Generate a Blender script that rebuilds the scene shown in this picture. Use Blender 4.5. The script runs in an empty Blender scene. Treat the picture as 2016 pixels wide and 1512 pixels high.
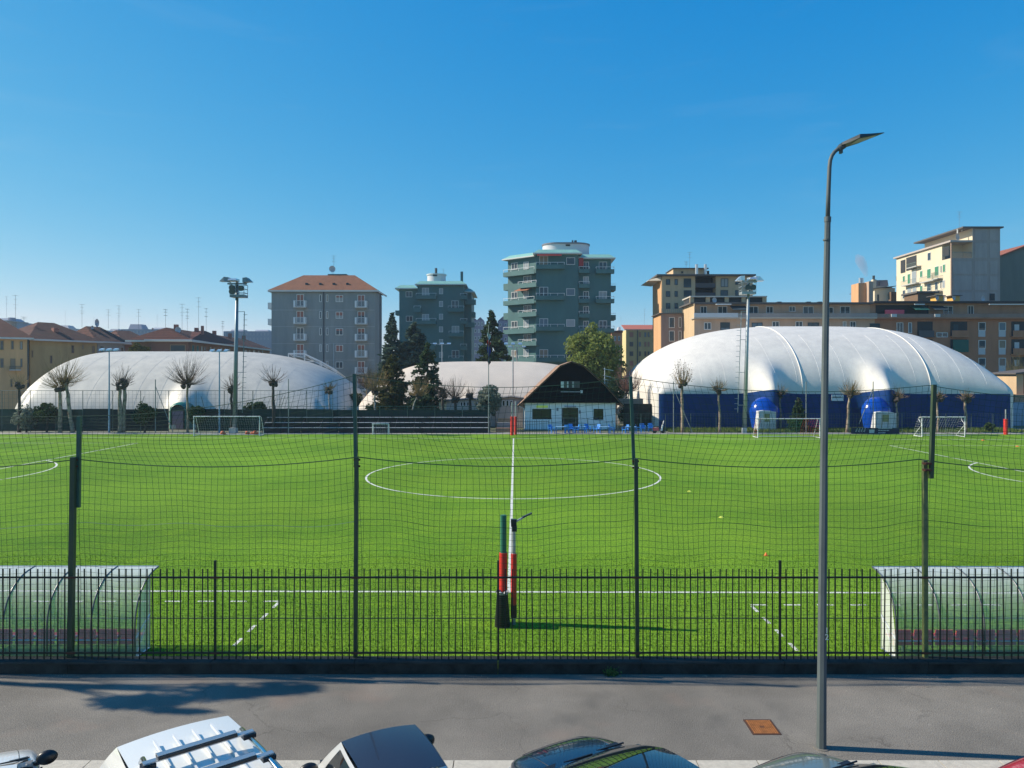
import bpy, math, random
import numpy as np
from math import sin, cos, pi, sqrt, radians, atan2, tan
from mathutils import Vector, Matrix
SC = bpy.context.scene
COL = SC.collection
R = random.Random(7)
# ------------------------------------------------------------------ camera, sky, sun, exposure
FOC, VX, VY, CH = 1450.0, 1013.0, 735.0, 6.4      # focal length (px of 2016), vanishing point, eye height
cam = bpy.data.cameras.new('camera'); camo = bpy.data.objects.new('camera', cam); COL.objects.link(camo)
camo.location = (0, 0, CH); camo.rotation_euler = (pi/2, 0, 0)
cam.sensor_width = 36; cam.lens = FOC/2016*36
cam.shift_x = -(VX-1008)/2016; cam.shift_y = -(756-VY)/2016
cam.clip_start = .1; cam.clip_end = 6000
SC.camera = camo
SUN_EL, SUN_AZ = radians(34.5), radians(-84)         # azimuth clockwise from +Y (left, slightly ahead)
w = bpy.data.worlds.new('World'); SC.world = w; w.use_nodes = True
nt = w.node_tree; bg = nt.nodes['Background']
sky = nt.nodes.new('ShaderNodeTexSky'); sky.sky_type = 'NISHITA'; sky.sun_disc = False
sky.sun_elevation = SUN_EL; sky.sun_rotation = SUN_AZ
sky.altitude = 3000; sky.air_density = 1.0; sky.dust_density = 0.5; sky.ozone_density = 3.0
EXPO = 0.5
# grade the Nishita sky per channel towards the deep saturated blue of the photograph (same everywhere in the sky)
sp = nt.nodes.new('ShaderNodeSeparateColor'); cb = nt.nodes.new('ShaderNodeCombineColor'); nt.links.new(sky.outputs[0], sp.inputs[0])
def _grade(i, a, p):
    m1 = nt.nodes.new('ShaderNodeMath'); m1.operation = 'MULTIPLY'; m1.inputs[1].default_value = .11; nt.links.new(sp.outputs[i], m1.inputs[0])
    m2 = nt.nodes.new('ShaderNodeMath'); m2.operation = 'POWER'; m2.inputs[1].default_value = p; nt.links.new(m1.outputs[0], m2.inputs[0])
    m3 = nt.nodes.new('ShaderNodeMath'); m3.operation = 'MULTIPLY'; m3.inputs[1].default_value = a/2**EXPO/.11; nt.links.new(m2.outputs[0], m3.inputs[0])
    return m3.outputs[0]
r0_, g_c, b_c = _grade(0, 2.46, 1.75), _grade(1, .975, .706), _grade(2, .88, .25)
ro = nt.nodes.new('ShaderNodeMath'); ro.operation = 'SUBTRACT'; ro.use_clamp = False; ro.inputs[1].default_value = .024/2**EXPO/.11; nt.links.new(r0_, ro.inputs[0])
rm_ = nt.nodes.new('ShaderNodeMath'); rm_.operation = 'MAXIMUM'; rm_.inputs[1].default_value = .01; nt.links.new(ro.outputs[0], rm_.inputs[0]); r_ = rm_.outputs[0]
mn = nt.nodes.new('ShaderNodeMath'); mn.operation = 'MINIMUM'; g9 = nt.nodes.new('ShaderNodeMath'); g9.operation = 'MULTIPLY'; g9.inputs[1].default_value = .84; nt.links.new(g_c, g9.inputs[0]); nt.links.new(r_, mn.inputs[0]); nt.links.new(g9.outputs[0], mn.inputs[1])
nt.links.new(mn.outputs[0], cb.inputs[0]); nt.links.new(g_c, cb.inputs[1]); nt.links.new(b_c, cb.inputs[2])
# very faint high cirrus, everywhere in the sky alike
tcw = nt.nodes.new('ShaderNodeTexCoord'); mpw = nt.nodes.new('ShaderNodeMapping'); mpw.inputs['Scale'].default_value = (2.2, 2.2, 13); mpw.inputs['Rotation'].default_value = (0, .12, 0)
nzw = nt.nodes.new('ShaderNodeTexNoise'); nzw.inputs['Scale'].default_value = 2.1; nzw.inputs['Detail'].default_value = 9; nzw.inputs['Roughness'].default_value = .62; nzw.inputs['Distortion'].default_value = .6
mrw = nt.nodes.new('ShaderNodeMapRange'); mrw.inputs['From Min'].default_value = .56; mrw.inputs['From Max'].default_value = .80; mrw.inputs['To Max'].default_value = .045
mxw = nt.nodes.new('ShaderNodeMix'); mxw.data_type = 'RGBA'; mxw.inputs['B'].default_value = (4.6, 5.0, 5.4, 1)
nt.links.new(tcw.outputs['Generated'], mpw.inputs['Vector']); nt.links.new(mpw.outputs[0], nzw.inputs['Vector']); nt.links.new(nzw.outputs['Fac'], mrw.inputs['Value'])
nt.links.new(mrw.outputs[0], mxw.inputs['Factor']); nt.links.new(cb.outputs[0], mxw.inputs['A']); nt.links.new(mxw.outputs['Result'], bg.inputs[0])
bg.inputs[1].default_value = 0.11
sl = bpy.data.lights.new('sun', 'SUN'); sl.energy = 4.8; sl.angle = radians(.53); sl.color = (1, .90, .74)
so = bpy.data.objects.new('sun', sl); COL.objects.link(so)
sdir = Vector((sin(SUN_AZ)*cos(SUN_EL), cos(SUN_AZ)*cos(SUN_EL), sin(SUN_EL)))
so.rotation_euler = sdir.to_track_quat('Z', 'Y').to_euler(); so.location = (-30, 10, 40)
SC.view_settings.view_transform = 'Standard'; SC.view_settings.look = 'None'
SC.view_settings.exposure = EXPO; SC.view_settings.gamma = 1.0; SC.view_settings.use_curve_mapping = False
SC.cycles.max_bounces = 6; SC.cycles.diffuse_bounces = 3; SC.cycles.transparent_max_bounces = 16

def PX(px, D): return (px-VX)*D/FOC
def PZ(py, D): return CH-(py-VY)*D/FOC
def P(px, py, D): return Vector((PX(px, D), D, PZ(py, D)))
def G(px, py, z=0.0):
    D = (CH-z)*FOC/(py-VY); return Vector((PX(px, D), D, z))
# ------------------------------------------------------------------ materials
MATS = {}
def S(c):                                    # sRGB 0-255 -> linear
    return tuple(((v/255)/12.92 if v/255 <= .04045 else ((v/255+.055)/1.055)**2.4) for v in c)
CURT = random.Random(42)
def mat(name, col, rough=.7, metal=0, var=.0, vscale=3.0, bump=0.0, bscale=20.0, coat=0, trans=0, spec=.5, sheen=0, col2=None, vdetail=4, object_coords=False, stretch=None):
    if name in MATS: return MATS[name]
    m = bpy.data.materials.new(name); m.use_nodes = True; n = m.node_tree.nodes; l = m.node_tree.links
    b = n['Principled BSDF']
    b.inputs['Base Color'].default_value = (*col, 1); b.inputs['Roughness'].default_value = rough
    b.inputs['Metallic'].default_value = metal; b.inputs['Coat Weight'].default_value = coat
    b.inputs['Specular IOR Level'].default_value = spec
    if coat: b.inputs['Coat Roughness'].default_value = .04
    if sheen: b.inputs['Sheen Weight'].default_value = sheen
    tc = n.new('ShaderNodeTexCoord'); src = tc.outputs['Object']
    if not object_coords:
        ge = n.new('ShaderNodeNewGeometry'); src = ge.outputs['Position']
    if stretch:
        mp = n.new('ShaderNodeMapping'); mp.inputs['Scale'].default_value = stretch
        l.new(src, mp.inputs['Vector']); src = mp.outputs[0]
    if var or col2:
        t = n.new('ShaderNodeTexNoise'); t.inputs['Scale'].default_value = vscale; t.inputs['Detail'].default_value = vdetail
        t.inputs['Roughness'].default_value = .65
        l.new(src, t.inputs['Vector'])
        mr = n.new('ShaderNodeMapRange'); mr.inputs['From Min'].default_value = .3; mr.inputs['From Max'].default_value = .7
        l.new(t.outputs['Fac'], mr.inputs['Value'])
        mx = n.new('ShaderNodeMix'); mx.data_type = 'RGBA'
        c2 = col2 if col2 else tuple(min(1, c*(1+var)) for c in col)
        c1 = col if col2 else tuple(c*(1-var) for c in col)
        mx.inputs['A'].default_value = (*c1, 1); mx.inputs['B'].default_value = (*c2, 1)
        l.new(mr.outputs[0], mx.inputs['Factor']); l.new(mx.outputs['Result'], b.inputs['Base Color'])
    if bump:
        t = n.new('ShaderNodeTexNoise'); t.inputs['Scale'].default_value = bscale; t.inputs['Detail'].default_value = 5
        l.new(src, t.inputs['Vector'])
        bp = n.new('ShaderNodeBump'); bp.inputs['Strength'].default_value = bump; bp.inputs['Distance'].default_value = .05
        l.new(t.outputs['Fac'], bp.inputs['Height']); l.new(bp.outputs[0], b.inputs['Normal'])
    MATS[name] = m
    return m
def leafmat(name, c1, c2, sc=1.2, tr=.25):
    if name in MATS: return MATS[name]
    m = mat(name, c1, .75, col2=c2, vscale=sc, spec=.2); n = m.node_tree.nodes; l = m.node_tree.links
    b = n['Principled BSDF']; out = n['Material Output']
    tl = n.new('ShaderNodeBsdfTranslucent'); ms = n.new('ShaderNodeMixShader'); ms.inputs[0].default_value = tr
    mx = [x for x in n if x.bl_idname == 'ShaderNodeMix'][0]
    l.new(mx.outputs['Result'], tl.inputs[0]); l.new(b.outputs[0], ms.inputs[1]); l.new(tl.outputs[0], ms.inputs[2])
    l.new(ms.outputs[0], out.inputs[0]); return m
def clearmat(name, tint, fac, rough=.12, col=(.7, .75, .75)):
    if name in MATS: return MATS[name]
    m = mat(name, col, rough); n = m.node_tree.nodes; l = m.node_tree.links
    b = n['Principled BSDF']; tr = n.new('ShaderNodeBsdfTransparent'); tr.inputs[0].default_value = (*tint, 1)
    ms = n.new('ShaderNodeMixShader'); ms.inputs[0].default_value = fac
    l.new(tr.outputs[0], ms.inputs[1]); l.new(b.outputs[0], ms.inputs[2]); l.new(ms.outputs[0], n['Material Output'].inputs[0])
    return m
# ------------------------------------------------------------------ mesh builder
class MB:
    def __init__(s): s.v = []; s.f = []
    def quad(s, a, b, c, d):
        i = len(s.v); s.v += [tuple(a), tuple(b), tuple(c), tuple(d)]; s.f.append((i, i+1, i+2, i+3)); return s
    def tri(s, a, b, c):
        i = len(s.v); s.v += [tuple(a), tuple(b), tuple(c)]; s.f.append((i, i+1, i+2)); return s
    def hexa(s, p):                              # 8 corners: bottom 4 ccw, top 4 ccw
        i = len(s.v); s.v += [tuple(q) for q in p]
        for f in ((3, 2, 1, 0), (4, 5, 6, 7), (0, 1, 5, 4), (1, 2, 6, 5), (2, 3, 7, 6), (3, 0, 4, 7)): s.f.append(tuple(i+k for k in f))
        return s
    def box(s, x0, x1, y0, y1, z0, z1):
        return s.hexa([(x0, y0, z0), (x1, y0, z0), (x1, y1, z0), (x0, y1, z0), (x0, y0, z1), (x1, y0, z1), (x1, y1, z1), (x0, y1, z1)])
    def bar(s, a, b, w, h=None, up=(0, 0, 1)):
        h = h or w; a = Vector(a); b = Vector(b); d = (b-a).normalized(); u = Vector(up)
        if abs(d.dot(u)) > .99: u = Vector((1, 0, 0))
        x = d.cross(u).normalized()*w/2; y = x.cross(d).normalized()*h/2
        return s.hexa([a-x-y, a+x-y, a+x+y, a-x+y, b-x-y, b+x-y, b+x+y, b-x+y])
    def tube(s, pts, r, n=6, cap=True):
        pts = [Vector(p) for p in pts]; rs = r if isinstance(r, (list, tuple)) else [r]*len(pts)
        base = len(s.v); N = len(pts)
        t0 = (pts[1]-pts[0]).normalized(); u = Vector((0, 0, 1)) if abs(t0.z) < .9 else Vector((1, 0, 0))
        x = t0.cross(u).normalized()
        for i, p in enumerate(pts):
            t = (pts[min(i+1, N-1)]-pts[max(i-1, 0)]).normalized()
            x = (x-t*x.dot(t)).normalized(); y = t.cross(x)
            for k in range(n):
                a = 2*pi*k/n; s.v.append(tuple(p+(x*cos(a)+y*sin(a))*rs[i]))
        for i in range(N-1):
            for k in range(n):
                a = base+i*n+k; b = base+i*n+(k+1) % n; s.f.append((a, b, b+n, a+n))
        if cap and n > 2:
            s.f.append(tuple(base+k for k in range(n))[::-1]); s.f.append(tuple(base+(N-1)*n+k for k in range(n)))
        return s
    def cyl(s, c, r, z0, z1, n=12, r2=None):
        return s.tube([(c[0], c[1], z0), (c[0], c[1], z1)], [r, r if r2 is None else r2], n)
    def prism(s, poly, z0, z1):                  # poly ccw list of (x,y)
        i = len(s.v); n = len(poly)
        s.v += [(x, y, z0) for x, y in poly]+[(x, y, z1) for x, y in poly]
        s.f.append(tuple(range(i, i+n))[::-1]); s.f.append(tuple(range(i+n, i+2*n)))
        for k in range(n): a = i+k; b = i+(k+1) % n; s.f.append((a, b, b+n, a+n))
        return s
    def extrude_xz(s, poly, y0, y1):             # outline in x,z pulled along y
        i = len(s.v); n = len(poly)
        s.v += [(x, y0, z) for x, z in poly]+[(x, y1, z) for x, z in poly]
        s.f.append(tuple(range(i, i+n))); s.f.append(tuple(range(i+n, i+2*n))[::-1])
        for k in range(n): a = i+k; b = i+(k+1) % n; s.f.append((b, a, a+n, b+n))
        return s
    def grid(s, rows):                           # rows of points
        i = len(s.v); m = len(rows[0])
        for r_ in rows: s.v += [tuple(p) for p in r_]
        for a in range(len(rows)-1):
            for b in range(m-1): k = i+a*m+b; s.f.append((k, k+1, k+m+1, k+m))
        return s
    def ball(s, c, r, nu=10, nv=6, sc=(1, 1, 1), jit=0):
        rows = []
        for a in range(nv+1):
            th = pi*a/nv; row = []
            for b in range(nu):
                ph = 2*pi*b/nu; k = r*(1+(R.uniform(-jit, jit) if jit else 0))
                row.append((c[0]+k*sin(th)*cos(ph)*sc[0], c[1]+k*sin(th)*sin(ph)*sc[1], c[2]+k*cos(th)*sc[2]))
            row.append(row[0]); rows.append(row)
        return s.grid([r_[::-1] for r_ in rows])
    def arr(s, A):                               # numpy N x 4 x 3 quads
        i = len(s.v); s.v += [tuple(p) for p in A.reshape(-1, 3).tolist()]
        s.f += [(i+4*k, i+4*k+1, i+4*k+2, i+4*k+3) for k in range(len(A))]; return s
    def mesh(s, name, m, smooth=False, bevel=0):
        me = bpy.data.meshes.new(name); me.from_pydata(s.v, [], s.f)
        if m: me.materials.append(m)
        if smooth: me.polygons.foreach_set('use_smooth', [True]*len(me.polygons))
        me.update(); return me
    def obj(s, name, m, parent=None, loc=(0, 0, 0), smooth=False, rz=0, weld=False, auto=None, **props):
        me = s.mesh(name, m, smooth)
        if weld or auto:
            import bmesh
            b = bmesh.new(); b.from_mesh(me); bmesh.ops.remove_doubles(b, verts=b.verts, dist=1e-4); b.to_mesh(me); b.free()
        if auto: me.set_sharp_from_angle(angle=radians(auto))
        return inst(name, me, parent, loc, rz, **props)
def inst(name, me, parent=None, loc=(0, 0, 0), rz=0, **props):
    o = bpy.data.objects.new(name, me); COL.objects.link(o); o.location = loc; o.rotation_euler = (0, 0, rz)
    if parent: o.parent = parent
    for k, v in props.items(): o[k] = v
    return o
LABELS = {}
def thing(name, label, cat, loc=(0, 0, 0), rz=0, group=None):
    o = bpy.data.objects.new(name, None); COL.objects.link(o); o.location = loc; o.rotation_euler = (0, 0, rz)
    o.empty_display_size = .3; o['label'] = label; o['category'] = cat
    if group: o['group'] = group
    return o
def tagm(o, label, cat, group=None):
    o['label'] = label; o['category'] = cat
    if group: o['group'] = group
    return o
def kids(o): return [c for c in bpy.data.objects if c.parent == o]
CH_CACHE = {}
def dup(root, loc, rz=0, label=None, group=None, scale=None):
    if root.name not in CH_CACHE:
        CH_CACHE[root.name] = [(c, kids(c)) for c in kids(root)]
    r = root.copy(); COL.objects.link(r); r.location = loc; r.rotation_euler = (0, 0, rz)
    if label: r['label'] = label
    if group: r['group'] = group
    if scale: r.scale = scale
    for c, gs in CH_CACHE[root.name]:
        k = c.copy(); COL.objects.link(k); k.parent = r
        for g in gs:
            q = g.copy(); COL.objects.link(q); q.parent = k
    return r
def struct(mb, name, m, **k):
    return mb.obj(name, m, kind='structure', **k)
def stuff(mb, name, m, parent=None, **k):
    return mb.obj(name, m, parent, kind='stuff', **k)
# ================================================================== ground, pitch, pavement
def turf_material():
    m = bpy.data.materials.new('artificial_turf'); m.use_nodes = True; n = m.node_tree.nodes; l = m.node_tree.links
    b = n['Principled BSDF']; b.inputs['Roughness'].default_value = .75; b.inputs['Specular IOR Level'].default_value = .02
    g = n.new('ShaderNodeNewGeometry')
    def noise(scale, det=3, stretch=(1, 1, 1), rough=.55):
        mp = n.new('ShaderNodeMapping'); mp.inputs['Scale'].default_value = stretch; l.new(g.outputs['Position'], mp.inputs['Vector'])
        t = n.new('ShaderNodeTexNoise'); t.inputs['Scale'].default_value = scale; t.inputs['Detail'].default_value = det
        t.inputs['Roughness'].default_value = rough; l.new(mp.outputs[0], t.inputs['Vector']); return t.outputs['Fac']
    def mixc(f, a, bb, lo=.35, hi=.65):
        mr = n.new('ShaderNodeMapRange'); mr.inputs['From Min'].default_value = lo; mr.inputs['From Max'].default_value = hi; l.new(f, mr.inputs['Value'])
        mx = n.new('ShaderNodeMix'); mx.data_type = 'RGBA'; l.new(mr.outputs[0], mx.inputs['Factor'])
        for s_, v in (('A', a), ('B', bb)):
            if isinstance(v, tuple): mx.inputs[s_].default_value = (*v, 1)
            else: l.new(v, mx.inputs[s_])
        return mx.outputs['Result']
    c = mixc(noise(.13, 5, (.7, 1.0, 1), .6), (.158, .292, .024), (.098, .218, .017), .36, .66)
    c = mixc(noise(1.4, 5, (.7, 1.2, 1)), c, (.20, .345, .022), .5, .85)
    fine = noise(13, 4, (1, .7, 1), .8)
    mul = n.new('ShaderNodeMix'); mul.data_type = 'RGBA'; mul.blend_type = 'MULTIPLY'; mul.inputs['Factor'].default_value = 1
    mr = n.new('ShaderNodeMapRange'); mr.inputs['From Min'].default_value = .3; mr.inputs['From Max'].default_value = .7
    mr.inputs['To Min'].default_value = .32; mr.inputs['To Max'].default_value = 1.55; l.new(fine, mr.inputs['Value'])
    l.new(c, mul.inputs['A']); l.new(mr.outputs[0], mul.inputs['B'])
    # wear and grime: a slow large patchiness
    big = noise(.07, 2, (1, .7, 1)); mr2 = n.new('ShaderNodeMapRange'); mr2.inputs['From Min'].default_value = .35; mr2.inputs['From Max'].default_value = .65
    mr2.inputs['To Min'].default_value = .84; mr2.inputs['To Max'].default_value = 1.10; l.new(big, mr2.inputs['Value'])
    mul2 = n.new('ShaderNodeMix'); mul2.data_type = 'RGBA'; mul2.blend_type = 'MULTIPLY'; mul2.inputs['Factor'].default_value = 1
    l.new(mul.outputs['Result'], mul2.inputs['A']); l.new(mr2.outputs[0], mul2.inputs['B'])
    l.new(mul2.outputs['Result'], b.inputs['Base Color'])
    bp = n.new('ShaderNodeBump'); bp.inputs['Strength'].default_value = .8; bp.inputs['Distance'].default_value = .03
    l.new(noise(14, 5, (1, 1, 1), .7), bp.inputs['Height']); l.new(bp.outputs[0], b.inputs['Normal'])
    b.inputs['Sheen Weight'].default_value = .12; b.inputs['Sheen Roughness'].default_value = .3
    b.inputs['Sheen Tint'].default_value = (.8, 1, .25, 1)
    return m
def asphalt_material(name, a, bcol, crack=True):
    m = mat(name, a, .85, col2=bcol, vscale=.55, vdetail=8, bump=.35, bscale=60, spec=.3)
    n = m.node_tree.nodes; l = m.node_tree.links; b = n['Principled BSDF']
    g = n.new('ShaderNodeNewGeometry')
    mx0 = [x for x in n if x.bl_idname == 'ShaderNodeMix'][0]
    # aggregate speckle
    t = n.new('ShaderNodeTexNoise'); t.inputs['Scale'].default_value = 55; t.inputs['Detail'].default_value = 3; l.new(g.outputs['Position'], t.inputs['Vector'])
    mr = n.new('ShaderNodeMapRange'); mr.inputs['From Min'].default_value = .3; mr.inputs['From Max'].default_value = .75; mr.inputs['To Min'].default_value = .5; mr.inputs['To Max'].default_value = 1.55
    l.new(t.outputs['Fac'], mr.inputs['Value'])
    mu = n.new('ShaderNodeMix'); mu.data_type = 'RGBA'; mu.blend_type = 'MULTIPLY'; mu.inputs['Factor'].default_value = 1
    l.new(mx0.outputs['Result'], mu.inputs['A']); l.new(mr.outputs[0], mu.inputs['B']); res = mu.outputs['Result']
    if crack:
        wp = n.new('ShaderNodeTexNoise'); wp.inputs['Scale'].default_value = 1.1; wp.inputs['Detail'].default_value = 5; l.new(g.outputs['Position'], wp.inputs['Vector'])
        ad = n.new('ShaderNodeVectorMath'); ad.operation = 'MULTIPLY_ADD'; ad.inputs[1].default_value = (1.1, 1.1, 1.1)
        l.new(wp.outputs['Color'], ad.inputs[0]); l.new(g.outputs['Position'], ad.inputs[2])
        vo = n.new('ShaderNodeTexVoronoi'); vo.feature = 'DISTANCE_TO_EDGE'; vo.inputs['Scale'].default_value = .42; l.new(ad.outputs[0], vo.inputs['Vector'])
        th = n.new('ShaderNodeMapRange'); th.inputs['From Min'].default_value = 0; th.inputs['From Max'].default_value = .008; th.inputs['To Min'].default_value = 1; th.inputs['To Max'].default_value = 0
        l.new(vo.outputs['Distance'], th.inputs['Value'])
        mk = n.new('ShaderNodeTexNoise'); mk.inputs['Scale'].default_value = .5; l.new(g.outputs['Position'], mk.inputs['Vector'])
        m2 = n.new('ShaderNodeMapRange'); m2.inputs['From Min'].default_value = .44; m2.inputs['From Max'].default_value = .58; m2.inputs['To Max'].default_value = .42; l.new(mk.outputs['Fac'], m2.inputs['Value'])
        pr = n.new('ShaderNodeMath'); pr.operation = 'MULTIPLY'; l.new(th.outputs[0], pr.inputs[0]); l.new(m2.outputs[0], pr.inputs[1])
        m3 = n.new('ShaderNodeMix'); m3.data_type = 'RGBA'; m3.inputs['B'].default_value = (.045, .04, .035, 1)
        l.new(pr.outputs[0], m3.inputs['Factor']); l.new(res, m3.inputs['A']); res = m3.outputs['Result']
    bn = n.new('ShaderNodeTexNoise'); bn.inputs['Scale'].default_value = .16; bn.inputs['Detail'].default_value = 5; l.new(g.outputs['Position'], bn.inputs['Vector'])
    bm = n.new('ShaderNodeMapRange'); bm.inputs['From Min'].default_value = .35; bm.inputs['From Max'].default_value = .65; bm.inputs['To Min'].default_value = .78; bm.inputs['To Max'].default_value = 1.1; l.new(bn.outputs['Fac'], bm.inputs['Value'])
    bx = n.new('ShaderNodeMix'); bx.data_type = 'RGBA'; bx.blend_type = 'MULTIPLY'; bx.inputs['Factor'].default_value = 1; l.new(res, bx.inputs['A']); l.new(bm.outputs[0], bx.inputs['B']); res = bx.outputs['Result']
    if crack:                                    # rusty and pale stains
        for sc_, colr, lo, hi, amt, off in ((.45, (.30, .20, .15), .58, .74, .45, 3.1), (.8, (.10, .095, .085), .60, .72, .5, 11.7), (6.0, (.40, .38, .33), .68, .78, .35, 5.0)):
            mp = n.new('ShaderNodeMapping'); mp.inputs['Location'].default_value = (off, off*2, 0); l.new(g.outputs['Position'], mp.inputs['Vector'])
            sn = n.new('ShaderNodeTexNoise'); sn.inputs['Scale'].default_value = sc_; sn.inputs['Detail'].default_value = 7; l.new(mp.outputs[0], sn.inputs['Vector'])
            sm2 = n.new('ShaderNodeMapRange'); sm2.inputs['From Min'].default_value = lo; sm2.inputs['From Max'].default_value = hi; sm2.inputs['To Max'].default_value = amt; l.new(sn.outputs['Fac'], sm2.inputs['Value'])
            sx_ = n.new('ShaderNodeMix'); sx_.data_type = 'RGBA'; sx_.inputs['B'].default_value = (*colr, 1); l.new(sm2.outputs[0], sx_.inputs['Factor']); l.new(res, sx_.inputs['A']); res = sx_.outputs['Result']
    l.new(res, b.inputs['Base Color']); return m
M_TURF = turf_material()
M_WALK = asphalt_material('pavement_asphalt', (.160, .146, .124), (.252, .228, .192))
M_ROAD = asphalt_material('road_asphalt', (.07, .07, .07), (.10, .10, .10), False)
M_LINE = mat('pitch_paint', (.62, .63, .55), .8, var=.12, vscale=9)
struct(MB().box(-2500, 2500, 79.2, 3000, -.6, -.05), 'ground', mat('dry_ground', (.16, .15, .11), .9, col2=(.09, .12, .05), vscale=.25))
struct(MB().box(-2500, 2500, -400, 11.9, -.7, -.13), 'road', M_ROAD)
struct(MB().box(-260, 260, 12.18, 15.66, -.5, 0), 'pavement', M_WALK)
struct(MB().box(-260, 260, 15.66, 77.3, -.5, 0.0), 'pitch', M_TURF)
struct(MB().box(-260, 260, 77.3, 79.2, -.5, 0.03), 'path', mat('path_concrete', (.33, .31, .27), .85, var=.15, vscale=.8, bump=.3))
kb = thing('kerb', 'pale granite kerb edging the pavement beside the road', 'kerb'); kb['kind'] = 'structure'
mk_ = mat('kerb_granite', (.5, .46, .38), .8, var=.14, vscale=9, bump=.3, bscale=80)
sm = None
for i in range(-13, 14):
    if sm is None: sm = MB().box(.008, .992, 0, .27, -.3, 0.004).mesh('kerb_stone', mk_)
    inst('kerb_stone', sm, kb, (i, 11.905, 0))
del kb['category'], kb['label']
# --- painted lines: thin sheets 4 mm above the turf
def line(a, b, w=.1, z=.004):
    a = Vector((a[0], a[1], 0)); b = Vector((b[0], b[1], 0)); d = (b-a).normalized(); n = Vector((-d.y, d.x, 0))*w/2; up = Vector((0, 0, z))
    return [a-n+up, b-n+up, b+n+up, a+n+up]
def stroke(pts, w=.1, z=.004):
    rows = [[], []]
    for i, p in enumerate(pts):
        p = Vector((p[0], p[1], 0)); a = Vector((*pts[max(i-1, 0)][:2], 0)); b = Vector((*pts[min(i+1, len(pts)-1)][:2], 0))
        d = (b-a).normalized(); n = Vector((-d.y, d.x, 0))*w/2
        rows[0].append(p+n+Vector((0, 0, z))); rows[1].append(p-n+Vector((0, 0, z)))
    return MB().grid(rows[::-1])
NL = lambda x: 21.56-.0072*x                     # near touchline depth at x
FL = lambda x: 72.3-.0250*x
def pline(mb): struct(mb, 'pitch_line', M_LINE)
pline(MB().quad(*line((-52, NL(-52)), (52, NL(52)), .12)))
pline(MB().quad(*line((-52, FL(-52)), (52, FL(52)), .12)))
pline(MB().quad(*line((-.155, NL(0)+.06), (-.1, FL(0)-.06), .12)))
arc = lambda cx, cy, r, a0, a1, n=64: [(cx+r*cos(a0+(a1-a0)*i/n), cy+r*sin(a0+(a1-a0)*i/n)) for i in range(n+1)]
pline(stroke(arc(-.08, 46.7, 9.15, 0, 2*pi, 120), .12))
pline(stroke([(-50, 67.6), (-34.6, 67.6), (-34.3, 26.0), (-50, 26)], .12))
pline(stroke(arc(-39.8, 46.7, 9.15, -.96, .96), .12))
pline(stroke([(50, 65.2), (33.25, 65.3), (32.9, 25.6), (50, 25.4)], .12))
pline(stroke(arc(38.9, 45.6, 9.15, pi-.88, pi+.88), .12))
pline(MB().quad(*line((-14.8, 69.2), (-14.3, 69.2), .1)))
for sgn, x0, d0, d1 in ((-1, -6.59, 20.67, 17.1), (1, 6.52, 20.35, 16.9)):
    for k in range(8): pline(MB().quad(*line((x0+sgn*(k*.92), d0), (x0+sgn*(k*.92+.46), d0), .09)))
    for k in range(4): pline(MB().quad(*line((x0, d0-.12-k*.92), (x0, d0-.6-k*.92), .09)))
# sunken seam between the turf rolls
struct(MB().box(-40, 40, 19.2, 19.26, -.02, .012), 'turf_seam', mat('seam_rubber', (.01, .035, .012), .9))
# ================================================================== low wall, fence, net posts
M_IRON = mat('fence_iron', (.005, .011, .007), .55, var=.3, vscale=6)
wl = thing('boundary_wall', 'low dark stained concrete wall carrying the iron railings', 'wall', (0, 15.66, 0))
M_CONC = mat('stained_concrete', (.016, .016, .014), .95, col2=(.065, .065, .058), vscale=1.6, vdetail=9, bump=.5, bscale=22, spec=.1)
M_CAP = mat('coping_concrete', (.05, .054, .05), .95, spec=.15, var=.3, vscale=1.5, bump=.3)
for i in range(-6, 6): MB().box(i*3.05-.35, i*3.05+2.69, 0.0, .30, 0, .22).obj('wall_panel', M_CONC, wl)
for i in range(-6, 6): MB().box(i*3.05-.35, i*3.05+2.685, -.02, .33, .221, .262).obj('coping', M_CAP, wl)
fe = thing('iron_fence', 'dark green iron railing of thin upright bars on the low wall', 'fence', (0, 15.82, .262))
barm = MB().box(-.0115, .0115, -.009, .009, -.01, 1.94).mesh('bar', M_IRON)
posts_t = [-9.52, -3.40, 2.62, 8.83]; posts_s = [-12.6, -6.43, -.35, 5.70, 11.9]
allp = sorted(posts_t+posts_s)
for a, b in zip(allp[:-1], allp[1:]):
    n = round((b-a)/.15); st = (b-a)/n
    for k in range(1, n):
        o = inst('bar', barm, fe, (a+k*st+R.uniform(-.006, .006), 0, 0)); o.rotation_euler = (R.uniform(-.006, .006), R.gauss(0, .007), 0)
    for z in (.135, 1.755):
        MB().box(a+.003, b-.003, -.014, .014, z-.018, z+.018).obj('rail', M_IRON, fe)
rust = mat('rust_bracket', (.10, .035, .02), .9, var=.3, vscale=30)
for x in posts_s: MB().box(x-.022, x+.022, -.022, .022, -.02, 2.12).obj('fence_post', M_IRON, fe)
for x in allp:
    for z in (.135, 1.755): MB().box(x-.10, x+.10, -.032, -.0225, z-.02, z+.02).obj('bracket', rust, fe)
M_POSTD = mat('post_paint_dark', (.022, .045, .028), .5, col2=(.05, .075, .03), vscale=3)
M_POSTG = mat('post_paint_green', (.035, .12, .085), .4, col2=(.02, .06, .045), vscale=4)
M_POSTO = mat('post_paint_worn_sunlit', (.20, .22, .07), .6, col2=(.07, .10, .045), vscale=5)  # worn paint that also carries the yellow of the sunlit left face
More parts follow.
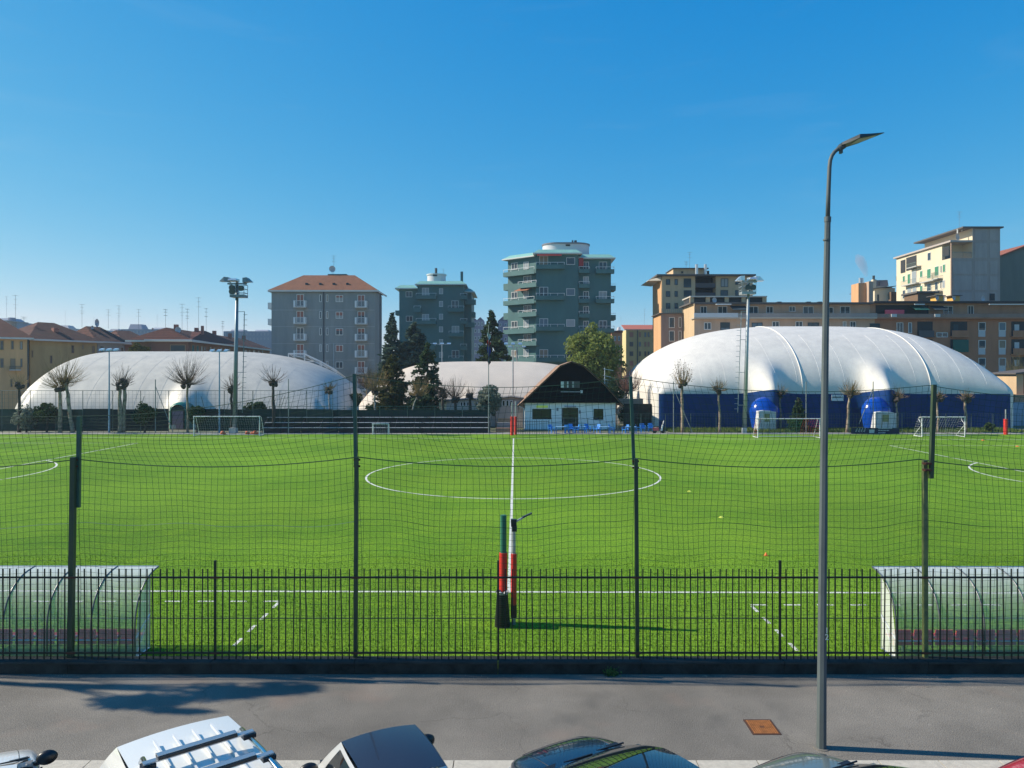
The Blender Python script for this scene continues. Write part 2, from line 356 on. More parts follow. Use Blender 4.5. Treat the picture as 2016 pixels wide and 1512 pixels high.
# (lower px bottom, lower px top, lower top y, upper px bottom, py bottom, px top, py top, width lower, width upper)
tp = [(139, 145, 900, 150, 1000, 152, 820, .105, .075, M_POSTD, 'leftmost tall net post, its splice reaching far down and top shortest'),
      (700, 702, 900, 699, 916, 696.5, 736, .082, .072, M_POSTD, 'tall dark green net post second from left, in front of grey building'),
      (1255, 1252, 903, 1249, 916, 1242.5, 741, .078, .066, M_POSTD, 'tall leaning net post between the clubhouse and the blue and white dome'),
      (1821.5, 1820.5, 906, 1828, 940, 1834, 757, .090, .080, M_POSTO, 'rightmost tall net post with worn lower half coloured yellowish as if sunlit')]
for (a, b, ty, c, cy, d, dy, wl_, wu, mm, lab) in tp:
    D = 15.93; x = PX(a, D)
    t = thing('net_post', lab, 'net post', (x, D, .262), group='tall spliced posts holding the ball net')
    MB().hexa([(-wl_/2, -wl_/2, -.02), (wl_/2, -wl_/2, -.02), (wl_/2, wl_/2, -.02), (-wl_/2, wl_/2, -.02)] +
              [(PX(b, D)-x+u*wl_/2, v*wl_/2, PZ(ty, D)-.262) for u, v in ((-1, -1), (1, -1), (1, 1), (-1, 1))]).obj('lower_tube', mm, t)
    y = .075 if mm is not M_POSTO else -.095
    MB().hexa([(PX(c, D)-x+u*wu/2, y+v*wu/2, PZ(cy, D)-.262) for u, v in ((-1, -1), (1, -1), (1, 1), (-1, 1))] +
              [(PX(d, D)-x+u*wu/2, y+v*wu/2, PZ(dy, D)-.262) for u, v in ((-1, -1), (1, -1), (1, 1), (-1, 1))]).obj('upper_tube', M_POSTG if mm is not M_POSTO else M_POSTD, t)
    zz = PZ(ty, D)-.262
    for q in (.06, .2): MB().box(PX(b, D)-x-.07, PX(b, D)-x+.07, y-.06, y+.07 if y < 0 else y-.01, zz-q-.02, zz-q+.02).obj('clamp', rust, t)
# ================================================================== ball-stop net: cords as real tubes
M_NET = mat('net_cord', (.012, .05, .025), .8); M_ROPE = mat('net_rope', (.012, .06, .035), .8); M_ROPEW = mat('pale_rope', (.25, .33, .27), .8)
tops = [(-16.5, 5.9), (PX(152, 15.93), 5.47), (PX(697, 15.93), 6.36), (PX(1243, 15.93), 6.31), (PX(1834, 15.93), 6.14), (14.5, 5.9)]
sags = [.16, .22, .24, .22, .18]
netlab = ['drooping net bay left of the leftmost post', 'wide net bay with sloping top rope above the left half of the railings',
          'middle net bay in front of the clubhouse and red posts', 'net bay crossed by the tall street lamp', 'net bay right of the rightmost net post']
rope_lo = [(-16.2, 4.45), (-9.5, 4.53), (-3.4, 4.58), (2.62, 4.55), (8.8, 4.53), (14.6, 4.4)]
def net_bay(i):
    (xa, za), (xb, zb) = tops[i], tops[i+1]; (la, lza), (lb, lzb) = rope_lo[i], rope_lo[i+1]
    D = 16.03; n = round((lb-la)/.132)
    nlo, nup = 31, 13
    rr = random.Random(i+3); ph = [rr.uniform(0, 6) for _ in range(8)]
    t = thing('ball_net', netlab[i], 'net', (0, D, 0), group='bays of the tall ball stop net')
    def node(a, j):
        u = a/n; sg = 4*u*(1-u); zm = lza+(lzb-lza)*u-sg*.19; zt = za+(zb-za)*u-sg*sags[i]
        x = la+(lb-la)*u
        if j <= nlo:
            v = j/nlo; z = .33+(zm-.33)*v; e = sin(pi*v)
            x += e*(.05*sin(3*u*6+ph[0]+2*v)+.03*sin(11*u+ph[1]+5*v)); z += e*(.05*sin(7*u+ph[2]+4*v)+.03*sin(19*u+ph[3]))
            y = .05*sin(5*u+ph[4])*e
        else:
            v = (j-nlo)/nup; z = zm+(zt-zm)*v; e = sin(pi*v); eu = sin(pi*u)
            x = x*(1-v)+(xa+(xb-xa)*u)*v-eu*e*.22*(1 if i != 3 else -1)+.05*e*sin(9*u+ph[5]+4*v)
            z += e*(.05*sin(6*u+ph[6]+3*v)); y = -.12*e*eu+.05*sin(7*u+5*v)*e
        return (x, y, z)
    N = [[node(a, j) for j in range(nlo+nup+1)] for a in range(n+1)]
    r = .0037; V = []; F = []
    def strand(pts):
        b = len(V); off = ((0, r), (-r*.87, -r*.5), (r*.87, -r*.5)); k = len(pts)
        vert = abs(pts[-1][2]-pts[0][2]) > abs(pts[-1][0]-pts[0][0])
        for p in pts:
            for o in off: V.append((p[0]+o[0], p[1]+o[1], p[2]) if vert else (p[0], p[1]+o[0], p[2]+o[1]))
        for q in range(k-1):
            for s_ in range(3):
                a = b+q*3+s_; c = b+q*3+(s_+1) % 3; F.append((a, c, c+3, a+3))
    for a in range(n+1): strand(N[a])
    for j in range(nlo+nup+1): strand([N[a][j] for a in range(n+1)])
    m = MB(); m.v = V; m.f = F; m.obj('net_mesh', M_NET, t)
    MB().tube([N[a][nlo+nup] for a in range(n+1)], .007, 5).obj('rope', M_ROPE, t)
    MB().tube([N[a][nlo] for a in range(n+1)], .011, 5).obj('rope', M_ROPE, t)
    MB().tube([(N[a][16][0], N[a][21][1]-.008, N[a][21][2]) for a in range(n+1)], .0045, 5).obj('rope', M_ROPEW if i < 2 else M_ROPE, t)
for i in range(5): net_bay(i)
# ================================================================== dugouts
M_POLY = clearmat('polycarbonate', (.88, .92, .90), .55, .16, (.70, .73, .72))
M_ALU = mat('aluminium', (.55, .57, .58), .35, .8); M_SEAT = mat('red_plastic', (.85, .05, .03), .4)
prof = [(0, .0), (0, .4), (0, .81), (.06, 1.08), (.16, 1.30), (.31, 1.48), (.52, 1.64), (.78, 1.74), (1.1, 1.79)]   # depth, height
_n = M_POLY.node_tree.nodes; _l = M_POLY.node_tree.links; _lw = _n.new('ShaderNodeLayerWeight'); _lw.inputs[0].default_value = .5
_mr = _n.new('ShaderNodeMapRange'); _mr.inputs['From Min'].default_value = .1; _mr.inputs['From Max'].default_value = .85; _mr.inputs['To Min'].default_value = .32; _mr.inputs['To Max'].default_value = .85
_l.new(_lw.outputs['Facing'], _mr.inputs['Value']); _l.new(_mr.outputs[0], [x for x in _n if x.bl_idname == 'ShaderNodeMixShader'][0].inputs[0])
def dense(pr, k=4):
    out = []
    for i in range(len(pr)-1):
        p0, p1, p2, p3 = pr[max(i-1, 0)], pr[i], pr[i+1], pr[min(i+2, len(pr)-1)]
        for j in range(k):
            t = j/k; out.append(tuple(.5*(2*p1[c]+(p2[c]-p0[c])*t+(2*p0[c]-5*p1[c]+4*p2[c]-p3[c])*t*t+(3*p1[c]-p0[c]-3*p2[c]+p3[c])*t**3) for c in (0, 1)))
    out.append(pr[-1]); return out
prd = dense(prof)
def dugout(x0, dr, y0, label):
    t = thing('dugout', label, 'dugout', (x0, y0, 0), group='curved clear team shelters'); L = 6.0; sp = .985
    for k in range(6):
        a = k*sp+.012; b = (k+1)*sp-.012
        MB().grid([[(dr*a, y, z) for y, z in prd], [(dr*b, y, z) for y, z in prd]]).obj('roof_panel', M_POLY, t, smooth=True)
    for k in range(7):
        MB().tube([(dr*k*sp, y-.006, z) for y, z in prd], .019, 6).obj('rib', mat('rib_metal', (.16, .17, .175), .4, .5), t, smooth=True)
    for z, y in ((.03, 0), (.42, 0), (1.79, 1.1)):
        MB().tube([(0, y, z), (dr*6*sp, y, z)], .016, 6).obj('rail', M_ALU, t)
    for k in (0, 6):
        x = dr*k*sp
        MB().tube([(x, .66, 0), (x, .66, 1.69)], .018, 6).obj('end_post', M_ALU, t)
        MB().tube([(x, .02, .02), (x, .66, .02)], .015, 6).obj('end_rail', M_ALU, t)
        MB().tube([(x, .0, .45), (x, .66, .80)], .014, 6).obj('end_rail', M_ALU, t)
        MB().tube([(x, .03, .05), (x, .64, .78)], .012, 6).obj('end_brace', M_ALU, t)
        MB().grid([[(x, .02, .04), (x, .64, .04)], [(x, .02, .44), (x, .64, .78)]]).obj('end_panel', M_POLY, t)
        MB().grid([[(x, .02, .46), (x, .64, .82)], [(x, .20, 1.33), (x, .64, 1.66)]]).obj('end_panel', M_POLY, t)
    MB().box(*sorted((dr*.05, dr*5.85)), .34, .38, .36, .40).obj('bench_rail', M_ALU, t)
    for k in range(12):
        x = dr*(.30+k*.478)
        o = MB().box(x-.2, x+.2, .30, .33, .40, .56).box(x-.21, x+.21, .33, .66, .34, .37).box(x-.2, x+.2, .29, .335, .22, .345).obj('seat', M_SEAT, t)
    for k in range(4):
        x = dr*(.4+k*1.6); MB().box(x-.02, x+.02, .45, .49, 0, .34).obj('bench_leg', M_ALU, t)
    return t
dugout(-8.50, -1, 16.50, 'clear curved dugout with bright red seats, cut by the left picture edge')
dugout(8.52, 1, 16.45, 'clear curved dugout with brownish red seats, right of the street lamp')
# ================================================================== centre posts and bin
M_PGREEN = mat('tube_green', (.03, .16, .10), .4); M_PAD = mat('red_padding', (.62, .03, .02), .5, var=.12, vscale=8); M_BLK = mat('black_plastic', (.012, .012, .014), .45)
p = G(991, 1226)
t = thing('padded_post', 'thick green post with red padding standing in the black bin', 'post', (p.x, p.y, 0))
MB().cyl((0, 0), .082, 0, 2.76, 20).obj('tube', M_PGREEN, t, smooth=True, auto=40)
MB().cyl((0, 0), .105, .35, 1.80, 20).obj('padding', M_PAD, t, smooth=True, auto=40)
p = G(1011.5, 1229)
t = thing('padded_post', 'thin galvanised post with red padding and an angled floodlight on top', 'post', (p.x, p.y, 0))
MB().cyl((0, 0), .05, 0, 2.62, 16).obj('tube', mat('galvanised', (.42, .44, .45), .4, .6, var=.15, vscale=6), t, smooth=True, auto=40)
MB().cyl((0, 0), .075, .50, 1.80, 16).obj('padding', M_PAD, t, smooth=True, auto=40)
MB().cyl((0, 0), .078, .18, .50, 16).obj('padding', mat('dark_padding', (.08, .02, .015), .7), t, smooth=True, auto=40)
MB().box(-.07, .07, -.07, .07, 2.5, 2.68).box(-.05, .08, -.09, .09, 2.38, 2.5).obj('head_bracket', M_BLK, t)
MB().bar((.05, 0, 2.62), (.30, -.02, 2.76), .10, .035).obj('arm', M_ALU, t)
MB().bar((.22, -.02, 2.735), (.46, -.03, 2.84), .13, .03).obj('lamp_head', mat('dark_metal', (.05, .06, .065), .4, .5), t)
p = G(989, 1236)
t = thing('rubbish_bin', 'black ribbed plastic bin at the foot of the green padded post', 'bin', (p.x, p.y+.14, 0))
mb = MB()
for k in range(15):
    a = .205-.065*0+.0-k*.002; z = k*.055; wv = .2-.004*k
    mb.cyl((0, 0), wv, z, z+.045, 20); mb.cyl((0, 0), wv-.012, z+.045, z+.055, 20)
mb.obj('body', M_BLK, t, smooth=True, auto=40)
mb = MB()
for k in range(20):
    a = 2*pi*k/20; b = a+2*pi/20
    mb.quad((.155*cos(a), .155*sin(a), .82), (.155*cos(b), .155*sin(b), .82), (.17*cos(b), .17*sin(b), .88+.02*sin(k*2)), (.17*cos(a), .17*sin(a), .88+.02*sin(k*2-2)))
mb.obj('bag_rim', mat('bin_bag', (.25, .25, .27), .2), t)
for k, (dx, dy) in enumerate(((-.04, -.08), (.07, -.06))): MB().ball((dx, dy, .85), .04, 8, 5).obj('bottle_top', mat('clear_plastic', (.75, .75, .75), .2), t)
# ================================================================== street lamp
M_LAMP = mat('lamp_post_paint', (.10, .12, .12), .5, 0, var=.12, vscale=2, spec=.25)
bp_ = G(1617, 1472)
t = thing('street_lamp', 'tall grey street lamp rising from the pavement into the sky', 'street lamp', (bp_.x, bp_.y, 0))
D = bp_.y
def lx(px): return PX(px, D)-bp_.x
pole = [(0, 0, 0), (lx(1619), 0, PZ(1200, D)), (lx(1622), 0, PZ(900, D)), (lx(1626), 0, PZ(600, D)), (lx(1629.5), 0, PZ(432, D))]
mb = MB(); rad = [.088, .076, .066, .057, .051]
mb.tube(pole, rad, 8); mb.obj('pole', M_LAMP, t)
MB().tube([(lx(1629.3), 0, PZ(437, D)), (lx(1629.6), 0, PZ(427, D))], .056, 16).obj('collar', M_LAMP, t)
MB().tube([(lx(1627.5), 0, PZ(474, D)), (lx(1627.6), 0, PZ(471, D))], .060, 16).obj('collar', M_LAMP, t)
up = [(1629.6, 430), (1631, 380), (1633, 330), (1634.5, 316), (1638, 306), (1643, 299), (1650, 293), (1657, 288)]
MB().tube([(lx(a), 0, PZ(b, D)) for a, b in up], [.038, .036, .034, .033, .032, .032, .033, .034], 14).obj('bent_arm', M_LAMP, t, smooth=True)
MB().tube([(lx(1651), 0, PZ(293.5, D)), (lx(1662), 0, PZ(286.5, D))], .05, 12).box(lx(1653), lx(1658), -.03, .03, PZ(302, D), PZ(296, D)).obj('joint', M_LAMP, t)
und = [(1654, 288, .09), (1664, 286, .17), (1678, 281, .27), (1700, 275, .21), (1740, 262, .015)]
top = [(1654, 283, .08), (1664, 279, .15), (1680, 273, .25), (1702, 270, .19), (1740, 261, .012)]
mb = MB(); mb.grid([[(lx(a), -w_, PZ(b, D)), (lx(a), w_, PZ(b, D))] for a, b, w_ in und])
mb.grid([[(lx(a), w_, PZ(b, D)), (lx(a), -w_, PZ(b, D))] for a, b, w_ in top])
for sg in (-1, 1): mb.grid([[(lx(a), sg*w_, PZ(b, D)) for a, b, w_ in und], [(lx(a), sg*w_, PZ(b, D)) for a, b, w_ in top]][::sg])
a_, b_ = und[0], top[0]; mb.quad((lx(a_[0]), -a_[2], PZ(a_[1], D)), (lx(a_[0]), a_[2], PZ(a_[1], D)), (lx(b_[0]), b_[2], PZ(b_[1], D)), (lx(b_[0]), -b_[2], PZ(b_[1], D)))
mb.obj('lamp_head', mat('lamp_head_paint', (.035, .042, .045), .45, 0), t)
def up_(px, w_, drop=.006):
    for p0, p1 in zip(und[:-1], und[1:]):
        if p0[0] <= px <= p1[0]:
            q = (px-p0[0])/(p1[0]-p0[0]); return (lx(px), w_, PZ(p0[1]+(p1[1]-p0[1])*q, D)-drop)
MB().grid([[up_(px, -w_), up_(px, w_*.55)] for px, w_ in ((1679, .225), (1690, .20), (1700, .17), (1712, .13), (1722, .09))]).obj('lens', mat('lamp_lens', (.30, .32, .17), .3), t)
def text_mesh(s, size, m, name, parent, loc, rot, label=None):
    c = bpy.data.curves.new(name, 'FONT'); c.body = s; c.size = size; c.align_x = 'CENTER'; c.extrude = .001
    o = bpy.data.objects.new('tmp', c); COL.objects.link(o); bpy.context.view_layer.update()
    me = bpy.data.meshes.new_from_object(o); bpy.data.objects.remove(o); me.materials.append(m)
    q = inst(name, me, parent, loc); q.rotation_euler = rot; return q
mw = mat('sticker_white', (.7, .72, .72), .6)
text_mesh('1', .14, mw, 'number', t, (lx(1623.5), -.091, PZ(1243, D)), (pi/2, 0, 0))
text_mesh('2', .14, mw, 'number', t, (lx(1623.5), -.091, PZ(1256, D)), (pi/2, 0, 0))
MB().cyl((0, 0), .13, .0, .012, 16).obj('base_collar', mat('mortar', (.17, .16, .14), .9), t)
# manhole cover and street litter
a = G(1465, 1418); b = G(1482, 1446)
t = thing('manhole_cover', 'rusty square iron cover set in the pavement left of the lamp', 'manhole cover', (a.x, b.y, 0))
M_RUST = mat('rusty_iron', (.10, .04, .018), .9, col2=(.16, .06, .02), vscale=14)  # groove shade is put into the darker plate colour
MB().box(0, .475, 0, a.y-b.y, -.02, .006).obj('plate', M_RUST, t)
mb = MB()
for i in range(12):
    for j in range(12):
        if abs(i-5.5) < 1 and abs(j-5.5) < 1: continue
        x = .03+i*.0365; y = .03+j*.041; mb.box(x, x+.022, y, y+.022, .006, .014)
mb.obj('stud_pattern', mat('rusty_iron_light', (.46, .18, .05), .8, var=.4, vscale=12), t, kind='stuff')
mb = MB(); fr = a.y-b.y
mb.box(-.02, .0, -.02, fr+.02, -.02, .008).box(.475, .495, -.02, fr+.02, -.02, .008).box(0, .475, -.02, 0, -.02, .008).box(0, .475, fr, fr+.02, -.02, .008)
mb.obj('frame', mat('dark_iron', (.06, .03, .02), .8), t)
lit = []
for k in range(330):
    x = R.uniform(-11, 11); y = 15.62-abs(R.gauss(0, .10)) if R.random() < .8 else R.uniform(12.4, 15.4)
    s_ = R.uniform(.004, .013) if y > 15.3 else R.uniform(.004, .009); an = R.uniform(0, pi); c, q = cos(an)*s_, sin(an)*s_
    z = R.uniform(.004, .012)
    lit.append([(x-c, y-q, .003), (x+q, y-c, .003), (x+c, y+q, z), (x-q, y+c, z)])
stuff(MB().arr(np.array(lit)), 'litter', mat('dry_leaf_bits', (.42, .38, .28), .8, var=.4, vscale=40))
def leaf_cloud(N, cfun, size, seed=1, flat=.0):
    """N leaf quads, centre from cfun(rng) -> (n,3)"""
    g = np.random.default_rng(seed); C = cfun(g, N)
    A = g.normal(size=(N, 3)); A /= np.linalg.norm(A, axis=1)[:, None]
    B = g.normal(size=(N, 3)); B -= (A*B).sum(1)[:, None]*A; B /= np.linalg.norm(B, axis=1)[:, None]
    sz = (size*g.uniform(.6, 1.4, N))[:, None]
    A = A*sz; B = B*sz*.6
    if flat: A[:, 2] *= 1-flat; B[:, 2] *= 1-flat
    return np.stack([C-A-B*.3, C+B, C+A+B*.2, C-B], axis=1)
p = G(1203, 1328)
t = thing('weed', 'small leafy green weed growing at the foot of the low wall', 'weed', (p.x, 15.58, 0))
MB().arr(leaf_cloud(260, lambda g, N: np.stack([g.normal(0, .075, N), g.normal(0, .035, N), np.abs(g.normal(.07, .05, N))], 1), .022, 5)).obj('leaf_tuft', leafmat('weed_leaf', (.05, .13, .03), (.12, .2, .06), 12), t)
mb = MB()
for k in range(7): a_ = k*.9; mb.tube([(0, 0, 0), (.08*cos(a_), .03*sin(a_), .13)], .004, 4)
mb.obj('stem', mat('weed_stem', (.08, .12, .04), .8), t)
# stiff turf fibres standing up near the fence
g = np.random.default_rng(21); N = 46000
d = 16.5+9.5*g.uniform(0, 1, N)**1.35; xx = g.uniform(-1, 1, N)*(d*.74); h = g.uniform(.018, .045, N); a = g.uniform(0, pi, N); w_ = g.uniform(.006, .013, N); lx2, ly2 = g.normal(0, .014, N), g.normal(0, .014, N)
C = np.stack([xx, d, np.zeros(N)], 1); E = np.stack([np.cos(a)*w_, np.sin(a)*w_, np.zeros(N)], 1); T = np.stack([lx2, ly2, h], 1)
stuff(MB().arr(np.stack([C-E, C+E, C+E*.3+T, C-E*.3+T], axis=1)), 'turf_fibres', leafmat('turf_fibre', (.05, .15, .006), (.17, .29, .012), 7, .3))
# small cones and markers on the pitch
for k, (x, y, c, lab) in enumerate(((1508, 1094, 'o', 'orange training cone alone on the right half of the pitch'), (1420, 1019, 'y', 'yellow marker disc on the right half near the centre circle'),
        (1357, 968, 'y', 'pale yellow marker disc just right of the centre circle'), (1935, 867, 'o', 'orange cone on the far touchline by the white goal'), (2003, 879, 'o', 'orange cone near the far right corner box'))):
    p = G(x, y); s_ = .12 if y > 900 else .16
    mcol = mat('orange_plastic', (.85, .18, .02), .5) if c == 'o' else mat('yellow_plastic', (.7, .75, .1), .5)
    mb = MB(); mb.cyl((0, 0), s_*.5, .008, s_*.9, 10, .02) if y > 1050 else mb.cyl((0, 0), s_, .004, .06, 12, s_*.4)
    mb.box(-s_*.6, s_*.6, -s_*.6, s_*.6, .004, .012)
    tagm(mb.obj('training_cone' if c == 'o' else 'marker_disc', mcol, None, (p.x, p.y, 0)), lab, 'cone' if c == 'o' else 'marker')
# ================================================================== air domes
M_WHITE = mat('dome_membrane_white', (.72, .68, .61), .6, col2=(.58, .55, .50), vscale=.5, vdetail=9, stretch=(1.5, 1.5, .35), bump=.02, bscale=1.2)
M_CREAM = mat('dome_membrane_cream', (.62, .53, .43), .55, var=.07, vscale=.3)
M_GREYM = mat('dome_membrane_old', (.62, .57, .48), .5, col2=(.47, .44, .38), vscale=.5, vdetail=9, stretch=(1.5, 1.5, .35), bump=.05, bscale=1.0)
M_BLUE = mat('dome_wall_blue', (.001, .026, .105), .5, col2=(.002, .042, .18), vscale=.4, spec=.2, bump=.05, bscale=1)
M_SEAM = mat('membrane_seam', (.70, .68, .65), .45)
def dome(label, xa, xb, ya, yb, zw, h, pu, pv, qv, m, folds=(), seams=0, name='air_dome', rcorner=2.5, nu=200, nv=90, ripple=.04, reach=9.0):
    cx, cy = (xa+xb)/2, (ya+yb)/2; hx, hy = (xb-xa)/2, (yb-ya)/2
    t = thing(name, label, 'air dome', (cx, cy, 0))
    def plan(u, v):                              # rounded rectangle warp of the unit square
        s_ = max(abs(u), abs(v)); return s_
    def zf(x, y):
        u = min(1, abs(x)/hx); v = min(1, abs(y)/hy)
        return zw+(h-zw)*(max(0, 1-u**(pu[0] if x < 0 else pu[1])))**.5*(max(0, 1-v**pv))**qv
    def fold(x, y, z):
        dy = 0; dx = 0
        for fx, am, wd in folds:
            if y < 0:
                g = max(0, min(1, (reach-z)/(reach-zw))) if z > zw else 1
                g = g*g*(3-2*g); dy -= am*math.exp(-((x-fx+cx*0)/wd)**2)*g
        return dy
    us = [sin(pi/2*(-1+2*i/nu)) for i in range(nu+1)]; vs = [sin(pi/2*(-1+2*j/nv)) for j in range(nv+1)]
    if folds: us = sorted(set([round(-1+2*i/(nu*1.4), 5) for i in range(int(nu*1.4)+1)]+[round(u, 5) for u in us]))
    def corner(x, y):
        r = rcorner; ax, ay = abs(x), abs(y); ox, oy = ax-(hx-r), ay-(hy-r)
        if ox > 0 and oy > 0:
            m_ = max(ox, oy); d = sqrt(ox*ox+oy*oy); k = m_/d if d > 1e-6 else 1
            ax = hx-r+ox*k; ay = hy-r+oy*k
        return math.copysign(ax, x), math.copysign(ay, y)
    rows = []
    for u in us:
        row = []
        for v in vs:
            x, y = u*hx, v*hy; z = zf(x, y); px_, py_ = corner(x, y)
            rp = ripple*max(0, min(1, (hx-4-abs(px_))/4))*sin(px_*pi/1.45)**2*min(1, (h-z)/3) if ripple else 0
            z2 = z; f_ = fold(px_, py_, z)
            row.append((px_, py_+f_+(-rp if y < 0 else rp), z2))
        rows.append(row)
    MB().grid(rows).obj('roof_membrane', m, t, smooth=True)
    return t, zf, corner, fold, (hx, hy, cx, cy)
# right dome, white over a blue wall
XA, XB, YA, YB, ZW = 16.4, 58.8, 86.0, 120.0, 4.0
foldsR = [(PX(1508, 86)-37.6, 2.9, 1.5), (PX(1728, 86)-37.6, 2.9, 1.5)]
tR, zfR, cornR, foldR, (hx, hy, cx, cy) = dome('big white air dome with a blue lower wall and two blue entrances', XA, XB, YA, YB, ZW, 12.9, (2.5, 4.6), 2.0, .5, M_WHITE, foldsR, ripple=.004, rcorner=1.2)
def ring(n=400):
    out = []
    for k in range(n): out.append((-hx+2*hx*k/n, -hy))
    return out
def wallx(x, z):                                 # y of front wall at local x
    return cornR(x, -hy)[1]+foldR(cornR(x, -hy)[0], -1, z)
fx = [-hx+2*hx*k/420 for k in range(421)]
def topz(x):
    return ZW+sum(.55*math.exp(-((x-f[0])/1.9)**2) for f in foldsR)
rows = []
for x in fx:
    rows.append([(cornR(x, -hy)[0], wallx(x, z)-.06, z) for z in [topz(x)*k/8 for k in range(9)]])
blue = [r_ for x, r_ in zip(fx, rows) if -hx+.25 < x < hx-.9]
MB().grid(blue).obj('lower_wall', M_BLUE, tR, smooth=True)
mb = MB()
mb.grid([[(cornR(x, -hy)[0], wallx(x, z), z) for z in (0, 2, ZW)] for x in fx])
mb.grid([[(*cornR(x, hy), z) for z in (0, 2, ZW)] for x in fx[::-1]])
ys = [-hy+2*hy*k/60 for k in range(61)]
mb.grid([[(*cornR(hx, y), z) for z in (0, 2, ZW)] for y in ys]); mb.grid([[(*cornR(-hx, y), z) for z in (0, 2, ZW)] for y in ys[::-1]])
mb.obj('lower_wall', M_WHITE, tR, smooth=True)
# thick piped seams running over the dome
for xs0, dx in ((PX(1487, 103)-cx, 1.9), (PX(1698, 103)-cx, 2.0)):
    pts = []
    for k in range(60):
        v = -1+.999*k/59 if k < 59 else 0; y = v*hy; s_ = 1-abs(v)
        x = xs0-dx*(1-s_)*0-(.0)*s_; z = zfR(x, y); pts.append((x, y+foldR(x, y, z)-.05, z+.03))
    MB().tube(pts, .055, 6).obj('piped_seam', M_SEAM, tR, smooth=True)
for k in range(14):
    x = -hx+2.8+k*2.78; pts = []
    for q in range(30):
        v = -1+.42*q/29; y = v*hy; z = zfR(x, y); pts.append((x, y+foldR(x, y, z)-.005, z+.0))
    MB().tube(pts, .013, 4).obj('seam', M_SEAM, tR)
# entrances with white plastic porches
for px, lab in ((1508, 'left'), (1728, 'right')):
    x0 = PX(px, 84)-cx; yb = -hy-1.0
    hb = mat('hood_blue', (.004, .055, .34), .16, var=.15, vscale=2, bump=.25, bscale=3)
    rows = []
    for a in range(13):                          # skirt and balloon-like cap
        q = a/12; z = 3.72*sin(q*pi/2)**.9 if a else 0; rr_ = 1.72*(max(0, 1-(max(0, z-1.9)/1.83)**2))**.5*(.80+.20*min(1, z/1.9))
        rows.append([(x0-.15+rr_*cos(th), yb-.9+1.5*(rr_/1.72)*sin(th), z) for th in [-pi*k/20 for k in range(21)]][::-1])
    MB().grid(rows[::-1]).obj('entrance_hood', hb, tR, smooth=True)
M_PORCH = mat('porch_white', (.62, .63, .62), .4, var=.1, vscale=2); M_PWIN = mat('yellowed_pane', (.30, .29, .12), .4)
for (a, b, c, d, lab) in ((1493, 1528, 808, 848, 'white plastic porch behind the striped-net goal under the left blue hood'), (1723, 1765, 810, 846, 'white plastic porch behind the banner under the right blue hood')):
    D = 82.2; x0, x1 = PX(a, D), PX(b, D); z1 = PZ(c, D)
    t = thing('porch', lab, 'porch', (x0, D, 0), group='white plastic porches of the dome entrances'); W = x1-x0
    MB().extrude_xz([(0, 0), (W, 0), (W, z1-.18), (W*.7, z1-.05), (W*.3, z1), (.06, z1-.08)], 0, 1.9).obj('shell', M_PORCH, t)
    MB().box(W*.34, W*.62, -.04, -.003, 1.0, z1-.35).obj('window', M_PWIN, t)
    for q in (.3, .64, .97): MB().box(W*q-.03, W*q+.03, -.06, -.002, 0, z1-.2).obj('frame', M_ALU, t)
# sign on blue wall, unreadable black lettering on white
sx = PX(1638, 85.7)-cx; sy = -hy-.16
MB().box(sx, sx+1.4, sy-.03, sy, PZ(789, 86), PZ(777, 86)).obj('sign', mat('sign_white', (.7, .7, .7), .6), tR)
mb = MB(); xx = sx+.1
for k in range(8):
    w_ = R.uniform(.07, .15); mb.box(xx, xx+w_*.4, sy-.036, sy-.031, PZ(783.5, 86), PZ(779, 86)); mb.box(xx, xx+w_, sy-.036, sy-.0315, PZ(783.5, 86), PZ(782.3, 86)); xx += w_+.03
mb.obj('lettering', M_BLK, tR)
# left dome
xa, xb = -61.0, -21.2
tL, zfL, cL, fL, (hxl, hyl, cxl, cyl) = dome('long off-white air dome on the left behind the goal, slightly dirty', xa, xb, 87.0, 119.0, 0.0, 9.45, (14.0, 2.5), 2.0, .5, M_GREYM, [(PX(362, 87)+41.1, 2.6, 1.6)], ripple=.007, rcorner=3.2, reach=7.5)
M_GSKIRT = mat('dark_green_skirt', (.012, .05, .035), .6)
D = 84.5; x0 = PX(350, D)
t = thing('dome_entrance', 'green padded dome entrance with a dull pink door, left of the goal', 'entrance', (x0, D, 0))
mb = MB(); rows = []
for a in range(15):
    th = pi*a/14; rows.append([(-1.05*cos(th)*k, y, 2.05+.95*sin(th)*k) for k, y in ((.8, -.05), (1, .15), (1.1, .8), (1.0, 2.6))])
rows = [[(p_[0], p_[1], 0) for p_ in rows[0]]]+rows+[[(p_[0], p_[1], 0) for p_ in rows[-1]]]
MB().grid(rows).obj('hood', mat('hood_green', (.015, .16, .12), .35, bump=.4, bscale=4), t, smooth=True)
MB().box(-.62, .62, -.03, .03, 0, 2.1).obj('door', mat('dull_pink', (.30, .20, .23), .6), t)
MB().box(-.9, .9, .04, .08, 0, 2.5).obj('frame', M_GSKIRT, t)
for k in range(13):
    x = -hxl+1.7+k*2.8
    if x > hxl-5 or x < -hxl+5: continue
    pts = []
    for q in range(30):
        v = -.995+.6*q/29; y = v*hyl; z = zfL(x, y); pts.append((x, y+fL(x, y, z)-.012, z+.0))
    MB().tube(pts, .008, 4).obj('seam', M_GREYM, tL)
# middle dome
tM, zfM, cM, fM, (hxm, hym, cxm, cym) = dome('cream air dome in the middle, partly hidden by dark conifers', -21.3, 13.5, 93.0, 125.0, 0.0, 8.15, (4.0, 4.0), 2.0, .5, M_CREAM, [(PX(935, 93)+3.9, 1.5, 1.4)], ripple=.008, rcorner=1.5, reach=6.5)
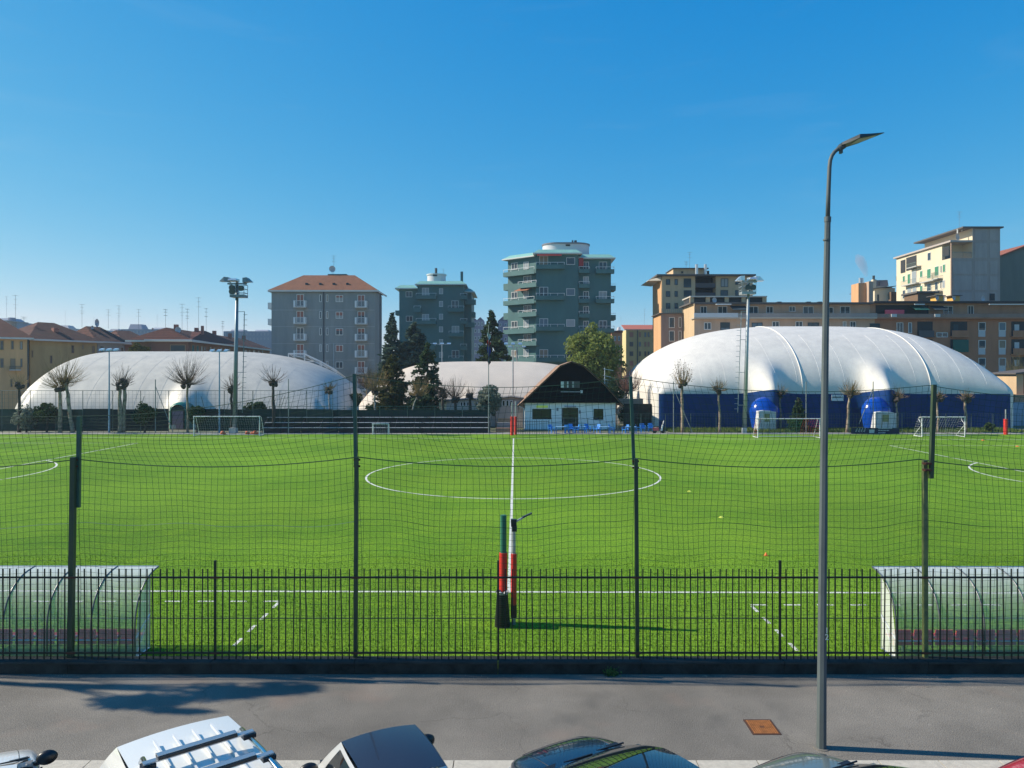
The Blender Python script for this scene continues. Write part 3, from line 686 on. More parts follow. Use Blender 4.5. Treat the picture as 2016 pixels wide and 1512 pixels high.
# lattice frame leaning over the right shoulder of the left dome
t = thing('roof_frame', 'white lattice frame rising behind the right shoulder of the left dome', 'frame', (PX(640, 122), 122, 0))
MW = mat('white_paint', (.68, .69, .70), .5)
fp = [(568, 696), (600, 697), (632, 712), (662, 729)]
mb = MB(); D = 122
pv = [Vector((PX(a, D)-t.location.x, 0, PZ(b, D))) for a, b in fp]; pb = [v+Vector((.6, 4, -1.2)) for v in pv]
for a, b in zip(pv[:-1], pv[1:]): mb.bar(a, b, .18)
for a, b in zip(pb[:-1], pb[1:]): mb.bar(a, b, .15)
for a, b in zip(pv, pb): mb.bar(a, b, .12)
for a, b in zip(pv[:-1], pb[1:]): mb.bar(a, b, .10)
for v in pv: mb.bar(v, (v.x, 0, 0), .14)
mb.obj('lattice', MW, t)
# ================================================================== far touchline: fences, bleacher, goals, masts
M_DGREEN = mat('dark_green_sheet', (.010, .030, .026), .8, var=.35, vscale=.9)
M_POLE = mat('pole_green_grey', (.07, .11, .10), .5)
t = thing('mesh_fence', 'tall wire fence with dark green sheets for the shade behind it, before the left dome', 'fence', (0, 80.2, 0)); D = 80.2
xs = [PX(a, D) for a in (-40, 4, 60, 110, 163, 222, 277, 332, 386, 442, 498, 551, 604, 655)]
for x in xs: MB().tube([(x, 0, 0), (x, 0, PZ(769, D))], .035, 6).obj('fence_post', M_POLE, t)
MB().tube([(xs[0], 0, PZ(769, D)), (xs[-1], 0, PZ(769, D))], .03, 6).obj('top_rail', M_POLE, t)
for a, b in zip(xs[:-1], xs[1:]):
    if a < PX(355, D) < b: continue
    MB().box(a+.04, b-.04, -.012, .012, .12, 2.5+R.uniform(-.05, .05)).obj('dark_sheet', [M_DGREEN, mat('shade_sheet_pale', (.018, .045, .036), .85, var=.4, vscale=1.3), mat('shade_sheet_dark', (.006, .018, .018), .85, var=.4, vscale=.7)][R.randrange(3)], t)  # dark sheets stand for the shadowy depth seen through the wire
M_WIRE = mat('wire', (.10, .14, .12), .6, .3)
mb = MB(); z0, z1 = 2.3, PZ(769, D); x0, x1 = xs[0], xs[-1]; k = x0
while k < x1: mb.bar((k, 0, z0), (k, 0, z1), .012); k += .45
z = z0
while z < z1: mb.bar((x0, 0, z), (x1, 0, z), .012); z += .45
mb.obj('wire_mesh', M_WIRE, t)
for px in (283, 395, 560): MB().tube([(PX(px, D), .1, PZ(780, D)), (PX(px-20 if px != 395 else px+18, D), .1, .3)], .03, 6).obj('brace', M_POLE, t)
# right side fence of dark posts
t = thing('mesh_fence', 'low dark wire fence along the far touchline before the blue dome wall', 'fence', (0, 78.6, 0)); D = 78.6
xs = [PX(a, D) for a in (1216, 1262, 1310, 1360, 1410, 1462, 1515, 1568, 1620, 1672, 1724, 1776, 1812, 1862, 1912, 1955, 2012, 2060)]
for x in xs: MB().tube([(x, 0, 0), (x, 0, 2.1)], .03, 6).obj('fence_post', M_POLE, t)
for z in (2.08,): MB().tube([(xs[0], 0, z), (xs[-1], 0, z)], .012, 5).obj('top_rail', M_POLE, t)
mb = MB(); k = xs[0]
while k < xs[-1]: mb.bar((k, 0, .05), (k, 0, 2.08), .008); k += .3
z = .1
while z < 2.08: mb.bar((xs[0], 0, z), (xs[-1], 0, z), .008); z += .3
mb.obj('wire_mesh', M_WIRE, t)
# short railing by the clubhouse
t = thing('garden_fence', 'short black upright-bar fence between the red posts and the clubhouse', 'fence', (PX(1016, 77.6), 77.6, 0))
L = PX(1080, 77.6)-PX(1016, 77.6); pm = MB().box(-.015, .015, -.015, .015, 0, 1.45).mesh('picket', M_BLK)
for k in range(15): inst('picket', pm, t, (k*L/14, 0, 0))
for z in (.2, 1.3): MB().box(0, L, .016, .04, z, z+.04).obj('rail', M_BLK, t)
# bleacher
D = 78.4; x0, x1 = PX(516, D), PX(963, D)
t = thing('bleacher', 'long dark spectator steps with pale plank edges behind the far touchline', 'bleacher', (x0, D, 0)); W = x1-x0
M_PLANK = mat('pale_plank', (.46, .47, .50), .7, var=.15, vscale=2); M_DARK = mat('shaded_dark', (.018, .02, .026), .8, var=.4, vscale=1.2)
for k, z in enumerate((.62, 1.12, 1.64)):
    y = k*.75
    for q in range(6): MB().box(q*W/6+.02, (q+1)*W/6-.02, y, y+.34, z-.045, z).obj('plank', M_PLANK, t)
    for q in range(6): MB().box(q*W/6+.02, (q+1)*W/6-.02, y+.36, y+.40, max(0, z-.62), z-.05).obj('shade_panel', M_DARK, t)  # dark panels stand for the shaded void under the planks
for q in range(13):
    x = q*W/12; MB().box(x-.03, x+.03, .05, 2.2, .0, .05).bar((x, .1, .5), (x, 1.9, 1.55), .06).bar((x, .1, 0), (x, .1, .58), .06).bar((x, 1.9, 0), (x, 1.9, 1.6), .06).obj('support', M_DARK, t)
D2 = D+2.4
t2 = thing('railing', 'green pipe railing with dark cloth along the top of the spectator steps', 'railing', (x0, D2, 0))
for q in range(9): MB().tube([(q*W/8, 0, 0), (q*W/8, 0, PZ(800, D2))], .035, 6).obj('post', M_POSTG, t2)
for py in (800, 805): MB().tube([(0, 0, PZ(py, D2)), (W, 0, PZ(py, D2))], .025, 6).obj('rail', M_POSTG, t2)
for q in range(8): MB().box(q*W/8+.04, (q+1)*W/8-.04, .04, .06, .05, PZ(807, D2)).obj('dark_sheet', M_DGREEN, t2)
# goals
def goal(name, label, pxa, pxb, pyt, pyb, pm, back=1.3, netm=None, brace=False, deep=True):
    D = CH*FOC/(pyb-VY); x0, x1 = PX(pxa, D), PX(pxb, D); h = PZ(pyt, D); W = x1-x0
    t = thing(name, label, 'goal', (x0, D, 0))
    r = .05 if W > 4 else .045
    for x in (0, W): MB().tube([(x, 0, 0), (x, 0, h)], r, 8).obj('goal_post', pm, t)
    MB().tube([(-.06, 0, h), (W+.06, 0, h)], r, 8).obj('crossbar', pm, t)
    for x in (0, W):
        MB().tube([(x, 0, .04), (x, back, .04)], .03, 6).obj('base_tube', pm, t)
        if brace: MB().tube([(x, 0, h), (x, .5, h-.05), (x, .55, h-.3), (x, 0, h-.75), (x, back, .04)], .03, 6).obj('side_brace', pm, t)
        else: MB().tube([(x, .0, h), (x, .5, h-.08), (x, back, .04)], .025, 6).obj('side_brace', pm, t)
    MB().tube([(0, back, .04), (W, back, .04)], .03, 6).obj('base_tube', pm, t)
    def pan(lo, hi, m):
        mb = MB(); st = .24; k = lo
        sec = [(0, h-.03), (.5, h-.1), (back*.85, h*.45), (back, .05)]
        while k <= hi+.01:
            for a, b in zip(sec[:-1], sec[1:]): mb.bar((k, a[0], a[1]), (k, b[0], b[1]), .011)
            k += st
        for i in range(len(sec)-1):
            n = 1 if i == 0 else 4
            for j in range(n+1):
                q = j/n; y = sec[i][0]*(1-q)+sec[i+1][0]*q; z = sec[i][1]*(1-q)+sec[i+1][1]*q; mb.bar((lo, y, z), (hi, y, z), .011)
        for x in ((lo,) if lo == 0 else ())+((hi,) if abs(hi-W) < .05 else ()):
            for j in range(1, 8): q = j/8; mb.bar((x, .02, h*q), (x, back*(1-.5*q*q), h*q), .011)
        mb.obj('net_mesh', m, t)
    netm = netm or [(0, 1, mat('white_net', (.33, .36, .36), .8))]
    for a, b, m in netm: pan(W*a, W*b, m)
    return t
goal('football_goal', 'white goal standing before the left dome and floodlight mast', 381.5, 511, 820, 858.5, MW)
goal('small_goal', 'tiny white practice goal before the spectator steps', 733.5, 764.5, 834.5, 855.5, MW, .7)
rn = mat('red_net', (.45, .03, .03), .8); gn = mat('green_net', (.03, .20, .09), .8); wn = mat('white_net', (.33, .36, .36), .8)
goal('football_goal', 'white goal with red and green striped net beside the street lamp', 1492, 1614, 824.5, 862.5, MW, 1.5, [(0, .08, rn), (.08, .55, mat('dark_net', (.06, .09, .09), .8)), (.55, .78, gn), (.78, 1, rn)])
goal('football_goal', 'white goal with bent side braces near the right picture edge', 1815, 1899.5, 821, 860.5, MW, 1.5, None, True)
# orange sacks behind the left goal
for k, (px, s_) in enumerate(((438, .35), (486, .33), (496, .28), (502, .38))):
    D = 76.6; t = MB().ball((0, 0, s_*.55), s_*.6, 10, 6, (1, .8, 1), .12).ball((s_*.5, .1, s_*.4), s_*.4, 8, 5, (1, 1, 1), .1).obj('ball_sack', mat('orange_sack', (.60, .12, .05), .7, var=.3, vscale=6), None, (PX(px, D), D, 0), smooth=True)
    tagm(t, ['orange ball sack under the left half of the left goal', 'leftmost of three orange ball sacks by the goal post', 'smallest orange ball sack, middle of the three by the goal post', 'rightmost orange ball sack by the goal post'][k], 'sack', 'orange ball sacks behind the left goal')
# red padded post pair on the far touchline + floodlight masts
for px, pyt, r, lab in ((1008, 792, .13, 'left one of the two red padded posts on the far touchline'), (1015, 790, .10, 'right one of the two red padded posts on the far touchline')):
    D = 76.2 if px == 1008 else 76.9
    t = thing('padded_post', lab, 'post', (PX(px, D), D, 0)); MB().cyl((0, 0), .07, 0, PZ(pyt, D), 10).obj('tube', MATS['galvanised'], t)
    MB().cyl((0, 0), r+.04, 0, PZ(820, D), 12).obj('padding', M_PAD, t, smooth=True, auto=40)
D = 77; t = thing('padded_post', 'red padded post at the far right end of the pitch', 'post', (PX(1980, D), D, 0))
MB().cyl((0, 0), .07, 0, PZ(806, D), 10).obj('tube', MATS['galvanised'], t); MB().cyl((0, 0), .2, 0, PZ(825, D), 12).obj('padding', M_PAD, t, smooth=True, auto=40)
M_MAST = mat('mast_steel', (.16, .21, .24), .4, .5, var=.1, vscale=1.5); M_REFL = mat('reflector', (.7, .72, .73), .25, .6)
M_MASTR = mat('mast_steel_pale', (.36, .39, .40), .4, .4, var=.1, vscale=1.5)
def mast(label, pxb, pxt, pyt, pyb, D, rb, rt, m, side, head):
    x = PX(pxb, D); xt = PX(pxt, D)-x; zt = PZ(pyt, D)
    t = thing('floodlight_mast', label, 'floodlight mast', (x, D, 0))
    MB().tube([(0, 0, 0), (xt*.5, 0, zt*.5), (xt, 0, zt)], [rb, (rb+rt)/2, rt], 12).obj('pole', m, t, smooth=True)
    def at(px, py): return (PX(px, D)-x, PZ(py, D))
    lx_ = .78*side; rm = MB().box(-.22, .22, -.02, .02, -.02, .02).mesh('rung', m)
    for q in (0,): MB().tube([(lx_+xt*.15, 0, 2.2), (lx_+xt, 0, zt-3.1)], .04, 6).obj('ladder_rail', m, t)
    k = 2.6
    while k < zt-3.1: inst('rung', rm, t, (lx_+.15*side+xt*k/zt, 0, k)); k += .56
    for q in (3, 6.5, 10, 13): MB().bar((xt*q/zt, 0, q), (lx_+xt*q/zt, 0, q), .05).obj('ladder_bracket', m, t)
    # cage platform
    c0, c1, p0, p1 = head['cage']; (ax, az), (bx, bz) = at(c0, p1), at(c1, p0); y0, y1 = -.55, .55
    MB().box(ax, bx, y0, y1, az, az+.28).obj('platform', m, t)
    for X_ in (ax, bx, (ax*.62+bx*.38)):
        for Y_ in (y0, y1): MB().bar((X_, Y_, az), (X_, Y_, bz), .045).obj('cage_post', m, t)
    for Z_ in (bz, az+(bz-az)*.66, az+(bz-az)*.36):
        for Y_ in (y0, y1): MB().bar((ax, Y_, Z_), (bx, Y_, Z_), .045).obj('cage_rail', m, t)
        for X_ in (ax, bx): MB().bar((X_, y0, Z_), (X_, y1, Z_), .045).obj('cage_rail', m, t)
    for (a, b) in head['drums']:
        X_, Z_ = at(a, b); MB().tube([(X_, -.75, Z_), (X_, -.45, Z_+.03)], .30, 12).obj('round_lamp', mat('lamp_drum', (.05, .07, .08), .5), t)
    (ax, az), (bx, _) = at(*head['arm'][:2]), at(*head['arm'][2:])
    MB().box(ax, bx, -.08, .08, az-.09, az+.07).obj('crossarm', m, t)
    for (tipx, tipy, hx_, hy_, sg) in head['wings']:
        (tx, tz), (h_, hz) = at(tipx, tipy), at(hx_, hy_)
        mb = MB(); w_ = .42; th = .5
        A = [(h_, -w_, hz), (h_, w_, hz), (h_, w_, hz+th), (h_, -w_, hz+th)]; M_ = [(h_+(tx-h_)*.45, y, z) for y, z in ((-w_*1.1, tz), (w_*1.1, tz), (w_*1.05, tz+th*.95), (-w_*1.05, tz+th*.95))]
        i = len(mb.v); mb.v = A+M_+[(tx, -w_*.8, tz), (tx, w_*.8, tz)]
        mb.f = [(0, 1, 2, 3), (0, 4, 5, 1), (3, 2, 6, 7), (0, 3, 7, 4), (1, 5, 6, 2), (4, 8, 9, 5), (7, 6, 9, 8), (4, 7, 8), (5, 9, 6)]
        mb.obj('floodlight', M_REFL if sg else M_MAST, t)
    mb = MB(); (cx0, cz0), (cx1, cz1) = at(*head['mid'][:2]), at(*head['mid'][2:])
    mb.hexa([(cx0, -.9, cz1+.1), (cx1, -.9, cz1+.1), (cx1, .1, cz1), (cx0, .1, cz1), (cx0+.1, -.8, cz1+.3), (cx1-.05, -.8, cz1+.3), (cx1, .1, cz0), (cx0, .1, cz0)]); mb.obj('floodlight', M_REFL, t)
    a, b = (head['box'])
    (ax, az), (bx, bz) = at(a, 852), at(b, 842); MB().box(ax, bx, -.6, -.1, 0, bz).obj('base_box', mat('base_concrete', (.42, .44, .44), .8), t)
    return t
mast('dark steel floodlight mast behind the left goal, rungs on its right', 462, 467, 556, 850, 78.8, .27, .15, M_MAST, 1,
     dict(cage=(456.5, 484, 561, 586), drums=((461, 568), (461, 575.5), (478.5, 569)), arm=(448, 558.5, 486, 558.5), wings=((434, 554.5, 452, 556, 0), (497, 555.5, 480, 557, 0)), mid=(454, 550, 471, 555.5), box=(455, 469)))
mast('pale steel floodlight mast before the blue and white dome, ladder on its left', 1465.5, 1474, 557, 852, 78.8, .25, .13, M_MASTR, -1,
     dict(cage=(1458, 1485, 557, 580), drums=((1468, 567), (1479, 567)), arm=(1461, 554.5, 1490, 554.5), wings=((1448, 553, 1464, 553, 1), (1503, 553.5, 1486, 553.5, 1)), mid=(1471, 547, 1486, 553), box=(1459, 1467)))
M_LPOLE = mat('pole_pale_blue', (.22, .36, .50), .45, .2)
for (px, pyt, pyb, D, lab, m, n) in ((215, 691, 838, 79.6, 'pale blue floodlight pole left of the hedge by the left dome', M_LPOLE, 3), (432, 693, 836, 79.6, 'pale blue floodlight pole just left of the tall dark mast', M_LPOLE, 3),
        (870, 678, 720, 128, 'small floodlight pole rising behind the middle dome, left of the flag', MATS['galvanised'], 3), (1010, 679, 800, 92, 'thin floodlight pole before the middle dome, nearest the clubhouse', MATS['galvanised'], 3), (1017.5, 684, 760, 128, 'twin floodlight pole behind the middle dome and tall conifer', MATS['galvanised'], 2)):
    x = PX(px, D); t = thing('light_pole', lab, 'light pole', (x, D, 0), group='slim floodlight poles by the domes'); zt = PZ(pyt, D); s_ = D/84
    MB().tube([(0, 0, 0), (0, 0, zt)], [.11*s_, .06*s_], 8).obj('pole', m, t); MB().box(-.9*s_, .9*s_, -.05, .05, zt, zt+.08).obj('crossarm', m, t)
    for k in range(n):
        xx = (-.8+1.6*k/(n-1))*s_; MB().hexa([(xx-.22*s_, -.3, zt+.04), (xx+.22*s_, -.3, zt+.04), (xx+.22*s_, .2, zt+.10), (xx-.22*s_, .2, zt+.10), (xx-.2*s_, -.25, zt+.2), (xx+.2*s_, -.25, zt+.2), (xx+.2*s_, .2, zt+.3), (xx-.2*s_, .2, zt+.3)]).obj('floodlight', M_REFL, t)
# net masts with ropes on far side
M_THIN = mat('thin_pole', (.20, .23, .23), .5, .2)
for (px, pyt, D, lab) in ((306, 747, 79.5, 'thin braced net pole left of the green dome entrance'), (568, 746, 78, 'thin net pole before the spectator steps'), (1326, 751, 79, 'thin braced net pole at the left of the blue dome wall'), (1587, 751, 79, 'thin net pole just left of the street lamp'), (1719, 751, 79, 'thin braced net pole before the right blue hood')):
    t = thing('net_pole', lab, 'net pole', (PX(px, D), D, 0), group='thin net poles behind the far touchline'); MB().tube([(0, 0, 0), (0, 0, PZ(pyt, D))], .05, 6).obj('pole', M_THIN, t)
    if px in (306, 1326, 1719):
        dx = {306: 39, 1326: 35, 1719: -32}[px]; zb = .1 if px != 1719 else 1.0
        MB().tube([(0, 0, PZ(pyt+13, D)), (PX(px+dx, D)-PX(px, D), -.5, zb)], .035, 6).obj('brace', M_THIN, t)
# flagpole
D = 78.2; x = PX(962, D)
t = thing('flagpole', 'flagpole with a limp white, red and blue flag left of the clubhouse', 'flagpole', (x, D, 0))
MB().tube([(0, 0, 0), (0, 0, PZ(640, D))], [.06, .035], 8).obj('pole', M_THIN, t)
def flagpart(y0, y1, m, nm='flag'):
    rows = []
    for k in range(9):
        a = k/8; rows.append([(-.03+(.16+.12*sin(v*5))*a*sin(2+a*5+v*2), .12*sin(a*9+v*3)-.02, PZ(y0+(y1-y0)*v, D)-.3*a) for v in [q/8 for q in range(9)]])
    MB().grid(rows).obj(nm, m, t, smooth=True)
flagpart(652, 668, mat('flag_white', (.7, .7, .7), .8)); flagpart(667, 677, mat('flag_red', (.5, .02, .02), .8)); flagpart(676, 704, mat('flag_blue', (.01, .02, .25), .8)); flagpart(703, 716, mat('flag_dark', (.08, .03, .03), .8))
# banner board
D = 77.5; x0, x1 = PX(1676, D), PX(1771, D); z1 = PZ(842.5, D)
t = thing('banner', 'dark navy advertising board with pale marks behind the far touchline', 'banner', (x0, D, 0)); W = x1-x0
MB().box(0, W, 0, .04, .0, z1).obj('board', mat('navy_cloth', (.008, .014, .055), .7), t)
mb = MB(); wm = mat('print_white', (.45, .48, .52), .7)
for k in range(4):
    x = .45+k*.28; mb.bar((x, -.006, .25), (x+.16, -.006, .55), .05, .004, (0, 1, 0)); mb.bar((x+.02, -.006, .45), (x+.24, -.006, .42), .035, .004, (0, 1, 0)); mb.bar((x+.14, -.006, .2), (x+.06, -.006, .4), .035, .004, (0, 1, 0)); mb.box(x+.14, x+.2, -.008, -.004, .56, .63)
mb.box(W*.37, W*.48, -.008, -.004, .12, .48)
x = W*.56
for row, (z, n) in enumerate(((.56, 11), (.34, 8), (.1, 6))):
    xx = x
    for k in range(n): w_ = R.uniform(.07, .13); mb.box(xx, xx+w_, -.008, -.004, z, z+.09); xx += w_+.035
mb.obj('lettering', wm, t)
# ================================================================== clubhouse
D = 84.0; x0 = PX(1033, D); x1 = PX(1212, D); W = x1-x0
t = thing('clubhouse', 'small white clubhouse with a black gambrel gable and tiled roof', 'clubhouse', (x0, D, 0))
zt = PZ(793, D); DEP = 8
M_CW = mat('plaster_white', (.80, .82, .80), .8, var=.08, vscale=1.2, bump=.15, bscale=6); M_BLACKW = mat('black_timber', (.004, .004, .005), .9, spec=.05)
doors = [(1106.5, 1138.5, 803, 845.5), (1048, 1085.5, 805, 825.5), (1168.5, 1188, 805, 826.5)]
rc = [(PX(a, D)-x0, PX(b, D)-x0, max(0, PZ(d, D)), PZ(c, D)) for a, b, c, d in doors]
xsx = sorted([0, W]+[v for r_ in rc for v in r_[:2]])
mb = MB(); cuts = sorted(rc, key=lambda r_: r_[0]); xx = 0
for (a, b, c, d) in cuts:
    mb.box(xx, a, 0, .3, 0, zt); mb.box(a, b, 0, .3, d, zt)
    if c > .05: mb.box(a, b, 0, .3, 0, c)
    xx = b
mb.box(xx, W, 0, .3, 0, zt); mb.box(0, .3, .3, DEP, 0, zt); mb.box(W-.3, W, .3, DEP, 0, zt); mb.box(0, W, DEP-.3, DEP, 0, zt)
mb.obj('wall', M_CW, t)
M_GLS = mat('window_glass_dark', (.015, .02, .025), .08, spec=.6)
for k, (a, b, c, d) in enumerate(rc):
    f_ = MB().box(a, b, .12, .16, c, c+.06).box(a, b, .12, .16, d-.06, d).box(a, a+.06, .12, .16, c, d).box(b-.06, b, .12, .16, c, d).box((a+b)/2-.03, (a+b)/2+.03, .12, .16, c+.06, d-.06)
    f_ = f_.obj('door' if k == 0 else 'window', M_BLACKW, t); MB().box(a+.06, b-.06, .165, .175, c+.06, d-.06).obj('pane', M_GLS, f_)
out = [(1019, 799), (1103, 719.5), (1126, 711), (1150, 719.5), (1174, 741), (1193, 758), (1230, 800)]
pts = [(PX(a, D-.6)-x0, PZ(b, D-.6)) for a, b in out]
gab = [pts[0]]+pts[1:]
inner = [(x, z-.12) for x, z in pts]
MB().extrude_xz([(inner[0][0]+.5, zt), (inner[-1][0]-.5, zt)]+[(x, z) for x, z in inner[::-1][1:-1]]+[], -.35, -.05).obj('gable', M_BLACKW, t)
mb = MB(); bk = []
for (xa_, za_), (xb_, zb_) in zip(pts[:-1], pts[1:]):
    nrm = Vector((-(zb_-za_), 0, xb_-xa_)).normalized()*.14
    mb.hexa([(xa_-nrm.x, -.6, za_-nrm.z), (xb_-nrm.x, -.6, zb_-nrm.z), (xb_-nrm.x, DEP+.3, zb_-nrm.z), (xa_-nrm.x, DEP+.3, za_-nrm.z), (xa_, -.6, za_), (xb_, -.6, zb_), (xb_, DEP+.3, zb_), (xa_, DEP+.3, za_)])
mb.obj('roof', mat('roof_tile_brown', (.27, .16, .10), .8, var=.3, vscale=2, bump=.5, bscale=7), t)
mb = MB()
for (xa_, za_), (xb_, zb_) in zip(pts[:-1], pts[1:]): mb.bar((xa_, -.63, za_-.08), (xb_, -.63, zb_-.08), .04, .24, (0, 1, 0))
mb.obj('barge_board', M_BLACKW, t)
ww = MB()
for k in range(6):
    x = PX(1104+k*6.3, D)-x0
aW, bW, cW, dW = PX(1103.5, D)-x0, PX(1141, D)-x0, PZ(763, D), PZ(751, D)
q = MB().box(aW, bW, -.41, -.36, cW-.05, dW+.05).obj('window', mat('frame_dark', (.05, .05, .045), .6), t)
for k, c_ in enumerate(((.66, .68, .62), (.06, .07, .05), (.55, .57, .52), (.02, .02, .02), (.35, .36, .34), (.06, .06, .06))):
    u0, u1 = ((0, .17), (.18, .31), (.32, .41), (.43, .58), (.59, .70), (.72, 1))[k]
    MB().box(aW+(bW-aW)*u0+.02, aW+(bW-aW)*u1-.02, -.43, -.412, cW, dW).obj('pane', mat('gable_pane_%s' % 'abcdef'[k], c_, .4), q)
MB().box(aW, bW+.15, -.62, -.36, cW-.52, cW-.42).obj('window_ledge', mat('grey_ledge', (.3, .3, .3), .7), t)
MB().box(bW+.05, bW+.3, -.55, -.36, cW-.62, cW-.30).obj('utility_box', mat('sign_white', (.7, .7, .7), .6), t)
MB().box(PX(1056, D)-x0, PX(1078.5, D)-x0, -.18, 0, PZ(802.3, D), PZ(798, D)).obj('sign', mat('yellow_sign', (.95, .93, .15), .4), t)
MB().box(PX(1111, D)-x0, PX(1134, D)-x0, -.18, 0, PZ(801.8, D), PZ(799, D)).obj('lamp', mat('grey_lamp', (.35, .36, .42), .5), t)
MB().tube([(-.75, -.3, PZ(799, D)), (-.1, -.12, PZ(804, D)), (-.08, -.12, 0)], .05, 6).obj('downpipe', MW, t)
MB().tube([(W+.9, -.3, PZ(800, D)), (W+.06, -.1, PZ(806, D)), (W+.06, -.1, 0)], .05, 6).obj('downpipe', mat('pipe_brown', (.08, .05, .04), .6), t)
for px, py in ((1097.5, 806), (1141.5, 811)): MB().box(PX(px, D)-x0-.1, PX(px, D)-x0+.1, -.06, 0, PZ(py+3, D), PZ(py-3, D)).obj('notice', mat('notice_grey', (.2, .22, .25), .6), t)
for k in range(1, 9): MB().box(k*W/9-.006, k*W/9+.006, -.353, -.36, zt+.02, zt+.5).obj('board_joint', mat('timber_joint', (.03, .03, .03), .8), t)
# ramp railing
t2 = thing('ramp_railing', 'grey pipe railing of the ramp before the clubhouse door', 'railing', (PX(1086, 81.5), 81.5, 0)); L = PX(1205, 81.5)-PX(1086, 81.5)
for k in range(6): MB().tube([(k*L/5, 0, 0), (k*L/5, 0, 1.5-.1*max(0, k-2))], .03, 6).obj('post', M_POLE, t2)
for z in (1.45, .9): MB().tube([(0, 0, z), (L*.5, 0, z), (L, 0, z-.45)], .025, 6).obj('rail', M_POLE, t2)
# tv aerial on the roof
t3 = thing('aerial', 'large white television aerial on the right slope of the clubhouse roof', 'aerial', (PX(1190.5, 86), 86, 0)); D3 = 86; xx = PX(1190.5, D3)
MB().tube([(0, 0, PZ(770, D3)), (0, 0, PZ(724, D3))], .04, 6).obj('mast', MW, t3)
for py, l_ in ((726, 17), (739, 13), (746, 12)): MB().bar((-.2, 0, PZ(py, D3)), (PX(1190.5+l_, D3)-xx, 0, PZ(py+3.5, D3)), .05).obj('element', MW, t3)
# low sheds left of the clubhouse
for (a, b, c, d, D, lab, m, win) in ((978, 1032, 782, 845, 86.5, 'low pinkish shed with three small windows left of the clubhouse', mat('plaster_pink', (.42, .36, .35), .85, var=.1, vscale=1.5), (988.5, 1011, 788, 800)),
        (879, 975, 786, 830, 88, 'low pale hut with dark windows behind the spectator steps', mat('plaster_pale', (.40, .42, .42), .85, var=.1, vscale=1.5), (906, 925, 791, 800))):
    x0, x1 = PX(a, D), PX(b, D); W = x1-x0; t = thing('shed', lab, 'shed', (x0, D, 0)); z1 = PZ(c, D)
    MB().extrude_xz([(0, 0), (W, 0), (W, z1-.25), (W*.5, z1), (0, z1-.25)], 0, 4).obj('wall', m, t)
    mb = MB(); mb.hexa([(-.2, -.3, z1-.24), (W/2, -.3, z1+.01), (W/2, 4.2, z1+.01), (-.2, 4.2, z1-.24), (-.2, -.3, z1-.16), (W/2, -.3, z1+.09), (W/2, 4.2, z1+.09), (-.2, 4.2, z1-.16)])
    mb.hexa([(W/2, -.3, z1+.01), (W+.2, -.3, z1-.24), (W+.2, 4.2, z1-.24), (W/2, 4.2, z1+.01), (W/2, -.3, z1+.09), (W+.2, -.3, z1-.16), (W+.2, 4.2, z1-.16), (W/2, 4.2, z1+.09)]); mb.obj('roof', mat('shed_roof', (.13, .12, .11), .8), t)
    wa, wb, wc, wd = win; q0, q1 = PX(wa, D)-x0, PX(wb, D)-x0
    for k in range(3):
        a_, b_ = q0+(q1-q0)*k/3, q0+(q1-q0)*(k+1)/3-.08
        o = MB().box(a_, b_, -.05, -.003, PZ(wd, D), PZ(wc, D)).obj('window', MW, t); MB().box(a_+.07, b_-.07, -.06, -.051, PZ(wd, D)+.07, PZ(wc, D)-.07).obj('pane', M_GLS, o)
    if D > 87: MB().box(-.9, 0, .0, 3.5, 0, z1-.3).obj('lit_end_wall', mat('plaster_cream', (.62, .54, .36), .8), t)
# stacked planks / terrace between steps and clubhouse
t = thing('terrace', 'low brick planter terrace with clutter beside the clubhouse', 'planter', (PX(976, 81), 81, 0)); L = PX(1018, 81)-PX(976, 81)
for k, (z, m) in enumerate(((0, mat('brick_orange', (.50, .26, .15), .9, var=.25, vscale=4)), (.55, mat('planter_grey', (.3, .28, .27), .9)), (.95, MATS['brick_orange']))):
    MB().box(.1*k, L-.1*k, .9*k, .9*k+.4, 0, z+.38).obj('step', m, t)
# blue plastic chairs and tables
M_BCH = mat('blue_plastic', (.03, .22, .62), .4)
def chair(label, loc, rz, grp='blue plastic garden chairs'):
    t = thing('garden_chair', label, 'chair', loc, rz, grp)
    for sx_, sy_ in ((-.22, -.2), (.22, -.2), (-.22, .22), (.22, .22)): MB().bar((sx_*1.1, sy_*1.1, 0), (sx_, sy_, .43), .05).obj('leg', M_BCH, t)
    MB().box(-.26, .26, -.24, .26, .42, .47).obj('seat', M_BCH, t)
    MB().hexa([(-.26, .22, .47), (.26, .22, .47), (.26, .27, .47), (-.26, .27, .47), (-.24, .32, .95), (.24, .32, .95), (.24, .36, .95), (-.24, .36, .95)]).obj('backrest', M_BCH, t)
    for sx_ in (-.28, .28): MB().bar((sx_, -.2, .66), (sx_, .28, .68), .05).bar((sx_, -.2, .45), (sx_, -.2, .66), .04).obj('armrest', M_BCH, t)
    return t
def table(label, loc):
    t = thing('garden_table', label, 'table', loc, 0, 'blue plastic garden tables')
    MB().box(-.55, .55, -.4, .4, .70, .74).obj('tabletop', mat('pale_blue_plastic', (.25, .45, .68), .4), t)
    for sx_, sy_ in ((-.48, -.33), (.48, -.33), (-.48, .33), (.48, .33)): MB().bar((sx_, sy_, 0), (sx_, sy_, .7), .05).obj('leg', M_BCH, t)
c0 = None
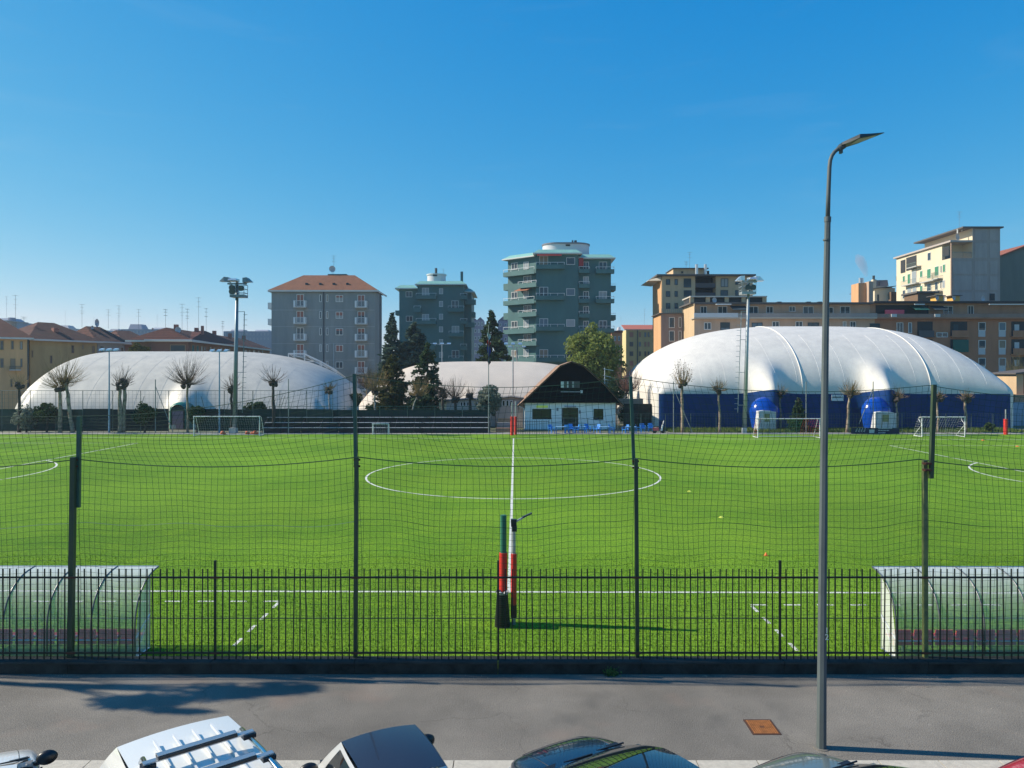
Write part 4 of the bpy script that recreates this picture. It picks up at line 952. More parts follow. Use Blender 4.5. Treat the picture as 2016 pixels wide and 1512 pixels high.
cs = [(1086, 78.2, .6, 'blue chair nearest the black fence, left of all tables'), (1117, 78.4, 2.8, 'blue chair left of the clubhouse door table'), (1123, 79.2, 0, 'blue chair behind the table before the clubhouse door'),
      (1134, 78.2, -1.4, 'blue chair at the left end of the wide table'), (1150, 78.3, 1.5, 'blue chair right of the wide table'), (1157, 79.3, .4, 'blue chair set back right of the wide table'), (1175, 79.0, -.9, 'blue chair standing alone below the small window'),
      (1205, 78.4, 1.2, 'blue chair at the right corner of the clubhouse'), (1231, 78.2, -1, 'blue chair left of the leaning net post'), (1258, 78.2, 1.4, 'blue chair just right of the leaning net post'), (1266, 80, .2, 'blue chair set back near the scooter'), (1281, 80.4, 0, 'blue chair closest to the red and white scooter')]
for (px, D, rz, lab) in cs:
    if c0 is None: c0 = chair(lab, (PX(px, D), D, 0.0), rz)
    else: dup(c0, (PX(px, D), D, 0.0), rz, lab)
table('small table left of the clubhouse door', (PX(1104, 78.3), 78.3, 0)); table('table before the clubhouse door, chairs at both ends', (PX(1142, 78.4), 78.4, 0)); table('table below the clubhouse small window', (PX(1190, 78.3), 78.3, 0)); table('table beside the leaning net post', (PX(1242, 78.3), 78.3, 0))
# scooter
D = 78.4; t = thing('scooter', 'red and white scooter leaning up beside the blue chairs', 'scooter', (PX(1297, D), D, 0)); mr_ = mat('scooter_red', (.5, .02, .05), .3, coat=1); mwh = mat('scooter_white', (.7, .7, .7), .3)
for x, z in ((-.45, .22), (.42, .22)): MB().tube([(x, -.06, z), (x, .06, z)], .22, 14).obj('wheel', M_BLK, t)
MB().hexa([(-.6, -.12, .3), (.0, -.14, .3), (.0, .14, .3), (-.6, .12, .3), (-.65, -.1, .62), (-.05, -.12, .66), (-.05, .12, .66), (-.65, .1, .62)]).obj('rear_body', mr_, t)
MB().hexa([(.2, -.18, .3), (.34, -.18, .3), (.34, .18, .3), (.2, .18, .3), (.36, -.16, .95), (.46, -.16, .95), (.46, .16, .95), (.36, .16, .95)]).obj('leg_shield', mwh, t)
MB().box(-.6, -.05, -.12, .12, .67, .75).obj('saddle', M_BLK, t); MB().bar((.42, -.3, 1.02), (.42, .3, 1.02), .05).obj('handlebar', M_BLK, t)
MB().hexa([(.42, -.15, 1.0), (.46, -.15, 1.0), (.46, .15, 1.0), (.42, .15, 1.0), (.52, -.12, 1.4), (.54, -.12, 1.4), (.54, .12, 1.4), (.52, .12, 1.4)]).obj('windscreen', mat('clear_plastic', (.75, .75, .75), .2), t)
# ================================================================== buildings
M_WFR = mat('window_frame_white', (.62, .62, .60), .6); M_WDK = mat('window_glass', (.035, .05, .065), .12, spec=.6)
M_SHR = mat('shutter_red', (.30, .12, .09), .7); M_SHG = mat('shutter_green', (.04, .20, .11), .7); M_SHD = mat('shutter_dark', (.03, .05, .06), .7)
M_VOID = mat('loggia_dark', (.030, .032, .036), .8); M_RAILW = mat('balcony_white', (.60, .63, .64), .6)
class Facade:
    """vertical plane through (x0,y0) running along angle rz; local x along it, local -y outward"""
    def __init__(s, x0, y0, rz=0): s.p = Vector((x0, y0)); s.rz = rz; s.d = Vector((cos(rz), sin(rz))); s.n = Vector((-sin(rz), cos(rz)))
    def hit(s, px, py, off=0.0):
        r = Vector(((px-VX)/FOC, 1.0)); p = s.p-s.n*off
        tt = p.dot(s.n)/r.dot(s.n); q = r*tt
        return (q-s.p).dot(s.d), CH-(py-VY)/FOC*tt
    def rect(s, a, b, c, d, off=0.0):
        s0, z1 = s.hit(a, c, off); s1, z0 = s.hit(b, d, off)
        mid = (a+b)/2; _, z1 = s.hit(mid, c, off); _, z0 = s.hit(mid, d, off)
        return min(s0, s1), max(s0, s1), z0, z1
WM = {}
CURTM = [mat('curtain_pale', (.30, .31, .30), .5), mat('curtain_warm', (.22, .17, .12), .5), mat('curtain_blue', (.10, .15, .19), .4)]
def window(t, fc, a, b, c, d, style='frame', off=.02, frame=M_WFR, mull=1, th=.09, pane=None, loc0=(0, 0), rz=0):
    """style: frame, shutter_red/green/dark, half_red, plain, panel"""
    x0, x1, z0, z1 = fc.rect(a, b, c, d); w_ = max(.25, round((x1-x0)/.1)*.1); h = max(.3, round((z1-z0)/.1)*.1)
    key = (w_, h, frame.name, mull)
    if key not in WM:
        mb = MB(); mb.box(0, w_, -.07, 0, 0, th).box(0, w_, -.07, 0, h-th, h).box(0, th, -.07, 0, th, h-th).box(w_-th, w_, -.07, 0, th, h-th)
        if mull and w_ > .8: mb.box(w_/2-.04, w_/2+.04, -.06, 0, th, h-th)
        fm = mb.mesh('window', frame)
        pm = MB().box(th, w_-th, -.025, -.005, th, h-th).mesh('pane', M_WDK)
        WM[key] = (fm, pm)
    fm, pm = WM[key]; off_ = loc0
    o = inst('window', fm, t, (x0+loc0[0], -.003+loc0[1], z0), rz)
    if pane: MB().box(th, w_-th, -.025, -.005, th, h-th).obj('pane', pane, o)
    else: q_ = inst('pane', pm if CURT.random() > .3 else MB().box(th, w_-th, -.025, -.005, th, h-th).mesh('pane', CURTM[CURT.randrange(3)]), o)
    sh = {'red': M_SHR, 'green': M_SHG, 'dark': M_SHD, 'teal': mat('shutter_teal', (.02, .11, .12), .7)}.get(style.split('_')[-1])
    if sh:
        k = {'full': 0.02, 'half': .45, 'third': .66, 'most': .25}[style.split('_')[0]]
        MB().box(th, w_-th, -.055, -.027, th+(h-2*th)*k, h-th).obj('shutter', sh, o)
    return o
def balcony(t, fc, a, b, c, d, wallm, depth=1.1, rail=True, railm=M_RAILW, solid=True, off=1.1, slab=.18):
    """parapet front rect in px (measured at the parapet plane)"""
    x0, x1, z0, z1 = fc.rect(a, b, c, d, off); W = x1-x0; h = z1-z0
    mb = MB().box(0, W, -depth, 0, 0, slab)
    o = mb.obj('balcony', mat('slab_concrete', (.45, .45, .43), .8) if not solid else wallm, t, (x0, -.004, z0))
    if solid:
        hh = h*.62 if rail else h
        MB().box(0, W, -depth-.06, -depth-.002, -.02, hh).box(0, .08, -depth, 0, slab+.002, hh).box(W-.08, W, -depth, 0, slab+.002, hh).obj('parapet', wallm, o)
        if rail:
            mr = MB().box(0, W, -depth-.05, -depth, h-.07, h).box(0, .06, -depth, 0, h-.07, h).box(W-.06, W, -depth, 0, h-.07, h)
            n = max(1, round(W/1.5))
            for k in range(n+1): x = min(W-.06, k*W/n); mr.box(x, x+.06, -depth-.05, -depth, hh, h-.07)
            mr.obj('railing', railm, o)
    else:
        mr = MB().box(0, W, -depth, -depth+.04, h-.05, h).box(0, .04, -depth+.04, 0, h-.05, h).box(W-.04, W, -depth+.04, 0, h-.05, h)
        n = max(4, round(W/.16))
        for k in range(n+1): x = k*(W-.03)/n; mr.box(x, x+.03, -depth, -depth+.03, slab, h-.05)
        for k in range(5): y = -depth+k*depth/5; mr.box(0, .03, y, y+.03, slab, h-.05); mr.box(W-.03, W, y, y+.03, slab, h-.05)
        mr.obj('railing', railm, o)
        if rail == 'panels':
            MB().box(0, W*.16, -depth-.03, -depth-.002, .1, h).box(W*.84, W, -depth-.03, -depth-.002, .1, h).obj('side_panel', railm, o)
    return o
def antenna(t, x, y, z, h, kind=0, m=None):
    m = m or mat('antenna_metal', (.20, .21, .22), .5, .3)
    mb = MB().tube([(0, 0, 0), (0, 0, h)], .024, 5)
    for q, l_ in ((.98, .9), (.86, .5), (.7, .75), (.6, .35))[:3+kind % 2]:
        mb.bar((-l_/2, 0, h*q), (l_/2, 0, h*q), .024)
        for j in range(4): mb.bar((-l_/2+l_*j/3, -.25, h*q), (-l_/2+l_*j/3, .25, h*q), .02)
    mb.obj('antenna', m, t, (x, y, z))
def dish(t, x, y, z, r=.5, face=-1):
    rows = []
    for i in range(5):
        k = i/4; rows.append([(r*k*cos(a)+0, -.3*(1-k*k)*r*-1, r*k*sin(a)) for a in [2*pi*j/12 for j in range(13)]])
    MB().grid(rows).tube([(0, .05, 0), (0, .15, -r*1.6)], .04, 5).obj('satellite_dish', mat('dish_grey', (.45, .46, .48), .5), t, (x, y, z), smooth=True, rz=.5)
def hiproof(t, x0, x1, y0, y1, z, rise, ov, m, ridge_in, fascia=None, hipl=True, hipr=True):
    a, b, c, d = x0-ov, x1+ov, y0-ov, y1+ov; ym = (c+d)/2; ra = a+(ridge_in if hipl else 0); rb = b-(ridge_in if hipr else 0)
    mb = MB(); e = [(a, c, z), (b, c, z), (b, d, z), (a, d, z)]; r0, r1 = (ra, ym, z+rise), (rb, ym, z+rise)
    mb.quad(e[0], e[1], r1, r0); mb.quad(e[2], e[3], r0, r1); mb.tri(e[3], e[0], r0); mb.tri(e[1], e[2], r1); mb.quad(e[3], e[2], e[1], e[0])
    mb.obj('roof', m, t)
    if fascia: MB().box(a, b, c-.04, c+.10, z-.28, z-.002).box(b-.10, b+.04, c+.10, d, z-.28, z-.002).box(a-.04, a+.10, c+.10, d, z-.28, z-.002).obj('gutter', fascia, t)
def tilemat(name, c1, c2, s=6.0):
    m = mat(name, c1, .85, col2=c2, vscale=.9, vdetail=8); n = m.node_tree.nodes; l = m.node_tree.links
    g = n.new('ShaderNodeTexCoord'); wv = n.new('ShaderNodeTexWave'); wv.bands_direction = 'X'; wv.inputs['Scale'].default_value = s/3.14*1.0; wv.inputs['Distortion'].default_value = .4
    w2 = n.new('ShaderNodeTexWave'); w2.bands_direction = 'Z'; w2.inputs['Scale'].default_value = s/3.14; w2.inputs['Distortion'].default_value = .3
    l.new(g.outputs['Object'], wv.inputs['Vector']); l.new(g.outputs['Object'], w2.inputs['Vector'])
    ad = n.new('ShaderNodeMath'); ad.operation = 'ADD'; l.new(wv.outputs['Fac'], ad.inputs[0]); l.new(w2.outputs['Fac'], ad.inputs[1])
    bp = n.new('ShaderNodeBump'); bp.inputs['Strength'].default_value = .9; bp.inputs['Distance'].default_value = .12
    l.new(ad.outputs[0], bp.inputs['Height']); l.new(bp.outputs[0], n['Principled BSDF'].inputs['Normal'])
    mx0 = [x for x in n if x.bl_idname == 'ShaderNodeMix'][0]; mu = n.new('ShaderNodeMix'); mu.data_type = 'RGBA'; mu.blend_type = 'MULTIPLY'; mu.inputs['Factor'].default_value = 1
    mr = n.new('ShaderNodeMapRange'); mr.inputs['To Min'].default_value = .6; mr.inputs['To Max'].default_value = 1.15; mr.inputs['From Max'].default_value = 2; l.new(ad.outputs[0], mr.inputs['Value'])
    l.new(mx0.outputs['Result'], mu.inputs['A']); l.new(mr.outputs[0], mu.inputs['B']); l.new(mu.outputs['Result'], n['Principled BSDF'].inputs['Base Color'])
    return m
TILE_R = tilemat('roof_tiles_red', (.42, .17, .09), (.30, .13, .075), 9); TILE_B = tilemat('roof_tiles_brown', (.17, .042, .026), (.085, .026, .020), 7)
TILE_O = tilemat('roof_tiles_orange', (.48, .15, .08), (.40, .13, .08), 7)
def plaster(name, c, v=.14): return mat(name, c, .9, col2=tuple(x*(1-v*1.8) for x in c), vscale=.45, vdetail=10, stretch=(1.6, 1.6, .3))
# --- grey apartment block
D = 130.0; X0 = PX(534.5, D); fc = Facade(X0, D)
t = thing('apartment_block', 'grey six storey apartment block with red tiled hip roof', 'building', (X0, D, 0))
W = PX(738, D)-X0; zt = PZ(575, D); MG = plaster('render_grey', (.25, .275, .275)); DEP = 8.0
cw = .45
MB().prism([(0, 0), (W-.0, 0), (W+cw, 2.2), (W-.2, DEP), (0, DEP)], 0, zt).obj('wall', MG, t)
hiproof(t, 0, W+.1, 0, DEP, zt+.3, 3.2, .5, TILE_R, 5.0, mat('gutter_grey', (.55, .55, .52), .7))
mb = MB()
for py in (611, 643.5, 677, 709.5): z = PZ(py, D); mb.box(0, W, -.03, -.002, z, z+.12)
mb.obj('string_course', plaster('render_pale', (.33, .35, .36)), t)
st = ['half_red', 'half_red', 'plain', 'full_red', 'full_red']; st2 = ['half_red', 'third_red', 'third_red', 'third_red', 'full_red']; st3 = ['third_red', 'half_red', 'third_red', 'full_red', 'most_dark']
for i in range(6):
    y = 32.7*i
    for a, b in ((629, 634), (642, 646.5)): window(t, fc, a, b, 580.5+y, 594.5+y, 'plain', mull=0)
    window(t, fc, 661, 675.5, 581+y, 594.5+y, st3[i % 5])
    window(t, fc, 584, 599, 580+y, 603+y, st[i % 5]); window(t, fc, 704, 718.5, 580.5+y, 604+y, st2[i % 5])
    balcony(t, fc, 577.5, 601.5, 591.5+y, 605.5+y, MG, 1.1, 'panels', solid=False); balcony(t, fc, 698.5, 721.5, 592+y, 606+y, MG, 1.1, 'panels', solid=False)
for i in range(2):
    z = PZ(607+32*i, D); MB().box(-1.0, 0, 1.0, 3.4, z, z+.18).box(-1.0, -.94, 1.0, 3.4, z+.18, z+1.1).box(-.94, 0, 1.0, 1.06, z+.18, z+1.1).obj('balcony', M_RAILW, t)
MB().tube([(PX(637.5, D)-X0, -.08, 0), (PX(637.5, D)-X0, -.08, zt)], .09, 6).obj('downpipe', mat('pipe_dark', (.04, .05, .07), .6), t)
MB().tube([(W+.52, 2.3, 0), (W+.52, 2.3, zt)], .09, 6).obj('downpipe', MATS['pipe_dark'], t)
MB().tube([(PX(657.5, D)-X0, -.08, 0), (PX(657.5, D)-X0, -.08, PZ(676, D))], .07, 6).obj('downpipe', mat('pipe_pale', (.4, .45, .48), .6), t)
zr = zt+3.6; MB().box(PX(634, D)-X0, PX(672, D)-X0, 4.0, 5.6, zr-.6, zr+.12).obj('roof_vent', M_SHD, t)
for px in (600, 627, 654, 681): x = PX(px, D)-X0; MB().box(x-.2, x+.2, 1.0, 1.4, zt+1.4, zt+1.75).obj('roof_vent', M_SHD, t)
antenna(t, PX(644, D)-X0, 4.8, zr, 3.6); dish(t, PX(642, D)-X0, 4.4, zr+1.1, .6)
# --- green tiled blocks
MGT = mat('green_tiles', (.050, .150, .150), .6, col2=(.030, .10, .108), vscale=.3, vdetail=8, stretch=(1, 1, .35)); MGTL = mat('green_parapet', (.05, .14, .14), .6, var=.12, vscale=.6)
M_EAVE = mat('eave_pale', (.55, .58, .56), .7); M_COPPER = mat('verdigris_roof', (.20, .42, .37), .7, var=.1, vscale=.5)
def slabroof(t, x0, x1, y0, y1, z, ov=.9):
    MB().box(x0-ov, x1+ov, y0-ov, y1+ov, z, z+.22).obj('eave', M_EAVE, t)
    a, b, c, d = x0-ov+.1, x1+ov-.1, y0-ov+.1, y1+ov-.1; i = 1.0
    MB().hexa([(a, c, z+.222), (b, c, z+.222), (b, d, z+.222), (a, d, z+.222), (a+i, c+i, z+1.0), (b-i, c+i, z+1.0), (b-i, d-i, z+1.0), (a+i, d-i, z+1.0)]).obj('roof', M_COPPER, t)
D = 170.0; X0 = PX(784, D); fc = Facade(X0, D)
t = thing('apartment_block', 'shorter dark green tiled block with a small round white penthouse', 'building', (X0, D, 0)); g = lambda px: PX(px, D)-X0
MB().box(0, g(822), 1.5, 14, 0, PZ(568, D)).obj('wall', MGT, t); MB().box(g(822)+.01, g(913), 0, 14, 0, PZ(562.5, D)).obj('wall', MGT, t); MB().box(g(913)+.01, g(927), 2.5, 14, 0, PZ(573, D)).obj('wall', MGT, t)
slabroof(t, 0, g(822)-1, 1.5, 14, PZ(568, D)); slabroof(t, g(825), g(911), 0, 14.5, PZ(562.5, D)+.1); slabroof(t, g(915), g(926), 2.5, 14.2, PZ(574, D))
rows = [[(g(854)+2.2*cos(a)*1.0, 6+2.2*sin(a), z) for a in [2*pi*k/24 for k in range(25)]] for z in (PZ(557, D), PZ(540.5, D+4))]
MB().grid([r_[::-1] for r_ in rows]).obj('penthouse', mat('penthouse_white', (.60, .58, .60), .8), t, smooth=True)
MB().cyl((g(854), 6), 2.4, PZ(540.5, D+4), PZ(538.5, D+4), 24).obj('penthouse_roof', M_EAVE, t); MB().box(g(849), g(857), 3.7, 3.78, PZ(544, D+4), PZ(541, D+4)).obj('vent', M_VOID, t)
MB().cyl((g(853), 6), .3, PZ(538.5, D+4), PZ(528, D+6), 8).obj('flue', M_SHD, t)
MB().box(g(904.7), g(909.7), 3, 3.6, PZ(562, D), PZ(531, D)).obj('chimney', MGT, t)
for a, b, c, d in ((819, 858.6, 577, 588.5), (819, 858.6, 626.5, 638), (882, 913.5, 602, 613.5), (883.5, 912.5, 651.5, 662.5), (814.5, 828, 602, 614.5), (906, 919.5, 577.5, 589), (906, 919.5, 627, 637.5), (883, 912.5, 700.5, 712), (906, 919, 677, 689), (820, 857, 676, 688)):
    balcony(t, fc, a, b, c, d, MGTL)
fc2 = Facade(X0, D+2.5)
for a, b, c, d in ((914, 936, 588.5, 598.5), (914, 934, 634, 643.5)): x0, x1, z0, z1 = fc.rect(a, b, c, d); MB().box(x0, x1, 1.2, 2.49, z0, z1).obj('balcony', MGTL, t)
for a, b, c, d in ((774, 785, 609, 618), (926, 934, 612, 622)): x0, x1, z0, z1 = fc.rect(a, b, c, d); MB().box(x0, x1, 3, 6, z0, z1).obj('balcony', MGTL, t)
for a, b, c, d in ((797, 810, 572, 583.5), (797.5, 811, 621, 632), (797.5, 811, 670, 681)): window(t, fc, a, b, c, d, 'plain', loc0=(0, 1.5))
for i in range(6): window(t, fc, 864.5, 872, 567.5+25*i, 579+25*i, 'plain', mull=0, pane=mat('curtain_pane', (.28, .31, .33), .4))
for a, b, c, d in ((831, 845, 566.5, 583), (831, 845, 618.5, 633), (889, 903, 592, 608), (889.5, 904, 641.5, 658), (889.5, 904, 690, 705)): window(t, fc, a, b, c, d, 'plain', pane=MATS['curtain_pane'] if a == 831 else None)
antenna(t, g(869), 5, PZ(553, D), 3.5)
# right green block
D = 145.0; X0 = PX(1055, D); fc = Facade(X0, D); g = lambda px: PX(px, D)-X0
t = thing('apartment_block', 'taller dark green tiled block with a long white penthouse', 'building', (X0, D, 0))
MB().box(0, g(1139), 0, 14, 0, PZ(501, D)).obj('wall', MGT, t); MB().box(g(1139)+.01, g(1204), .9, 14, 0, PZ(509, D)).obj('wall', MGT, t)
slabroof(t, .3, g(1137), 0, 15, PZ(501, D)); slabroof(t, g(1146), g(1203), .9, 14.8, PZ(509, D))
al = -atan2(5.0, 5.9); Dl = 150.4; XL = PX(1000, Dl); fl = Facade(XL, Dl, al); Ll = (Vector((X0, 145.4))-Vector((XL, Dl))).length
lw = bpy.data.objects.new('left_wing', None)
# left wing is modelled as its own angled part
def winged(mb, name, m, parent=None): return mb.obj(name, m, parent, (XL-X0, Dl-D, 0) if parent is t else (0, 0, 0), rz=al if parent is t else 0)
lw = MB().box(0, Ll, 0, 9, 0, PZ(513, Dl)).obj('wing', MGT, t, (XL-X0, Dl-D, 0), rz=al)
MB().box(-.9, Ll, -.9, 9, PZ(513, Dl)+.002, PZ(513, Dl)+.24).obj('eave', M_EAVE, lw); MB().hexa([(-.8, -.8, PZ(513, Dl)+.242), (Ll, -.8, PZ(513, Dl)+.242), (Ll, 9, PZ(513, Dl)+.242), (-.8, 9, PZ(513, Dl)+.242), (.3, .3, PZ(513, Dl)+1), (Ll, .3, PZ(513, Dl)+1), (Ll, 8, PZ(513, Dl)+1), (.3, 8, PZ(513, Dl)+1)]).obj('roof', M_COPPER, lw)
for i in range(4):
    y = 57.4*i
    for (a, b, c, d) in ((991, 1052, 528+y, 542+y), (1020, 1056, 553+y, 566+y)):
        if d > 720: continue
        x0, x1, z0, z1 = fl.rect(a, b, c, d, 1.1); W = x1-x0; h = z1-z0
        MB().box(x0, x1, -1.1, -.003, z0, z0+.18).box(x0, x1, -1.16, -1.1, z0, z0+h*.62).box(x0, x0+.08, -1.1, -.003, z0+.181, z0+h*.62).obj('balcony', MGTL, lw)
        mr = MB().box(x0, x1, -1.15, -1.10, z1-.07, z1)
        for k in range(5): x = x0+(W-.06)*k/4; mr.box(x, x+.06, -1.15, -1.10, z0+h*.62, z1-.07)
        mr.obj('railing', M_RAILW, lw)
    for (a, b, c, d) in ((1007, 1019, 517+y, 531+y), (1031, 1041, 515+y, 530+y), (1031, 1046, 543+y, 556+y)):
        if d > 720: continue
        window(lw, fl, a, b, c, d, 'plain', pane=MATS['curtain_pane'] if b == 1041 else None)
for i in range(3):
    a, b, c, d = 988, 1001, 558+29*2*i, 571+29*2*i; x0, x1, z0, z1 = fl.rect(a, b, c, d); MB().box(x0, x1, .5, 3, z0, z1).obj('balcony', MGTL, lw)
for i in range(4):
    y = 61*i
    if 529+y < 720: balcony(t, fc, 1055.5, 1111.5, 516+y, 529+y, MGTL)
    window(t, fc, 1062, 1079, 504.5+y, 524+y, 'plain', mull=1)
    window(t, fc, 1115, 1132, 507+y, 521+y, 'plain', mull=0, pane=MATS['curtain_pane'] if i == 2 else None)
for i in range(6):
    y = 29.3*i; fr = Facade(X0, D+.9)
    o = balcony(t, fr, 1139.8, 1160.8, 524.5+y, 537.5+y, MGTL); o.location.y += .9
    window(t, fc, 1149, 1159.5, 514+y, 530+y, 'plain', loc0=(0, .9), pane=MATS['curtain_pane'] if i == 1 else None)
for i in range(3):
    y = 58.3*i
    o = balcony(t, fr, 1173.5, 1209.5, 525+y, 538+y, MGTL); o.location.y += .9
    window(t, fc, 1180, 1196, 514+y, 531+y, 'plain', loc0=(0, .9))
    if i < 2:
        x0, x1, z0, z1 = fc.rect(1200.5, 1214.5, 557+y, 570+y); MB().box(x0, x1, 1.5, 5, z0, z1-.35).obj('balcony', MGTL, t); MB().box(x0, x1, 1.5, 1.55, z1-.07, z1).obj('railing', M_RAILW, t)
x0, x1, z0, z1 = fc.rect(1057, 1105, 499.5, 505.5)
MB().hexa([(x0, -1.3, z0), (x1, -1.3, z0), (x1, -.01, z0+.7), (x0, -.01, z0+.7), (x0, -1.3, z0+.08), (x1, -1.3, z0+.08), (x1, -.01, z0+.78), (x0, -.01, z0+.78)]).obj('awning', mat('awning_red', (.28, .03, .03), .8), t)
x0, x1, z0, z1 = fc.rect(1139.6, 1148.5, 508, 524); MB().box(x0, x1, -.2, .85, z0, z1).obj('awning', MATS['awning_red'], t)
x0, x1, z0, z1 = fl.rect(1022, 1048, 568, 574); MB().hexa([(x0, -1.6, z0), (x1, -1.6, z0), (x1, -.01, z0+.6), (x0, -.01, z0+.6), (x0, -1.6, z0+.08), (x1, -1.6, z0+.08), (x1, -.01, z0+.68), (x0, -.01, z0+.68)]).obj('awning', mat('awning_rust', (.34, .13, .07), .8), lw)
def stadium(x0, x1, y, r, z0, z1, n=12):
    pts = [(x0+r+r*cos(a), y+r*sin(a)) for a in [pi/2+pi*k/n for k in range(n+1)]]+[(x1-r+r*cos(a), y+r*sin(a)) for a in [-pi/2+pi*k/n for k in range(n+1)]]
    return MB().prism(pts, z0, z1)
stadium(g(1071)-.1, g(1162)+.3, 5.0, 3, PZ(503, D), PZ(480.5, D+2.5)).obj('penthouse', MATS['penthouse_white'], t, auto=30, smooth=True)
stadium(g(1069.5)-.1, g(1163.5)+.3, 5.0, 3.2, PZ(480.5, D+2.5), PZ(478, D+2.5)).obj('penthouse_roof', mat('roof_edge_dark', (.18, .17, .20), .7), t)
MB().box(g(1115), g(1124), 1.9, 1.99, PZ(484.5, D+2), PZ(481.3, D+2)).obj('vent', M_VOID, t)
MB().box(g(1129), g(1132), 4, 4.5, PZ(479, D+2), PZ(473, D+4)).box(g(1134), g(1139), 4, 4.5, PZ(479, D+2), PZ(473, D+4)).obj('chimney', M_SHD, t)
# --- yellow/tan complex: tower + long wing
MY = plaster('render_yellow', (.60, .44, .27)); MYL = plaster('render_orange_sunlit', (.62, .36, .18)); MT = plaster('render_tan', (.52, .36, .26)); MTD = plaster('render_brown', (.42, .19, .105))
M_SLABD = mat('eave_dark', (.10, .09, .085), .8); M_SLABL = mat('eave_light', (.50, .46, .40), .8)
D = 140.0; X0 = PX(1303, D); fc = Facade(X0, D); g = lambda px: PX(px, D)-X0
t = thing('apartment_tower', 'yellow apartment tower with dark loggias behind the floodlight mast', 'building', (X0, D, 0))
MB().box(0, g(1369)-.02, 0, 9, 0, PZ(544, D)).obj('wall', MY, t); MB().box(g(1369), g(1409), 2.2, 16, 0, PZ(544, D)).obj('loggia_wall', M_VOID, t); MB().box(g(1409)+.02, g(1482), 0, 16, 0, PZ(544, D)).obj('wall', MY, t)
MB().box(-.06, -.002, .3, 9, 0, PZ(552, D)).obj('side_wall', MYL, t)  # left face recoloured as the sunlit side of the yellow render
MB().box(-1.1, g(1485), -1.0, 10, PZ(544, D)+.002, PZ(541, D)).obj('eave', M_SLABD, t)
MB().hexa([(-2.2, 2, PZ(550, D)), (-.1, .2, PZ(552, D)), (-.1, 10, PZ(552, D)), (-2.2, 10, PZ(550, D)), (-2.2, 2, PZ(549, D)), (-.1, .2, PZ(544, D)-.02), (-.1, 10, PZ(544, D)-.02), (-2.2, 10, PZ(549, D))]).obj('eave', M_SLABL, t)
for py in (566, 585, 604): MB().box(g(1369)+.02, g(1409)-.02, .1, 2.18, PZ(py, D), PZ(py-1.5, D)).box(g(1369)+.02, g(1409)-.02, .1, .18, PZ(py-1.5, D)+.002, PZ(py-9, D)).obj('balcony', mat('loggia_parapet', (.08, .075, .08), .8), t)
MB().box(g(1332), g(1399), 3, 9, PZ(541, D)+.01, PZ(525, D)).obj('penthouse', MY, t); MB().box(g(1330), g(1402), 2.4, 9.6, PZ(525, D)+.002, PZ(523.6, D)).obj('penthouse_roof', M_SLABD, t)
MB().box(g(1348), g(1352), 2.9, 2.99, PZ(534, D), PZ(530, D)).obj('vent', M_VOID, t)
MB().box(g(1399)+.02, g(1406), 3.5, 8, PZ(541, D)+.01, PZ(528, D)).obj('lift_housing', M_VOID, t)
for px in (1374, 1391.5): MB().cyl((g(px), 1), .28, PZ(541, D), PZ(519, D), 10).obj('flue', mat('steel_flue', (.55, .56, .58), .3, .7), t)
antenna(t, g(1363), 5, PZ(525, D), 1.8, 1); antenna(t, g(1370), 5, PZ(525, D), 3.6, 0)
for i, y in enumerate((0, 23.5, 47)):
    for a, b, c, d in ((1311, 1319, 549.5, 561), (1328, 1334.5, 549.5, 561)): window(t, fc, a, b, c+y, d+y, 'plain', mull=0, frame=M_SHD)
for a, b, c, d in ((1346, 1361, 548, 566), (1346, 1361.5, 571.5, 584), (1419, 1433, 548, 565), (1418.5, 1433, 571, 582.5), (1447.5, 1455.5, 551, 560.5), (1447.5, 1455, 571.5, 582.5)): window(t, fc, a, b, c, d, 'most_dark' if a == 1346 else 'plain', frame=M_SHD)
# lower bay in front, with two recessed windows
D = 132.0; X0 = PX(1302, D); fc = Facade(X0, D); g = lambda px: PX(px, D)-X0
t = thing('apartment_wing', 'low shaded brown bay with white windows at the foot of the yellow tower', 'building', (X0, D, 0))
MB().box(0, g(1345), 0, 7, 0, PZ(618, D)).obj('wall', plaster('render_mauve', (.26, .20, .18)), t); MB().box(-.5, g(1345), -.4, 7, PZ(618, D)+.002, PZ(616.5, D)).obj('coping', M_SLABD, t)
MB().box(-.06, -.002, .1, 7, 0, PZ(618, D)).obj('side_wall', MYL, t)  # sunlight on the left side of the bay is in this colour
for a, b, c, d in ((1317, 1328, 624.5, 645.5), (1317, 1328, 651, 672), (1336, 1341.5, 624.5, 645), (1336, 1341.5, 651, 672)): window(t, fc, a, b, c, d, 'plain', mull=0)
mr = MB().box(0, g(1345), -.1, -.06, PZ(608, D)-.05, PZ(608, D))
for k in range(12): x = k*g(1345)/11; mr.box(x, x+.05, -.1, -.06, PZ(616.5, D), PZ(608, D)-.05)
mr.obj('railing', M_THIN, t)
# long wing
D = 124.0; X0 = PX(1367.5, D); fc = Facade(X0, D); g = lambda px: PX(px, D)-X0
t = thing('apartment_wing', 'long tan and brown apartment wing with terraces behind the big dome', 'building', (X0, D, 0)); ZR = PZ(597.5, D); ZB = PZ(628, D); XE = g(2200)
MB().box(0, g(1722), 1.6, 8.4, ZB+.3, ZR).obj('attic_wall', MT, t); MB().box(g(1722)+.02, XE, 1.6, 13, ZB+.3, PZ(595.5, D)).obj('attic_wall', plaster('render_brown_pale', (.44, .27, .18)), t)
MB().box(0, g(1722), 0, 8.4, 0, ZB).obj('wall', MT, t); MB().box(g(1722)+.02, XE, 0, 13, 0, ZB).obj('wall', MTD, t)
MB().box(-.06, -.002, 0, 8.4, 0, ZR).obj('side_wall', plaster('render_cream_sunlit', (.60, .43, .26)), t)  # left end gets a brighter colour for the sun on it
